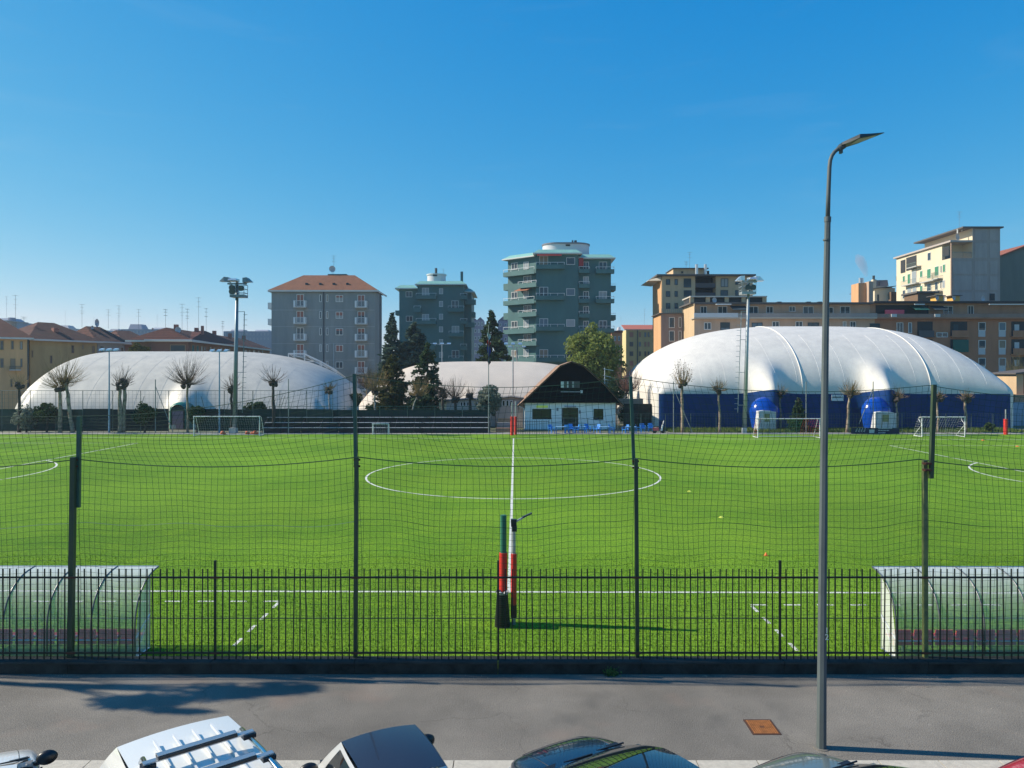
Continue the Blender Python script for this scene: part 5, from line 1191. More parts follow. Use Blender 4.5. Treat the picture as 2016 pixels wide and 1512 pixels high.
MB().box(-.6, g(1722), .4, 9, ZR+.002, PZ(594.5, D)).obj('eave', M_SLABD, t); MB().box(g(1722)+.02, XE, .2, 13.6, PZ(595.5, D)+.002, PZ(592.3, D)).obj('eave', mat('eave_black', (.04, .04, .045), .8), t)
MB().box(-.3, g(1722), -.9, 1.59, ZB+.002, PZ(625.3, D)).obj('ledge', mat('ledge_cream', (.45, .38, .30), .8), t); MB().box(g(1722)+.02, XE, -.7, 1.59, ZB+.002, PZ(625.5, D)).obj('ledge', MTD, t)
MB().box(-.3, g(1450), -.9, -.75, PZ(625.3, D)+.002, PZ(617, D)).obj('parapet', mat('parapet_white', (.46, .48, .49), .8), t); MB().box(g(1450)+.02, g(1722), -.9, -.75, PZ(625.3, D)+.002, PZ(617.5, D)).obj('parapet', plaster('parapet_grey', (.30, .27, .25)), t)
MB().box(g(1722)+.02, XE, -.7, -.56, PZ(625.5, D)+.002, PZ(618.5, D)).obj('parapet', plaster('parapet_brown', (.30, .20, .16)), t)
W1 = [(1383.5, 1396, 601, 620, 'full_dark'), (1418, 1437, 601.5, 620, 'full_dark'), (1480, 1499, 601.5, 618, 'most_dark'), (1514.5, 1528.5, 601.5, 618, 'most_dark'), (1560, 1573, 602, 612, 'plain'), (1588, 1609, 602, 618, 'plain'),
      (1632, 1648, 603, 618, 'most_dark'), (1662, 1681.5, 601.5, 619, 'half_dark'), (1868, 1887, 601, 618.5, 'half_dark'), (1916.5, 1928, 600.5, 617.5, 'full_dark')]
for a, b, c, d, s_ in W1: window(t, fc, a, b, c, d, s_, loc0=(0, 1.6))
for a, b, c, d, s_ in ((1386, 1400, 635, 649, 'plain'), (1418, 1437, 635, 650, 'most_dark'), (1480, 1501, 635, 647, 'plain'), (1520, 1533.5, 633, 648, 'plain'), (1566, 1580, 633, 648, 'plain'), (1590, 1612, 635, 648, 'plain'),
        (1659, 1666, 633, 648, 'plain'), (1673, 1685, 633, 648, 'half_dark'), (1712, 1732, 637, 652, 'full_dark'), (1765, 1777.5, 635, 656, 'plain'), (1788, 1795, 635, 656, 'plain'), (1843.5, 1866, 655, 664, 'plain')):
    window(t, fc, a, b, c, d, s_, mull=2 if a > 1843 else 1, frame=M_WFR if b-a < 15 or a > 1843 else M_SHD)
for i in range(5):
    y = 35*i; lwm = mat('infill_white', (.45, .46, .48), .7)
    for a, b in ((1926, 1939.5), (1966, 1979.5), (2060, 2073)):
        window(t, fc, a, b, 635+y, 651+y, 'most_dark' if a == 1926 else 'plain', mull=0); x0, x1, z0, z1 = fc.rect(a, b, 651+y, 663+y); MB().box(x0, x1, -.05, -.003, z0, z1-.01).obj('infill_panel', lwm, t)
    for a, b in ((1871, 1904), (1991, 2022), (1806, 1836)):
        x0, x1, z0, z1 = fc.rect(a, b, 633+y, 662+y)
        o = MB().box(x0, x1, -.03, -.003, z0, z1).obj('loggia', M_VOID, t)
        MB().box(x0-.1, x1+.1, -.5, -.031, z0-.2, z0).box(x0, x1, -.5, -.44, z0+.001, z0+.95).obj('balcony', MTD if a != 1806 else mat('loggia_parapet', (.08, .075, .08), .8), o)
        if i == 1 and a == 1871 or (i == 2 and a == 1871): MB().box(x0+.1, x1-.1, -.62, -.52, z0+.3, z1-.1).obj('awning', mat('awning_green', (.01, .10, .075), .8), o)
        if a != 1806: MB().box(x0+.5, x0+1.3, -.06, -.031, z0+.4, z1-.5).obj('door', lwm if a == 1991 else M_SHD, o)
x0, x1, z0, z1 = fc.rect(1733, 1838, 599, 619); MB().box(x0, x1, 1.50, 1.59, z0, z1).obj('loggia', M_VOID, t)
MB().box(x0+1, x0+4.2, .3, .5, z0+.1, z0+.8).obj('blanket', mat('pink_cloth', (.55, .10, .14), .9), t)
for a, b, m in ((1800, 1827, mat('awning_green', (.01, .10, .075), .8)), (1838, 1865, M_SHD), (1442, 1472, M_SHD)):
    q0, q1, c0_, c1_ = fc.rect(a, b, 601, 611); MB().hexa([(q0, -.6, c0_), (q1, -.6, c0_), (q1, 1.5, c1_), (q0, 1.5, c1_), (q0, -.6, c0_+.08), (q1, -.6, c0_+.08), (q1, 1.5, c1_+.08), (q0, 1.5, c1_+.08)]).obj('awning', m, t)
for a, b in ((1801, 1821), (1948, 2030), (1410, 1440)): q0, q1, c0_, c1_ = fc.rect(a, b, 598, 600); MB().box(q0, q1, .0, .3, c0_, c1_).obj('awning_case', M_WFR, t)
for a in (1376, 1612, 1650, 1750, 1835): x = g(a); MB().box(x, x+.9, -1.0+.12, -.2, PZ(625, D)+.01, PZ(619, D)).obj('air_conditioner', mat('ac_white', (.5, .5, .49), .6), t)
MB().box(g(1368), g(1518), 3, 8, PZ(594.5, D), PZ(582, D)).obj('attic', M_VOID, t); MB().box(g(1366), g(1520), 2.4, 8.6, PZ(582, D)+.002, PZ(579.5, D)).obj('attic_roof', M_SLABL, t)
for a in (1366, 1398, 1436, 1470, 1512): MB().box(g(a), g(a)+.7, 2.7, 2.98, PZ(594.5, D), PZ(582, D)).obj('pier', MY, t)
for a in (1552, 1635, 1612): MB().box(g(a), g(a)+.7, 5, 5.7, PZ(593, D), PZ(588, D)).obj('chimney', M_SHD, t)
for px in (1965,): dish(t, g(px), 4, PZ(583, D), .55); dish(t, g(px)-.2, 4, PZ(590, D), .4)
dish(t, g(1413), 2, PZ(588.5, D), .5)
for px, m_ in ((1878, MYL), (1912, MYL)):
    MB().box(g(px), g(px+13), 5, 7, PZ(593, D), PZ(576.5, D)).obj('chimney', mat('chimney_ochre', (.62, .36, .08), .8), t); MB().box(g(px-6), g(px+16), 4.6, 7.4, PZ(576.5, D)+.002, PZ(575.2, D)).obj('chimney_cap', M_SLABD, t); dish(t, g(px-2), 4.6, PZ(580, D), .5)
# stair tower with flues, smoke
D = 138.0; t = thing('chimney_tower', 'orange chimney tower with steel flues above the long wing', 'chimney', (PX(1695, D), D, 0)); g = lambda px: PX(px, D)-PX(1695, D)
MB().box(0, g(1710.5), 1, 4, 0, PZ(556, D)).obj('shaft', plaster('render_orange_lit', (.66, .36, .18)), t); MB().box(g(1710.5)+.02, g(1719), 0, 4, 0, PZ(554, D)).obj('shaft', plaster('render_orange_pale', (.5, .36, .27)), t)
for px in (1703, 1707.5): MB().cyl((g(px), 2), .24, PZ(556, D), PZ(544.5, D), 10).obj('flue', MATS['steel_flue'], t)
# cream stepped building receding on the upper right
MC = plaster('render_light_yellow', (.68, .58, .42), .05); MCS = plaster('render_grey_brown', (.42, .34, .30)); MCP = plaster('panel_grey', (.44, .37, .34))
D = 150.0; X0 = PX(1873, D); fc = Facade(X0, D); g = lambda px: PX(px, D)-X0
t = thing('apartment_block', 'pale yellow block with green shutters, its shaded grid-panelled end facing us', 'building', (X0, D, 0)); zt = PZ(477, D); LEN = 21.5
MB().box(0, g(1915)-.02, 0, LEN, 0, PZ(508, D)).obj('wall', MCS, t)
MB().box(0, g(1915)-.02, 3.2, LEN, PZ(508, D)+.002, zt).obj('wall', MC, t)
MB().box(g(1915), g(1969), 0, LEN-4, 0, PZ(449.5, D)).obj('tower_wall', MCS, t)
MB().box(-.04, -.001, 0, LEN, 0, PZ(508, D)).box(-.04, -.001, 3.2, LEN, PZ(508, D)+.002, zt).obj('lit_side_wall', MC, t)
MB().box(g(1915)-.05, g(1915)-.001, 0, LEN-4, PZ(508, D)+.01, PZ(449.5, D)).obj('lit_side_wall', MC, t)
MB().box(-.5, g(1915)-.06, -.5, LEN+.5, zt+.002, zt+.35).obj('eave', mat('eave_pinkish', (.42, .36, .33), .8), t); MB().box(g(1893), g(1973), -.5, LEN-3.5, PZ(449.5, D)+.002, PZ(446.6, D)).obj('eave', M_SLABD, t)
for a, b in ((1876, 1912.5), (1919, 1943), (1949, 1963.5)):
    for c, d in ((514.5, 539.5), (544, 571.5), (576, 600)): x0, x1, z0, z1 = fc.rect(a, b, c, d); MB().box(x0, x1, -.06, -.002, z0, z1).obj('panel', MCP, t)
for a, b in ((1919, 1943), (1948, 1966)):
    for c, d in ((479, 508), (451, 473)): x0, x1, z0, z1 = fc.rect(a, b, c, d); MB().box(x0, x1, -.06, -.002, z0, z1).obj('panel', MCP, t)
x0, x1, z0, z1 = fc.rect(1948, 1958, 578, 592); MB().box(x0, x1, -.1, -.062, z0, z1).obj('window', M_VOID, t)
mr = MB(); x0, x1, z0, z1 = fc.rect(1874, 1914, 496, 508); mr.box(x0, x1, .1, .14, z1-.06, z1)
for k in range(22): x = x0+(x1-x0)*k/21; mr.box(x, x+.04, .1, .14, z0+.05, z1-.06)
mr.obj('railing', M_THIN, t); window(t, fc, 1879, 1892, 487, 506, 'plain', loc0=(0, 3.2), frame=M_SHD)
MB().tube([(-.12, -.12, 0), (-.12, -.12, zt)], .12, 6).obj('downpipe', mat('copper_pipe', (.42, .28, .2), .6), t)
for px, y_ in ((1894, 1.5),): MB().tube([(g(px), y_, zt), (g(px), y_, PZ(448, D)), (g(px)+.5, y_, PZ(446.5, D)), (g(px)+.9, y_, PZ(448, D)), (g(px)+.9, y_, PZ(451, D))], .14, 8).obj('flue', M_WFR, t)
dish(t, g(1891), 1, PZ(464, D), .7); dish(t, g(1906), 2, PZ(446, D), .4); antenna(t, g(1906), 3, PZ(447, D), 3.8, 0)
# windows on the sunlit long side (faces -X)
def sidewin(t, xw, a, b, c, d, style, mull=0):
    """plane x = xw (world); px -> depth"""
    Da, Db = xw*FOC/(b-VX), xw*FOC/(a-VX); Dm = (Da+Db)/2; z1, z0 = PZ(c, Dm), PZ(d, Dm); w_ = Db-Da; h = z1-z0
    o = MB().box(0, w_, -.07, 0, 0, h).obj('window', M_WFR if style != 'void' else M_SHD, t, (xw-t.location.x-.042, Db-t.location.y, z0), rz=-pi/2)
    m = {'green': M_SHG, 'glass': M_WDK, 'void': M_VOID, 'white': MATS['curtain_pane']}[style]
    MB().box(.1, w_-.1, -.10, -.071, .1, h-.1).obj('shutter' if style == 'green' else 'pane', m, o)
XW = X0
for (a, b, c, d, s_) in ((1827, 1833.5, 497, 513, 'glass'), (1812, 1817, 533, 546, 'green'), (1826, 1833.5, 529, 548, 'green'), (1841, 1849, 524, 543, 'green'), (1857, 1862, 520, 536, 'green'), (1852.5, 1855, 523, 537, 'glass'),
        (1778, 1782.5, 543, 555, 'green'), (1787.5, 1793, 539, 559, 'green'), (1796, 1805, 534, 557, 'white'), (1841.5, 1847, 555, 571, 'glass'), (1826, 1834, 558, 573, 'glass'), (1812, 1817, 562, 574, 'green'), (1856, 1861, 551.5, 567, 'white'), (1852, 1854.5, 553, 568, 'glass'),
        (1856, 1861, 582, 594, 'glass'), (1778, 1783, 571, 588, 'glass'), (1787, 1795, 566, 590, 'white'), (1797, 1805, 563, 590, 'white'), (1774, 1783, 512, 537, 'void'), (1785, 1805, 505, 531, 'void'), (1858, 1870, 486, 504, 'void')):
    sidewin(t, XW, a, b, c, d, s_)
def sidebal(t, xw, a, b, c, d, depth=1.1):
    xq = xw-depth; Da, Db = xq*FOC/(b-VX), xq*FOC/(a-VX); Dm = (Da+Db)/2; z1, z0 = PZ(c, Dm), PZ(d, Dm); w_ = Db-Da; h = z1-z0
    mb = MB().box(0, w_, -depth, 0, 0, .18); o = mb.obj('balcony', mat('slab_concrete', (.45, .45, .43), .8), t, (xw-t.location.x-.05, Db-t.location.y, z0), rz=-pi/2)
    mr = MB().box(0, w_, -depth, -depth+.04, h-.05, h)
    for k in range(16): x = (w_-.03)*k/15; mr.box(x, x+.03, -depth, -depth+.03, .18, h-.05)
    mr.obj('railing', mat('railing_green_grey', (.16, .22, .18), .6), o)
for a, b, c, d in ((1774, 1803, 551, 561), (1810, 1838, 544, 555), (1834, 1846, 536, 550), (1785, 1804, 518, 527), (1774, 1803, 579, 592), (1812, 1846, 566, 577)): sidebal(t, XW, a, b, c, d)
mb = MB(); Dm = 158; 
# further yellow stepped part
D = 176.0; X0 = PX(1722, D); fc = Facade(X0, D); g = lambda px: PX(px, D)-X0
t = thing('apartment_block', 'farther yellow house with slate roof peeping above the long wing', 'building', (X0, D, 0))
MB().box(0, g(1762), 0, 12, 0, PZ(567, D)).obj('wall', MC, t); MB().box(g(1735), g(1765), 2, 12, PZ(567, D)+.002, PZ(562, D)).obj('wall', MC, t)
MB().hexa([(-.6, -.6, PZ(569, D)), (g(1762), -.6, PZ(564, D)), (g(1762), 12, PZ(564, D)), (-.6, 12, PZ(569, D)), (-.6, -.6, PZ(568, D)), (g(1762), -.6, PZ(563, D)), (g(1762), 12, PZ(563, D)), (-.6, 12, PZ(568, D))]).obj('eave', M_SLABD, t)
MB().hexa([(g(1732), 3, PZ(563, D)), (g(1762), 3, PZ(560, D)), (g(1762), 8, PZ(560, D)), (g(1732), 8, PZ(563, D)), (g(1734), 3.5, PZ(548, D)), (g(1762), 3.5, PZ(547.5, D)), (g(1762), 7, PZ(547.5, D)), (g(1734), 7, PZ(548, D))]).obj('roof', mat('slate', (.14, .13, .14), .8), t)
MB().box(g(1727), g(1733.5), 2, 3, PZ(566, D), PZ(548, D)).obj('gable', MC, t); MB().cyl((g(1730), 2.5), .3, PZ(548, D), PZ(540, D), 8).obj('chimney', M_SHD, t)
for a, b, c, d in ((1727, 1730, 580, 594), (1728.5, 1731.5, 555, 562), (1764, 1767, 544, 553)): window(t, fc, a, b, c, d, 'plain', mull=0, frame=M_SHD)
MB().box(g(1748), g(1760), -1.5, -.2, PZ(594, D), PZ(576, D)).obj('terrace_wall', mat('terrace_brown', (.16, .10, .06), .8), t)
D = 160.0; X0 = PX(1807, D)
t = thing('roof_terrace', 'dark brown roof terrace enclosure in front of the pale yellow block', 'terrace', (X0, 143, 0)); D = 143; X0 = PX(1807, D); t.location.x = X0
MB().box(0, PX(1840, D)-X0, 0, 5, 0, PZ(577, D)).obj('wall', mat('terrace_brown', (.16, .10, .06), .8), t); MB().box(-.4, PX(1847, D)-X0, -.4, 5.4, PZ(577, D)+.002, PZ(573.5, D)).obj('roof', M_SLABD, t)
# far right green-grey house with tiled gable roof
D = 165.0; X0 = PX(1969, D); g = lambda px: PX(px, D)-X0
t = thing('apartment_block', 'plain grey-green blank wall with an orange tiled roof at the right edge', 'building', (X0, D, 0))
zA, zB = PZ(506, D), PZ(482, D); XR = g(2030)
MB().extrude_xz([(0, 0), (XR+12, 0), (XR+12, zB-2), (XR, zB), (0, zA)], 0, 18).obj('wall', plaster('render_sage', (.17, .185, .155)), t)
MB().hexa([(-1, -.5, zA-.3), (XR, -.5, zB+.02), (XR, 18, zB+.02), (-1, 18, zA-.3), (-1, -.5, zA), (XR, -.5, zB+.4), (XR, 18, zB+.4), (-1, 18, zA)]).obj('roof', TILE_O, t)
# small yellow house
D = 215.0; X0 = PX(1233, D); fc = Facade(X0, D); g = lambda px: PX(px, D)-X0
t = thing('house', 'yellow house with a red roof between the round tree and yellow tower', 'house', (X0, D, 0)); zt = PZ(649.5, D)
MB().box(0, g(1300), 0, 12, 0, zt).obj('wall', plaster('render_ochre', (.44, .34, .16)), t); MB().box(-.08, -.002, 0, 12, 0, zt).obj('side_wall', plaster('render_ochre_sunlit', (.66, .54, .26)), t)  # side sheet is a sunlit copy of the ochre wall colour
MB().hexa([(-.6, -.5, zt+.002), (g(1302), -.5, zt+.002), (g(1302), 6, PZ(638, D)), (-.6, 6, PZ(638, D)), (-.6, -.5, zt+.2), (g(1302), -.5, zt+.2), (g(1302), 6, PZ(637, D)), (-.6, 6, PZ(637, D))]).obj('roof', mat('roof_flat_red', (.42, .12, .075), .8), t)
for i in range(5):
    y = 18.7*i
    for a, b in ((1239, 1247), (1257.5, 1262.5), (1268, 1273), (1274.5, 1279)): window(t, fc, a, b, 654+y, 664+y, 'plain' if (i+int(a)) % 3 else 'full_red', frame=mat('frame_brown', (.25, .18, .1), .7), mull=0, th=.12)
MB().tube([(g(1255), -.1, 0), (g(1255), -.1, zt)], .12, 6).obj('downpipe', M_SHD, t); antenna(t, g(1276), 6, PZ(638, D), 5, 1)
D = 190.0; X0 = PX(1204, D); g = lambda px: PX(px, D)-X0
t = thing('house', 'sunlit orange house partly hidden behind the round green tree', 'house', (X0, D, 0))
MB().box(0, g(1225), 0, 8, 0, PZ(655, D)).obj('wall', plaster('render_terracotta', (.62, .28, .14)), t); MB().box(-.4, g(1226), -.4, 8, PZ(655, D)+.002, PZ(651, D)).obj('roof', TILE_O, t)
fc = Facade(X0, D)
for i in range(3): window(t, fc, 1209, 1213, 662+19*i, 671+19*i, 'plain', mull=0, th=.12); window(t, fc, 1217, 1221, 662+19*i, 671+19*i, 'plain', mull=0, th=.12)
# lilac building far behind between green blocks
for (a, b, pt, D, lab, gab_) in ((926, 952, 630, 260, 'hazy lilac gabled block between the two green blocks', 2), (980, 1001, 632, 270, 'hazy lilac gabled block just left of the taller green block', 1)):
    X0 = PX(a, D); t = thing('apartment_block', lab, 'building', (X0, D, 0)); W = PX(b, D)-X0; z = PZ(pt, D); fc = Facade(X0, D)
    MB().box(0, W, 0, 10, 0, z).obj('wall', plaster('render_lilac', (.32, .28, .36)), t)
    for k in range(gab_): w_ = W/gab_; MB().extrude_xz([(k*w_, z+.002), ((k+1)*w_, z+.002), ((k+.5)*w_, z+w_*.45)], 0, 9).obj('roof', mat('roof_lilac', (.18, .15, .2), .8), t)
    for i in range(5):
        for k in range(2*gab_): x = a+(b-a)*(k+.3)/(2*gab_); window(t, fc, x, x+3.5, pt+4+14*i, pt+11+14*i, 'plain', th=.15, mull=0)
# --- houses on the left
def lhouse(label, p0, p1, depth, pyE0, wallm, rise, roofm, wins, ridge_in=5, extra=None, z_e=None, name='house', hipl=True, hipr=True):
    """facade from pixel/depth p0=(px,D) to p1=(px,D)"""
    A = Vector((PX(*p0), p0[1])); B = Vector((PX(*p1), p1[1])); rz = atan2(B.y-A.y, B.x-A.x); L = (B-A).length
    fc = Facade(A.x, A.y, rz); z = PZ(pyE0, p0[1]); t = thing(name, label, 'house', (A.x, A.y, 0), rz)
    MB().box(0, L, 0, depth, 0, z).obj('wall', wallm, t)
    hiproof(t, 0, L, 0, depth, z+.25, rise, .7, roofm, ridge_in, mat('gutter_grey', (.55, .55, .52), .7), hipl, hipr)
    for w_ in wins:
        window(t, fc, *w_[:4], w_[4], frame=w_[5] if len(w_) > 5 else MATS['frame_brown'], mull=0)
    return t, fc, z, L
MOY = plaster('render_amber', (.72, .42, .20)); MOL = plaster('render_olive', (.46, .33, .15))
wf = MATS['frame_brown']
t, fc, z, L = lhouse('amber house with shuttered windows at the left picture edge', (-140, 112), (56, 119), 11, 664, MOY, 3.6, TILE_B,
    [(a, b, c, d, 'plain') for a, b, c, d in ((0, 7, 670, 689), (21.5, 27.5, 671, 688), (39, 44.5, 672, 688), (0, 8, 706, 724), (20, 31, 706, 728), (40, 45, 706, 723), (-30, -22, 670, 689), (-32, -20, 706, 728), (20.5, 25, 746, 762))])
o = balcony(t, fc, 18.5, 41, 721, 729.5, M_SHD, .9, True, M_SHD, solid=False)
antenna(t, L-12, 4, z+3.0, 5.2); antenna(t, L-1.8, 8, z+2.2, 5.6, 1)
MB().box(L-.15, L+.05, -.05, .15, 0, z).obj('downpipe', M_SHD, t)
t, fc, z, L = lhouse('olive yellow house whose brown roof runs far to the right', (59, 121), (191, 131), 11, 670, MOL, 3.2, TILE_B,
    [(a, b, c, d, 'plain') for a, b, c, d in ((140, 145.5, 679, 695.5), (181, 186.5, 681, 695.5), (161.5, 164.5, 678.5, 687.5), (98, 103, 700, 716), (140, 145.5, 712, 728), (62, 65, 690, 704))])
for k, (x, h) in enumerate(((2, 1.2), (12, 4.2), (17, 3.6))): antenna(t, x, 5.5, z+3.0, h, k)
dish(t, 14.5, 5, z+3.9, .75); dish(t, 13, 4, z+2.8, .5); MB().box(5, 5.8, 2, 2.8, z+1, z+2.4).obj('chimney', M_SHR, t)
t, fc, z, L = lhouse('pale grey house end adjoining the olive one behind the left dome', (192, 131.2), (245, 136), 10, 674.5, plaster('render_pale_grey', (.34, .36, .36)), 2.9, TILE_B, [(197.5, 204, 682, 697, 'plain'), (238, 242.5, 684, 696, 'plain')], 2)
t, fc, z, L = lhouse('brick red house half behind the left dome top', (246, 136.2), (300, 141), 10, 678, plaster('render_brick', (.28, .15, .10)), 2.6, TILE_B, [(252, 258, 686, 697, 'plain')], 2)
antenna(t, 2, 5, z+2.6, 5, 1); antenna(t, 6, 5, z+2.6, 4.6, 0); dish(t, 9, 5, z+3.2, .5)
t, fc, z, L = lhouse('brown roofed house with brick walls left of the tall dark mast', (296, 118), (371, 118.5), 30, 671.5, plaster('render_brick_dark', (.17, .09, .07)), 2.3, TILE_B, [(335, 365, 678, 692, 'full_dark')], 3.0)
antenna(t, 3.5, 4, z+1.6, 4.8, 1); dish(t, 3.2, 3, z+2, .5); dish(t, .8, 3, z+1.2, .7); antenna(t, 5.5, 6, z+2.2, 5.5); MB().box(5.2, 5.6, 8, 8.4, z+1.5, z+3).obj('chimney', M_SHR, t)
# long range running away from us, facade turned to the right
t, fc, z, L = lhouse('long brown roofed terrace running away towards the grey block', (372, 118.8), (531, 166), 9, 673, plaster('render_brick_mid', (.24, .13, .09)), 2.2, TILE_B,
    [(a, a+w_, c, c+h, s_) for a, w_, c, h, s_ in ((377, 5, 679, 14, 'full_teal'), (386, 5, 680, 13, 'full_teal'), (395, 4, 681, 12, 'plain'), (401, 4, 682, 12, 'plain'), (412, 4, 683, 10, 'plain'), (420, 4, 684, 10, 'plain'), (434, 4, 684, 9, 'plain'), (442, 4, 685, 9, 'plain'), (450, 3, 686, 8, 'plain'), (482, 4, 688, 7, 'plain'), (490, 3, 689, 6, 'plain'), (498, 4, 689, 6, 'plain'), (508, 3, 690, 5, 'plain'), (515, 3, 690, 5, 'plain'))], 3)
for k in range(5): antenna(t, 2+k*9.2, 4.5, z+2.0, 3.4+1.8*((k*7) % 3)/2, k)
for k in range(5): MB().box(3+k*9, 3.6+k*9, 3, 3.6, z+1.3, z+3.0).obj('chimney', M_SHR, t)
# hazy far roofs and buildings
HAZ = [mat('far_wall_%s' % 'abc'[k], c, .9) for k, c in enumerate(((.34, .36, .42), (.42, .40, .42), (.27, .28, .34)))]  # distance haze is mixed into these wall colours
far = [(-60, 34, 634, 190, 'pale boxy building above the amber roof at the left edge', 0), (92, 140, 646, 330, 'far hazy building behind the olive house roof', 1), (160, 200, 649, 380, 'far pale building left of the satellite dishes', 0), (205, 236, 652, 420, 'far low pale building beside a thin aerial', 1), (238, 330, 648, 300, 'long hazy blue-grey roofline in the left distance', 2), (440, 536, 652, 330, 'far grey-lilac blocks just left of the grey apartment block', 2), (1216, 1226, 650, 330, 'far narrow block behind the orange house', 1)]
for (a, b, pt, D, lab, k) in far:
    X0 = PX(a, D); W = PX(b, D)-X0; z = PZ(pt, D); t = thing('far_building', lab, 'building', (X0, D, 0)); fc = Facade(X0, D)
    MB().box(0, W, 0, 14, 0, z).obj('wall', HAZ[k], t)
    n = max(1, int(W/9)); rr = random.Random(a)
    for i in range(n):
        x = W*(i+.2)/n; h = rr.uniform(.6, 2.6); MB().hexa([(x, 2, z+.002), (x+W/n*.6, 2, z+.002), (x+W/n*.6, 8, z+.002), (x, 8, z+.002), (x+.4, 3, z+h), (x+W/n*.5, 3, z+h), (x+W/n*.5, 7, z+h), (x+.4, 7, z+h)]).obj('roof', HAZ[(k+i) % 3], t)
    for i in range(int((b-a)/7)):
        for j in range(2): window(t, fc, a+3+7*i, a+5.2+7*i, pt+4+9*j, pt+8+9*j, 'plain', th=.2, mull=0, frame=HAZ[1])
    for i in range(max(1, int(W/16))): antenna(t, rr.uniform(2, max(3, W-2)), 4, z+1, rr.uniform(5, 9), i, mat('far_metal', (.3, .32, .36), .6))
t = bpy.data.objects['far_building']; g0 = PX(-60, 190)
MB().box(PX(0, 190)-g0, PX(20, 190)-g0, -3, 0, 0, PZ(641, 190)).obj('wall', HAZ[1], t); MB().box(PX(14, 190)-g0, PX(36, 190)-g0, -4, 4, PZ(634, 190), PZ(632.8, 190)).obj('roof', HAZ[1], t); MB().cyl((PX(18, 190)-g0, 1), .9, PZ(634, 190), PZ(625, 190), 10).obj('chimney', HAZ[2], t)
# right edge: hut, blue wall, brick
D = 96; X0 = PX(2001, D)
t = thing('hut', 'small brown hut with a pale corner at the right picture edge', 'hut', (X0, D, 0))
MB().box(0, .9, -.02, 5, 2.2, PZ(737, D)).obj('lit_wall', plaster('render_cream_sunlit', (.60, .43, .26)), t); MB().box(.92, 8, 0, 5, 0, PZ(737, D)).obj('wall', plaster('wood_brown', (.26, .12, .06)), t)
MB().hexa([(-.4, -.5, PZ(737, D)+.002), (8.4, -.5, PZ(737, D)+1), (8.4, 5, PZ(737, D)+1), (-.4, 5, PZ(737, D)+.002), (-.4, -.5, PZ(737, D)+.2), (8.4, -.5, PZ(737, D)+1.2), (8.4, 5, PZ(737, D)+1.2), (-.4, 5, PZ(737, D)+.2)]).obj('roof', M_SLABD, t)
MB().box(-1.2, 8, -1.5, -.03, 0, PZ(776, D)).obj('plinth', mat('brick_orange', (.50, .26, .15), .9), t)
D = 90; X0 = PX(1988, D)
t = thing('hoarding', 'pale blue hoarding panels beyond the right end of the pitch', 'hoarding', (X0, D, 0))
for k in range(4): MB().box(k*2.2, k*2.2+2.16, 0, .08, .0, PZ(792, D)).obj('panel', mat('hoarding_blue', (.20, .30, .42), .6, var=.15, vscale=1), t)
t = thing('garden_wall', 'low dark stained garden wall left of the blue dome wall', 'wall', (PX(1228, 88), 88, 0))
for k in range(3): MB().box(k*1.6, k*1.6+1.58, 0, .3, 0, PZ(795, 88)).obj('panel', M_CONC, t)
MB().box(-1.0, 2.3, -.1, .5, PZ(795, 88)+.002, PZ(785, 88)).obj('coping', mat('mortar', (.17, .16, .14), .9), t)
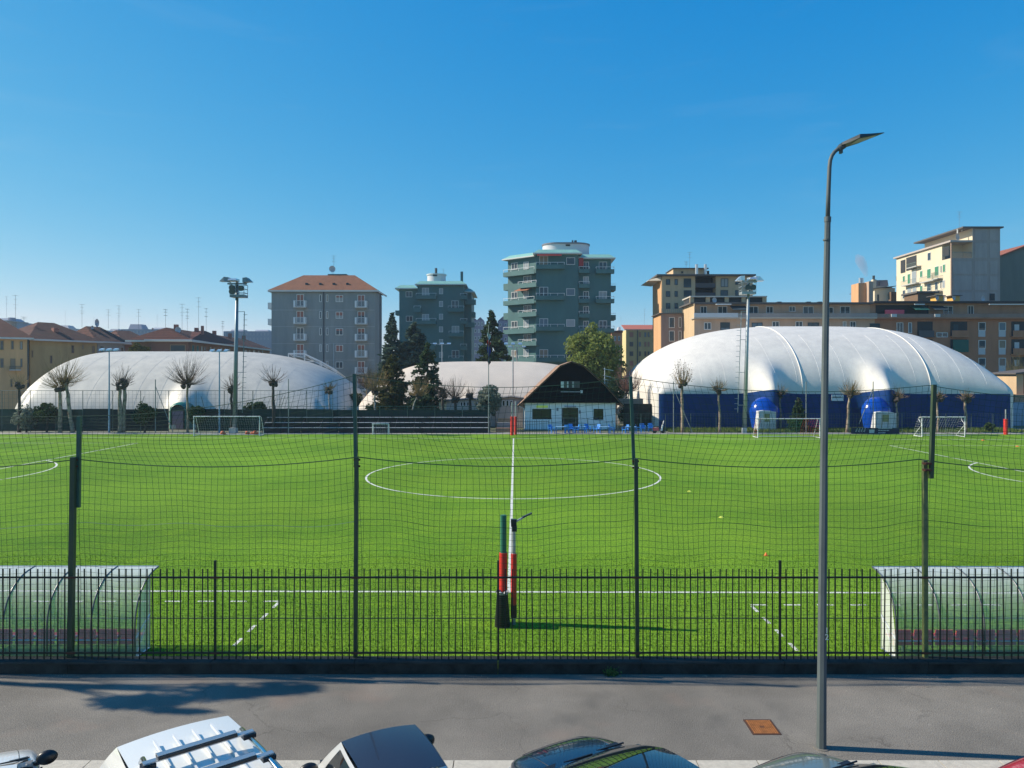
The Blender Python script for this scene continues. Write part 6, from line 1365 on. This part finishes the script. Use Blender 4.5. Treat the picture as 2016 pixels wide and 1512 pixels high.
# ================================================================== vegetation
M_BARK = mat('plane_bark', (.46, .36, .26), .9, col2=(.09, .065, .045), vscale=2.2, bump=.5, bscale=6); M_BARKD = mat('dark_bark', (.05, .04, .035), .9, var=.3, vscale=3)
M_TWIG = mat('twig_brown', (.12, .075, .05), .9); M_TWIGY = mat('twig_ochre', (.26, .17, .07), .9); M_BIRCH = mat('pale_bark', (.45, .43, .38), .8, col2=(.12, .1, .09), vscale=4)
def pollard(label, px, pyh, pyb, rad, D=79.35, seed=0, twin=None, lean=0, tw=.28, n=90, m=None, bark=None, leaves=False, updir=.15, grp='pollarded bare trees along the far touchline'):
    g = random.Random(seed+11); m = m or M_TWIG; bark = bark or M_BARK
    x = PX(px, D); zh = PZ(pyh, D); zb = max(0, PZ(pyb, D)); s_ = D/FOC
    t = thing('pollard_tree', label, 'tree', (x, D, 0), group=grp)
    heads = [(lean, 0, zh)]; 
    stems = [[(0, 0, 0), (lean*.3+.06, 0, zh*.4), (lean*.7-.05, .05, zh*.75), (lean, 0, zh)]]
    if twin:
        dxb, dxt, pyt = twin; z2 = PZ(pyt, D); a, b = dxb*s_, dxt*s_
        stems.append([(a, .3, 0), (a+(b-a)*.4, .3, z2*.4), (a+(b-a)*.75+.08, .25, z2*.75), (b, .2, z2)]); heads.append((b, .2, z2))
    for st_ in stems:
        ps = []; rs = []
        for i in range(len(st_)-1):
            for k in range(4):
                q = k/4; p = Vector(st_[i]).lerp(Vector(st_[i+1]), q); ps.append(p+Vector((g.uniform(-.03, .03), g.uniform(-.03, .03), 0))); rs.append(tw*.56*(1.2-.4*(i+q)/3)*g.uniform(.86, 1.14))
        ps.append(Vector(st_[-1])); rs.append(tw*.52)
        MB().tube(ps, rs, 8).obj('trunk', bark, t, smooth=True)
    for h in heads:
        mb = MB()
        for k in range(7): mb.ball((h[0]+g.uniform(-.35, .35), h[1]+g.uniform(-.3, .3), h[2]+g.uniform(-.35, .25)), g.uniform(.14, .29), 7, 5, (1, 1, 1), .25)
        mb.obj('knobbly_head', M_BARKD, t)
        mb = MB(); V = []
        for k in range(n):
            a = g.uniform(0, 2*pi); el = math.asin(g.uniform(-.25, 1)); L = rad*s_*g.uniform(.55, 1.15)*(.8+.35*max(0, sin(el)))
            d = Vector((cos(a)*cos(el), sin(a)*cos(el), sin(el))); p0 = Vector(h)+d*.3; ps = [p0]; d2 = d.copy()
            for q in range(4): d2 = (d2+Vector((g.uniform(-.1, .1), g.uniform(-.1, .1), updir))).normalized(); ps.append(ps[-1]+d2*L/4)
            mb.tube(ps, [.022, .018, .014, .010, .007], 3, False)
            if g.random() < .6: mb.tube([ps[2], ps[2]+(d2+Vector((g.uniform(-.5, .5), g.uniform(-.5, .5), .2))).normalized()*L*.35], [.016, .008], 3, False)
            if leaves:
                for q in range(2): V.append(ps[-1]+Vector((g.uniform(-.3, .3), g.uniform(-.3, .3), g.uniform(-.6, .2))))
        mb.obj('shoots', m, t)
        if leaves:
            C = np.array([tuple(v) for v in V]); MB().arr(leaf_cloud(len(C), lambda gg, N: C, .075, 3)).obj('dead_leaves', mat('dead_leaf', (.12, .06, .03), .9), t)
    return t
pollard('short dark pollard at the left edge behind a bush', 38, 758, 836, 22, seed=1, n=30, bark=M_BARKD, m=M_TWIGY)
pollard('leftmost large pollard with twin trunks, one leaning', 118, 762, 852, 48, seed=2, twin=(22, 8, 752), n=95, m=M_TWIGY, tw=.33)
pollard('thick double-headed pollard before the left dome', 236, 760, 851, 28, seed=3, twin=(4, 7, 752), n=45, tw=.36)
pollard('slim pollard with the widest round spray of shoots, near the green entrance', 369, 756, 846, 50, seed=4, n=150, tw=.22)
pollard('slim pollard hidden behind the tall dark floodlight mast', 456, 765, 835, 26, seed=5, n=50, bark=M_BARKD)
pollard('pollard with spiky shoots right of the dark mast', 538, 752, 835, 32, seed=6, n=60, bark=M_BARKD, tw=.3)
pollard('small yellowish pollard at the right end of the left dome', 648, 768, 830, 16, seed=7, n=60, D=83.5, m=M_TWIGY, bark=M_BIRCH, tw=.14)
pollard('ochre-shooted pollard left of the dark conifers', 738, 768, 830, 40, seed=8, n=120, D=83, m=M_TWIGY, bark=M_BIRCH, tw=.2, updir=.3)
pollard('leaning ochre-shooted pollard between the two dark conifers', 800, 778, 825, 34, seed=9, n=130, D=82, m=M_TWIGY, bark=M_BIRCH, lean=1.3, tw=.16, updir=.25)
pollard('spiky pollard just right of the dark conifers', 872, 780, 830, 26, seed=10, n=70, D=84.5, bark=M_BARKD)
pollard('spiky pollard before the pale hut', 897, 783, 830, 34, seed=11, n=80, D=84.5, bark=M_BARKD, updir=.3)
pollard('small dark pollard left of the silvery olive tree', 926, 779, 830, 16, seed=12, n=30, D=84.5, bark=M_BARKD)
pollard('pollard still holding dead leaves at the left end of the blue wall', 1343, 757, 852, 36, seed=13, n=75, tw=.28, leaves=True, updir=.6, m=M_TWIGY)
pollard('second pollard from the left along the blue dome wall', 1417, 768, 852, 20, seed=14, n=70, tw=.2, lean=-.1, m=M_TWIGY)
pollard('pollard between the left blue hood and the dark conifer', 1536, 776, 842, 16, seed=15, n=55, tw=.2, m=M_TWIGY, D=83.5)
pollard('leaning pollard with dense head right of the street lamp', 1667, 776, 852, 24, seed=16, n=110, tw=.24, lean=.4, m=M_TWIGY)
pollard('pollard at the right side of the right blue hood', 1766, 782, 852, 20, seed=17, n=60, tw=.22, D=83.2, m=M_TWIGY)
pollard('pollard behind the right goal, nearest the tall net post', 1846, 783, 850, 14, seed=18, n=45, tw=.19, m=M_TWIGY)
pollard('rightmost pollard, behind the right post of the right goal', 1901, 783, 850, 15, seed=19, n=45, tw=.22, m=M_TWIGY)
pollard('bare reddish shrub tree between clubhouse and big dome', 1238, 770, 850, 46, seed=20, n=150, D=90, tw=.14, m=mat('twig_red', (.22, .11, .08), .9), bark=M_BIRCH, updir=.5)
pollard('bare ochre tree behind the left dark conifer', 722, 760, 800, 38, seed=21, n=90, D=100, tw=.14, m=M_TWIG, updir=.5)
pollard('bare tree partly cut by the right picture edge behind the hut', 2008, 745, 800, 42, seed=22, n=170, D=104, tw=.2, m=mat('twig_olive', (.13, .12, .05), .9), updir=.4)
L_DK = leafmat('needles_dark', (.022, .05, .022), (.05, .085, .035), 1.5); L_BL = leafmat('needles_blue', (.035, .07, .058), (.07, .11, .08), 1.2)
L_OL = leafmat('needles_olive', (.05, .06, .016), (.11, .10, .03), 1.2); L_MD = leafmat('leaves_green', (.10, .155, .035), (.24, .27, .07), .9, .35); L_SV = leafmat('leaves_silver', (.14, .17, .13), (.24, .27, .22), 2.0, .3)
L_BS = leafmat('leaves_bush', (.03, .065, .02), (.07, .11, .035), 2.0)
def conifer(label, px, pyt, pyb, wpx, D, m, seed, n=3600, size=.34, droop=.25, tiers=13, shape=1.0, zbot=None, jag=.35, name='conifer_tree'):
    x = PX(px, D); zt = PZ(pyt, D); zb = zbot if zbot is not None else max(.3, PZ(pyb, D)); Rr = wpx/2*D/FOC
    t = thing(name, label, 'tree', (x, D, 0)); g = np.random.default_rng(seed)
    MB().tube([(0, 0, 0), (0, 0, zt*.95)], [.28, .05], 8).obj('trunk', M_BARKD, t)
    nb = tiers*9; az = g.uniform(0, 2*pi, nb); hb = (np.arange(nb)+g.uniform(-.4, .4, nb))/nb; hb = np.clip(hb, 0, 1)
    Lb = Rr*(1-hb)**shape*(1-jag+2*jag*g.uniform(0, 1, nb)*.75)+.12
    br = MB(); 
    for k in range(nb):
        z = zb+(zt-zb)*hb[k]; br.tube([(0, 0, z), (cos(az[k])*Lb[k]*.85, sin(az[k])*Lb[k]*.85, z-droop*Lb[k]*.6)], [.05, .015], 3, False)
    br.obj('branches', M_BARKD, t)
    wgt = Lb**1.3; idx = g.choice(nb, n, p=wgt/wgt.sum()); q = g.uniform(.12, 1, n)**.7
    L = Lb[idx]*q; a = az[idx]+g.normal(0, .22, n)*(1.1-q*.5); z = zb+(zt-zb)*hb[idx]-droop*L*.7+g.normal(0, .10, n)*(1+Rr*.15)
    C = np.stack([np.cos(a)*L, np.sin(a)*L, z], 1)
    top = C[:, 2] > zt; C[top, 2] = zt-.1
    MB().arr(leaf_cloud(n, lambda gg, N: C, size, seed, .35)).obj('crown', m, t)
    return t
conifer('narrow dark spruce touching the right side of the grey block', 772, 615, 800, 104, 112, L_BL, 1, 8500, .38, .3, 18, .95)
conifer('broad dark cedar before the shorter green block', 814, 634, 790, 150, 114, L_BL, 2, 9500, .40, .18, 12, .85, zbot=3)
conifer('olive dark cypress left of the leaning pollard', 774, 698, 812, 92, 90, L_OL, 3, 9000, .24, .1, 16, .6, zbot=.6)
conifer('ragged dark cypress left of the flagpole, before the middle dome', 842, 673, 812, 90, 89, L_DK, 4, 5200, .24, .25, 13, .65, zbot=.6, jag=.6)
conifer('large pointed dark conifer between the two green blocks', 968, 610, 760, 122, 124, L_DK, 5, 10000, .40, .25, 17, .85, zbot=2)
conifer('small dark spruce before the blue dome wall', 1572, 783, 850, 44, 80.5, L_DK, 6, 2600, .16, .2, 12, .9, zbot=.3)
def broad(label, px, pyt, pyb, wpx, D, m, seed, nclump=70, per=110, size=.3, name='round_tree', trunk=M_BARKD, cat='tree', zc=None, squash=1.0, cr=.26):
    x = PX(px, D); zt = PZ(pyt, D); zb = max(.05, PZ(pyb, D)); Rr = wpx/2*D/FOC; cz = (zt+zb)/2; hz = (zt-zb)/2
    t = thing(name, label, cat, (x, D, 0)); g = np.random.default_rng(seed)
    MB().tube([(0, 0, 0), (.1, 0, zb+hz*.6), (0, 0, cz+hz*.3)], [Rr*.07+.03, Rr*.05+.02, .03], 7).obj('trunk', trunk, t)
    mb = MB(); cl = []
    for k in range(nclump):
        v = g.normal(size=3); v /= np.linalg.norm(v); r_ = g.uniform(.35, 1)**.5*g.uniform(.75, 1.08); c = np.array([v[0]*Rr*r_*.86, v[1]*Rr*r_*.86*squash, cz+v[2]*hz*r_*.86]); cl.append(c)
        if k % 3 == 0: mb.tube([(0, 0, zb+hz*.3), tuple(c*np.array([.5, .5, 1])+np.array([0, 0, -hz*.1])), tuple(c)], [Rr*.02+.01, Rr*.014+.008, .008], 3, False)
    mb.obj('limbs', trunk, t)
    cl = np.array(cl); idx = np.repeat(np.arange(nclump), per); rad = (min(Rr, hz)*cr*g.uniform(.6, 1.3, nclump))[idx]
    v = g.normal(size=(len(idx), 3)); v /= np.linalg.norm(v, axis=1)[:, None]; C = cl[idx]+v*(rad*g.uniform(.3, 1, len(idx))**.4)[:, None]
    C[:, 2] = np.maximum(C[:, 2], .05)
    MB().arr(leaf_cloud(len(C), lambda gg, N: C, size, seed)).obj('crown', m, t)
    return t
broad('big round green tree with sunlit left side behind the clubhouse', 1165, 641, 770, 124, 112, L_MD, 1, 110, 120, .26)
broad('silvery olive tree between the flagpole and the pinkish shed', 962, 754, 822, 54, 84, L_SV, 2, 60, 60, .15, 'olive_tree')
bl = [('pale leafed bush at the foot of the small dark pollard', 92+-40, 798, 850, 44, 79.7, L_SV), ('wide dark bush right of the small dark pollard', 92, 793, 830, 48, 79.7, L_BS), ('round dark bush between the thick pollard and thin net pole', 285, 792, 835, 46, 79.7, L_BS),
      ('bush right of the slim pollard near the goal', 388, 799, 835, 34, 79.7, L_BS), ('bush right of the tall dark mast', 500, 793, 822, 40, 83, L_BS), ('round bush below the spiky pollard by the steps', 508+4, 790, 815, 34, 84, L_BS),
      ('low hedge bush at the left of the steps cloth', 740, 790, 815, 46, 86, L_OL), ('dark bush under the ragged cypress', 830, 775, 815, 70, 88, L_DK), ('bush right of the clubhouse by the big dome', 1236, 800, 835, 40, 89, L_DK), ('dark shrub mass behind the clubhouse right corner', 1212, 745, 800, 50, 98, L_DK),
      ('small green bush right of the right goal', 1948, 832, 856, 24, 80.5, L_BS), ('bush left of the dark conifers before the dome', 700, 775, 812, 30, 100, L_OL), ('climbing bush in front of the brick house, above the left dome', 275, 676, 700, 46, 116, L_OL)]
for k, (lab, px, a, b, w_, D, m) in enumerate(bl): broad(lab, px, a, b, w_, D, m, 30+k, 26, 70, .13 if D < 95 else .2, 'bush', cat='bush', squash=.7, cr=.4)
# street tree just outside the left edge, casting its shade on the pavement
g_ = np.random.default_rng(5)
t = thing('street_tree', 'tall tree outside the left edge casting leafy shade on the pavement', 'tree', (-19.3, 16.2, 0))
MB().tube([(0, 0, 0), (.05, 0, 4), (-.1, -.1, 7), (-.3, 0, 9.5)], [.15, .12, .09, .04], 8).obj('trunk', M_BARK, t)
mb = MB(); pts = []
for (cx_, cy_, cz_, rx, ry, rz) in ((-.10, -.6, 8.3, .75, .30, .30), (-.5, -.45, 8.8, .6, .32, .3), (-.5, .0, 9.5, .35, .42, .40), (-.5, .05, 9.8, .5, .25, .3), (-.3, .32, 10.3, .42, .30, .42), (-.1, .15, 10.0, .5, .12, .2), (.1, -.9, 8.9, .5, .1, .2)):
    mb.tube([(-.1, 0, 6.6), (cx_, cy_, cz_)], [.05, .02], 4); N = int(420*(rx+rz)); v = g_.normal(size=(N, 3)); v /= np.linalg.norm(v, axis=1)[:, None]; pts.append(np.array([cx_, cy_, cz_])+v*(g_.uniform(.05, 1, N)**.6)[:, None]*np.array([rx*1.2, ry*1.2, rz*1.2]))
mb.obj('limbs', M_BARK, t); C = np.concatenate(pts); MB().arr(leaf_cloud(len(C), lambda gg, N: C, .09, 9)).obj('crown', L_MD, t)
# grass strip behind the right goals
gN = 14000; g = np.random.default_rng(3)
x = g.uniform(17, 56, gN); y = g.uniform(79.4, 84.5, gN)
h = g.uniform(.08, .28, gN); C = np.stack([x, y, -.04+h*.3], 1); a = g.uniform(0, pi, gN); w_ = .05
Q = np.stack([C+np.stack([-np.cos(a)*w_, -np.sin(a)*w_, -h*.3], 1), C+np.stack([np.cos(a)*w_, np.sin(a)*w_, -h*.3], 1), C+np.stack([np.cos(a)*w_*.2, np.sin(a)*w_*.2, h], 1), C+np.stack([-np.cos(a)*w_*.2, -np.sin(a)*w_*.2, h], 1)], axis=1)
stuff(MB().arr(Q), 'rough_grass', leafmat('grass_blades', (.06, .12, .02), (.14, .18, .05), .6))
# ================================================================== parked cars
M_CGL = mat('car_glass', (.012, .018, .022), .03, spec=.8, coat=.6); M_TYRE = mat('tyre', (.015, .015, .015), .85); M_RIM = mat('rim', (.45, .46, .47), .3, .8); M_TRIM = mat('car_black_trim', (.012, .012, .014), .35)
M_LAMPG = mat('headlight_glass', (.55, .58, .6), .08, .2); M_TAIL = mat('tail_red', (.45, .02, .015), .15); M_CHR = mat('chrome', (.7, .71, .72), .12, 1.0)
def catmull(P_, k):
    out = []; n = len(P_)
    for i in range(n-1):
        p0, p1, p2, p3 = P_[max(i-1, 0)], P_[i], P_[i+1], P_[min(i+2, n-1)]
        for j in range(k):
            q = j/k; out.append([.5*(2*b+(c-a)*q+(2*a-5*b+4*c-d)*q*q+(3*b-a-3*c+d)*q**3) for a, b, c, d in zip(p0, p1, p2, p3)])
    out.append(list(P_[-1])); return out
def patch(c00, c10, c11, c01, bu, nrm, n=12, u0=0, u1=1, v0=0, v1=1, off=0, m=12):
    nrm = Vector(nrm).normalized(); rows = []
    c00, c10, c11, c01 = map(Vector, (c00, c10, c11, c01))
    for i in range(n+1):
        u = u0+(u1-u0)*i/n; row = []
        for j in range(m+1):
            v = v0+(v1-v0)*j/m; p = (c00*(1-u)+c10*u)*(1-v)+(c01*(1-u)+c11*u)*v
            row.append(p+nrm*(bu*(4*u*(1-u)*.6+4*v*(1-v)*.4)+off))
        rows.append(row)
    return rows
def car(label, x, y, heading, stations, gh, paint, roofm=None, wheels=(1.25, -1.25), wr=.31, mirror_y=.75, mirm=None, group='cars parked at an angle along the kerb', z=-.13, suv=False, mo=.17):
    """stations: (y, halfwidth, z_low, z_top_edge, z_top_mid) nose at +y. gh: greenhouse dict. heading: angle of nose from +Y, counter-clockwise"""
    t = thing('parked_car', label, 'car', (x, y, z), heading, group)
    st = catmull(stations, 5); rows = []
    for (yy, w_, zl, ze, zm) in st:
        w_ = max(w_, .02); sec = []
        half = [(0, zl), (.55*w_, zl), (.93*w_, zl+.03), (w_, zl+(ze-zl)*.25), (w_*1.0, zl+(ze-zl)*.55), (w_*.985, zl+(ze-zl)*.8), (w_*.95, ze-.012), (w_*.86, ze+(zm-ze)*.35), (w_*.68, ze+(zm-ze)*.68), (w_*.4, ze+(zm-ze)*.92), (0, zm)]
        sec = [(a, yy, b) for a, b in half]+[(-a, yy, b) for a, b in half[::-1][1:]]
        rows.append(sec)
    mb = MB().grid(rows); mb.f.append(tuple(range(len(rows[0])))[::-1]); k = len(mb.v)-len(rows[0]); mb.f.append(tuple(range(k, k+len(rows[0]))))
    mb.obj('body', paint, t, smooth=True, auto=60)
    for sg in (8, len(rows[0])-9):               # shut lines of the bonnet
        ln = [Vector(r_[sg])+Vector((0, 0, .001)) for r_ in rows if gh['yf']+.05 < r_[0][1] < stations[-1][0]-.12]
        if len(ln) > 2: MB().tube(ln, .0045, 4, False).obj('shut_line', M_TRIM, t)
    ln = [r_ for r_ in rows if r_[0][1] < stations[-1][0]-.12]
    if ln: MB().tube([Vector(p_)+Vector((0, 0, .002)) for p_ in ln[-1][8:len(rows[0])-8]], .0045, 4, False).obj('shut_line', M_TRIM, t)
    for yd in (.72, -.25, -1.2):                 # door gaps
        ln = min(rows, key=lambda r_: abs(r_[0][1]-yd))
        for sl_ in (slice(3, 7), slice(len(ln)-7, len(ln)-3)): MB().tube([Vector(p_)*1.0 for p_ in ln[sl_]], .005, 4, False).obj('door_gap', M_TRIM, t)
    if not suv and wheels[0] > 1: MB().tube([(.0, gh['rr']+.15, gh['zt']+.03), (.0, gh['rr']-.12, gh['zt']+.24)], .005, 4).obj('aerial', M_TRIM, t)
    yf, yr, rf, rr = gh['yf'], gh['yr'], gh['rf'], gh['rr']; wb, wt = gh['wb'], gh['wt']; zb, zr_ = gh['zb'], gh['zt']; zrr = gh.get('zrr', zr_); zbr = gh.get('zbr', zb); wbr = gh.get('wbr', wb)
    FL_, FR_ = (-wb, yf, zb), (wb, yf, zb); RL, RR_ = (-wbr, yr, zbr), (wbr, yr, zbr); TFL, TFR = (-wt, rf, zr_), (wt, rf, zr_); TRL, TRR = (-wt*.97, rr, zrr), (wt*.97, rr, zrr)
    shell = MB()
    shell.grid(patch(FL_, FR_, TFR, TFL, .05, (0, 1, .8), 14)); shell.grid(patch(RR_, RL, TRL, TRR, .05, (0, -1, .5), 14))
    shell.grid(patch(FR_, RR_, TRR, TFR, .045, (1, 0, .3), 20)); shell.grid(patch(RL, FL_, TFL, TRL, .045, (-1, 0, .3), 20))
    shell.obj('pillars', paint, t, smooth=True)
    MB().grid(patch(TFL, TFR, TRR, TRL, .075, (0, 0, 1), 16, .0, 1, 0, 1, 0, 16)).obj('roof', roofm or paint, t, smooth=True)
    MB().grid(patch(FL_, FR_, TFR, TFL, .05, (0, 1, .8), 14, .05, .95, .03, .95, .006)).obj('windscreen', M_CGL, t, smooth=True)
    MB().grid(patch(RR_, RL, TRL, TRR, .05, (0, -1, .5), 14, .08, .92, .15, .92, .006)).obj('rear_window', M_CGL, t, smooth=True)
    for sd, A in ((1, (FR_, RR_, TRR, TFR)), (-1, (RL, FL_, TFL, TRL))):
        for (u0, u1) in gh.get('side', ((.10, .50), (.54, .86))):
            a, b = (u0, u1) if sd == 1 else (1-u1, 1-u0)
            MB().grid(patch(*A, .045, (sd, 0, .3), 12, a, b, .08, .90, .007)).obj('side_window', M_CGL, t, smooth=True)
    tm = MB().tube([(0, -.1, 0), (0, .1, 0)], wr, 24).mesh('tyre', M_TYRE); rm = MB().tube([(0, -.105, 0), (0, .105, 0)], wr*.66, 16).mesh('rim', M_RIM)
    wm = MB().tube([(0, -.09, 0), (0, .09, 0)], wr*.5, 12).mesh('wheel', M_TRIM)
    W_ = max(s_[1] for s_ in stations)
    for wy in wheels:
        for sd in (-1, 1):
            o = inst('wheel', wm, t, (sd*(W_-.10), wy, wr), pi/2); inst('tyre', tm, o); inst('rim', rm, o)
    nose = stations[-1][0]; tail = stations[0][0]
    for sd in (-1, 1):
        MB().ball((sd*(W_-.24), nose-.16, stations[-2][3]-.12), .17, 10, 6, (.9, .8, .5)).obj('headlight', M_LAMPG, t, smooth=True)
        MB().ball((sd*(W_-.09), tail+.16, stations[1][3]-.16), .15, 10, 6, (.5, .7, 1.2)).obj('tail_light', M_TAIL if not suv else mat('lamp_orange', (.75, .15, .03), .2), t, smooth=True)
        xm = sd*(wb+mo); o = MB().ball((xm, mirror_y, zb+.06-(.08 if mo < .15 else 0)), .12 if mo > .15 else .085, 12, 8, (1.15, .62, .85)).obj('mirror', mirm or M_TRIM, t, smooth=True)
        MB().bar((sd*(wb-.02), mirror_y+.02, zb), (xm, mirror_y, zb+.02), .05).obj('mirror_arm', M_TRIM, o)
    MB().box(-wb*.92, wb*.92, yf-.03, yf+.13, zb-.035, zb+.012).obj('cowl', M_TRIM, t)
    for sd in (-.35, .25): MB().bar((sd, yf+.07, zb+.02), (sd+.45, yf-.02, zb+.055), .018).obj('wiper', M_TRIM, t)
    for sd in (-1, 1):
        for dy in (.0, -.85): MB().box(*sorted((sd*W_*.99, sd*(W_*.99+.03))), dy-.1, dy+.06, zb-.12, zb-.09).obj('door_handle', paint, t)
    MB().box(-.26, .26, nose-.0, nose+.02, .35, .46).obj('number_plate', M_WFR, t)
    return t
def paint(name, c, metal=.3, rough=.3): return mat(name, c, rough, metal, coat=1.0)
P_W = paint('paint_white', (.70, .70, .67), 0); P_S = paint('paint_silver_white', (.62, .64, .64), .15); P_B = paint('paint_navy', (.012, .03, .065), .5, .25); P_G = paint('paint_grey_green', (.20, .24, .23), .5, .3); P_R = paint('paint_red', (.55, .01, .03), .1)
base = [(-2.0, .50, .30, .62, .64), (-1.93, .74, .24, .80, .84), (-1.6, .83, .20, .90, .95), (-.8, .86, .18, .92, .97), (.2, .86, .18, .92, .97), (.8, .85, .18, .90, .97), (1.3, .83, .20, .84, .93), (1.7, .78, .22, .74, .82), (1.93, .66, .26, .62, .68), (2.0, .45, .32, .55, .58)]
gh = dict(yf=.92, yr=-1.75, rf=-.08, rr=-1.25, wb=.74, wt=.57, zb=.93, zt=1.36, zrr=1.36)
H = radians
car('white hatchback with black mirrors cut by the left picture edge', -7.10, 9.50, H(33), base, gh, P_W)
car('dark navy hatchback with sky reflected in its bonnet', 1.54, 9.92, H(33), base, gh, P_B, mat('roof_glass_blue', (.01, .015, .025), .04, spec=.8, coat=1), mirm=P_B, mo=.10)
car('grey-green hatchback parked by the lamp post foot', 4.74, 9.40, H(30), base, gh, P_G, mat('roof_glass_blue', (.01, .015, .025), .04, spec=.8, coat=1), mirm=P_G, mo=.10)
car('red car barely showing at the bottom right corner', 8.25, 9.32, H(30), base, gh, P_R)
sm_st = [(-1.30, .55, .30, .70, .72), (-1.25, .72, .24, .88, .92), (-.9, .78, .2, .95, 1.0), (0, .79, .2, .95, 1.0), (.5, .79, .2, .93, .99), (.9, .76, .22, .86, .93), (1.2, .68, .26, .76, .82), (1.32, .5, .3, .62, .66)]
car('tiny silver-white two seater with a dark glass roof', -1.80, 10.08, H(28), sm_st, dict(yf=.78, yr=-1.22, rf=.18, rr=-1.0, wb=.70, wt=.53, zb=.96, zt=1.53, zrr=1.50, side=((.12, .72), (.78, .93))), P_S, mat('roof_dark_panel', (.022, .022, .034), .25, coat=.5), (.92, -.92), .28, .62)
suv_st = [(-2.48, .66, .40, .98, 1.02), (-2.40, .88, .34, 1.20, 1.24), (-2.0, .96, .28, 1.22, 1.26), (-.8, .98, .26, 1.12, 1.15), (.4, .98, .26, 1.10, 1.14), (1.1, .94, .28, 1.02, 1.12), (1.7, .9, .3, .95, 1.05), (2.1, .76, .34, .84, .92), (2.25, .5, .42, .7, .74)]
ts = car('white sport utility car with silver roof bars and rails', -3.42, 8.58, H(33)+pi+.10, suv_st, dict(yf=1.15, yr=-2.34, rf=.45, rr=-2.02, wb=.89, wt=.74, zb=1.12, zt=1.68, zrr=1.60, zbr=1.2, side=((.08, .38), (.41, .62), (.64, .74))), P_W, None, (1.4, -1.4), .36, 1.0, P_W, suv=True)
for sd in (-1, 1):
    pts = [(sd*.60, -1.2, 1.70), (sd*.60, -1.1, 1.785), (sd*.60, -.3, 1.82), (sd*.60, .35, 1.79), (sd*.60, .5, 1.70)]
    MB().tube(pts, .032, 8).obj('roof_rail', M_CHR, ts, smooth=True)
for yy in (-.82, -.12):
    MB().box(-.66, .66, yy-.04, yy+.04, 1.845, 1.868).obj('roof_bar', mat('bar_silver', (.5, .52, .54), .25, .8), ts)
    MB().box(-.44, .50, yy-.075, yy+.065, 1.869, 1.905).obj('ski_carrier', M_TRIM, ts); MB().box(-.44, .50, yy-.045, yy+.045, 1.906, 1.918).obj('carrier_strip', MATS['bar_silver'], ts)
    for sd in (-1, 1): MB().box(sd*.60-.08, sd*.60+.08, yy-.06, yy+.06, 1.79, 1.843).obj('bar_foot', M_TRIM, ts)
for x in (-.36, -.12, .12, .36): MB().box(x-.012, x+.012, -1.6, .35, 1.715, 1.755).obj('roof_rib', P_W, ts)

# faint smoke drifting from the steel flues
sm_ = bpy.data.materials.new('smoke'); sm_.use_nodes = True; n = sm_.node_tree.nodes; l = sm_.node_tree.links
n.remove(n['Principled BSDF']); pv_ = n.new('ShaderNodeVolumePrincipled'); pv_.inputs['Color'].default_value = (.85, .75, .8, 1); pv_.inputs['Density'].default_value = .35
l.new(pv_.outputs[0], n['Material Output'].inputs['Volume'])
D = 140; pth = [(1706, 545), (1703, 534), (1698, 522), (1692, 510), (1686, 501)]
o = MB().tube([P(a, b, D) for a, b in pth], [.25, .6, .9, .95, .3], 10).obj('smoke', sm_, None, smooth=True)
tagm(o, 'thin pinkish smoke drifting up from the orange chimney tower', 'smoke')

# the air itself: one box of even thin haze round the place
hz_ = bpy.data.materials.new('haze'); hz_.use_nodes = True; n = hz_.node_tree.nodes; l = hz_.node_tree.links
n.remove(n['Principled BSDF']); pv_ = n.new('ShaderNodeVolumePrincipled'); pv_.inputs['Color'].default_value = (.70, .88, 1, 1); pv_.inputs['Density'].default_value = .00028; pv_.inputs['Anisotropy'].default_value = .3
l.new(pv_.outputs[0], n['Material Output'].inputs['Volume'])
MB().box(-330, 330, -30, 560, -1.9, 75).obj('haze', hz_, None, kind='stuff')
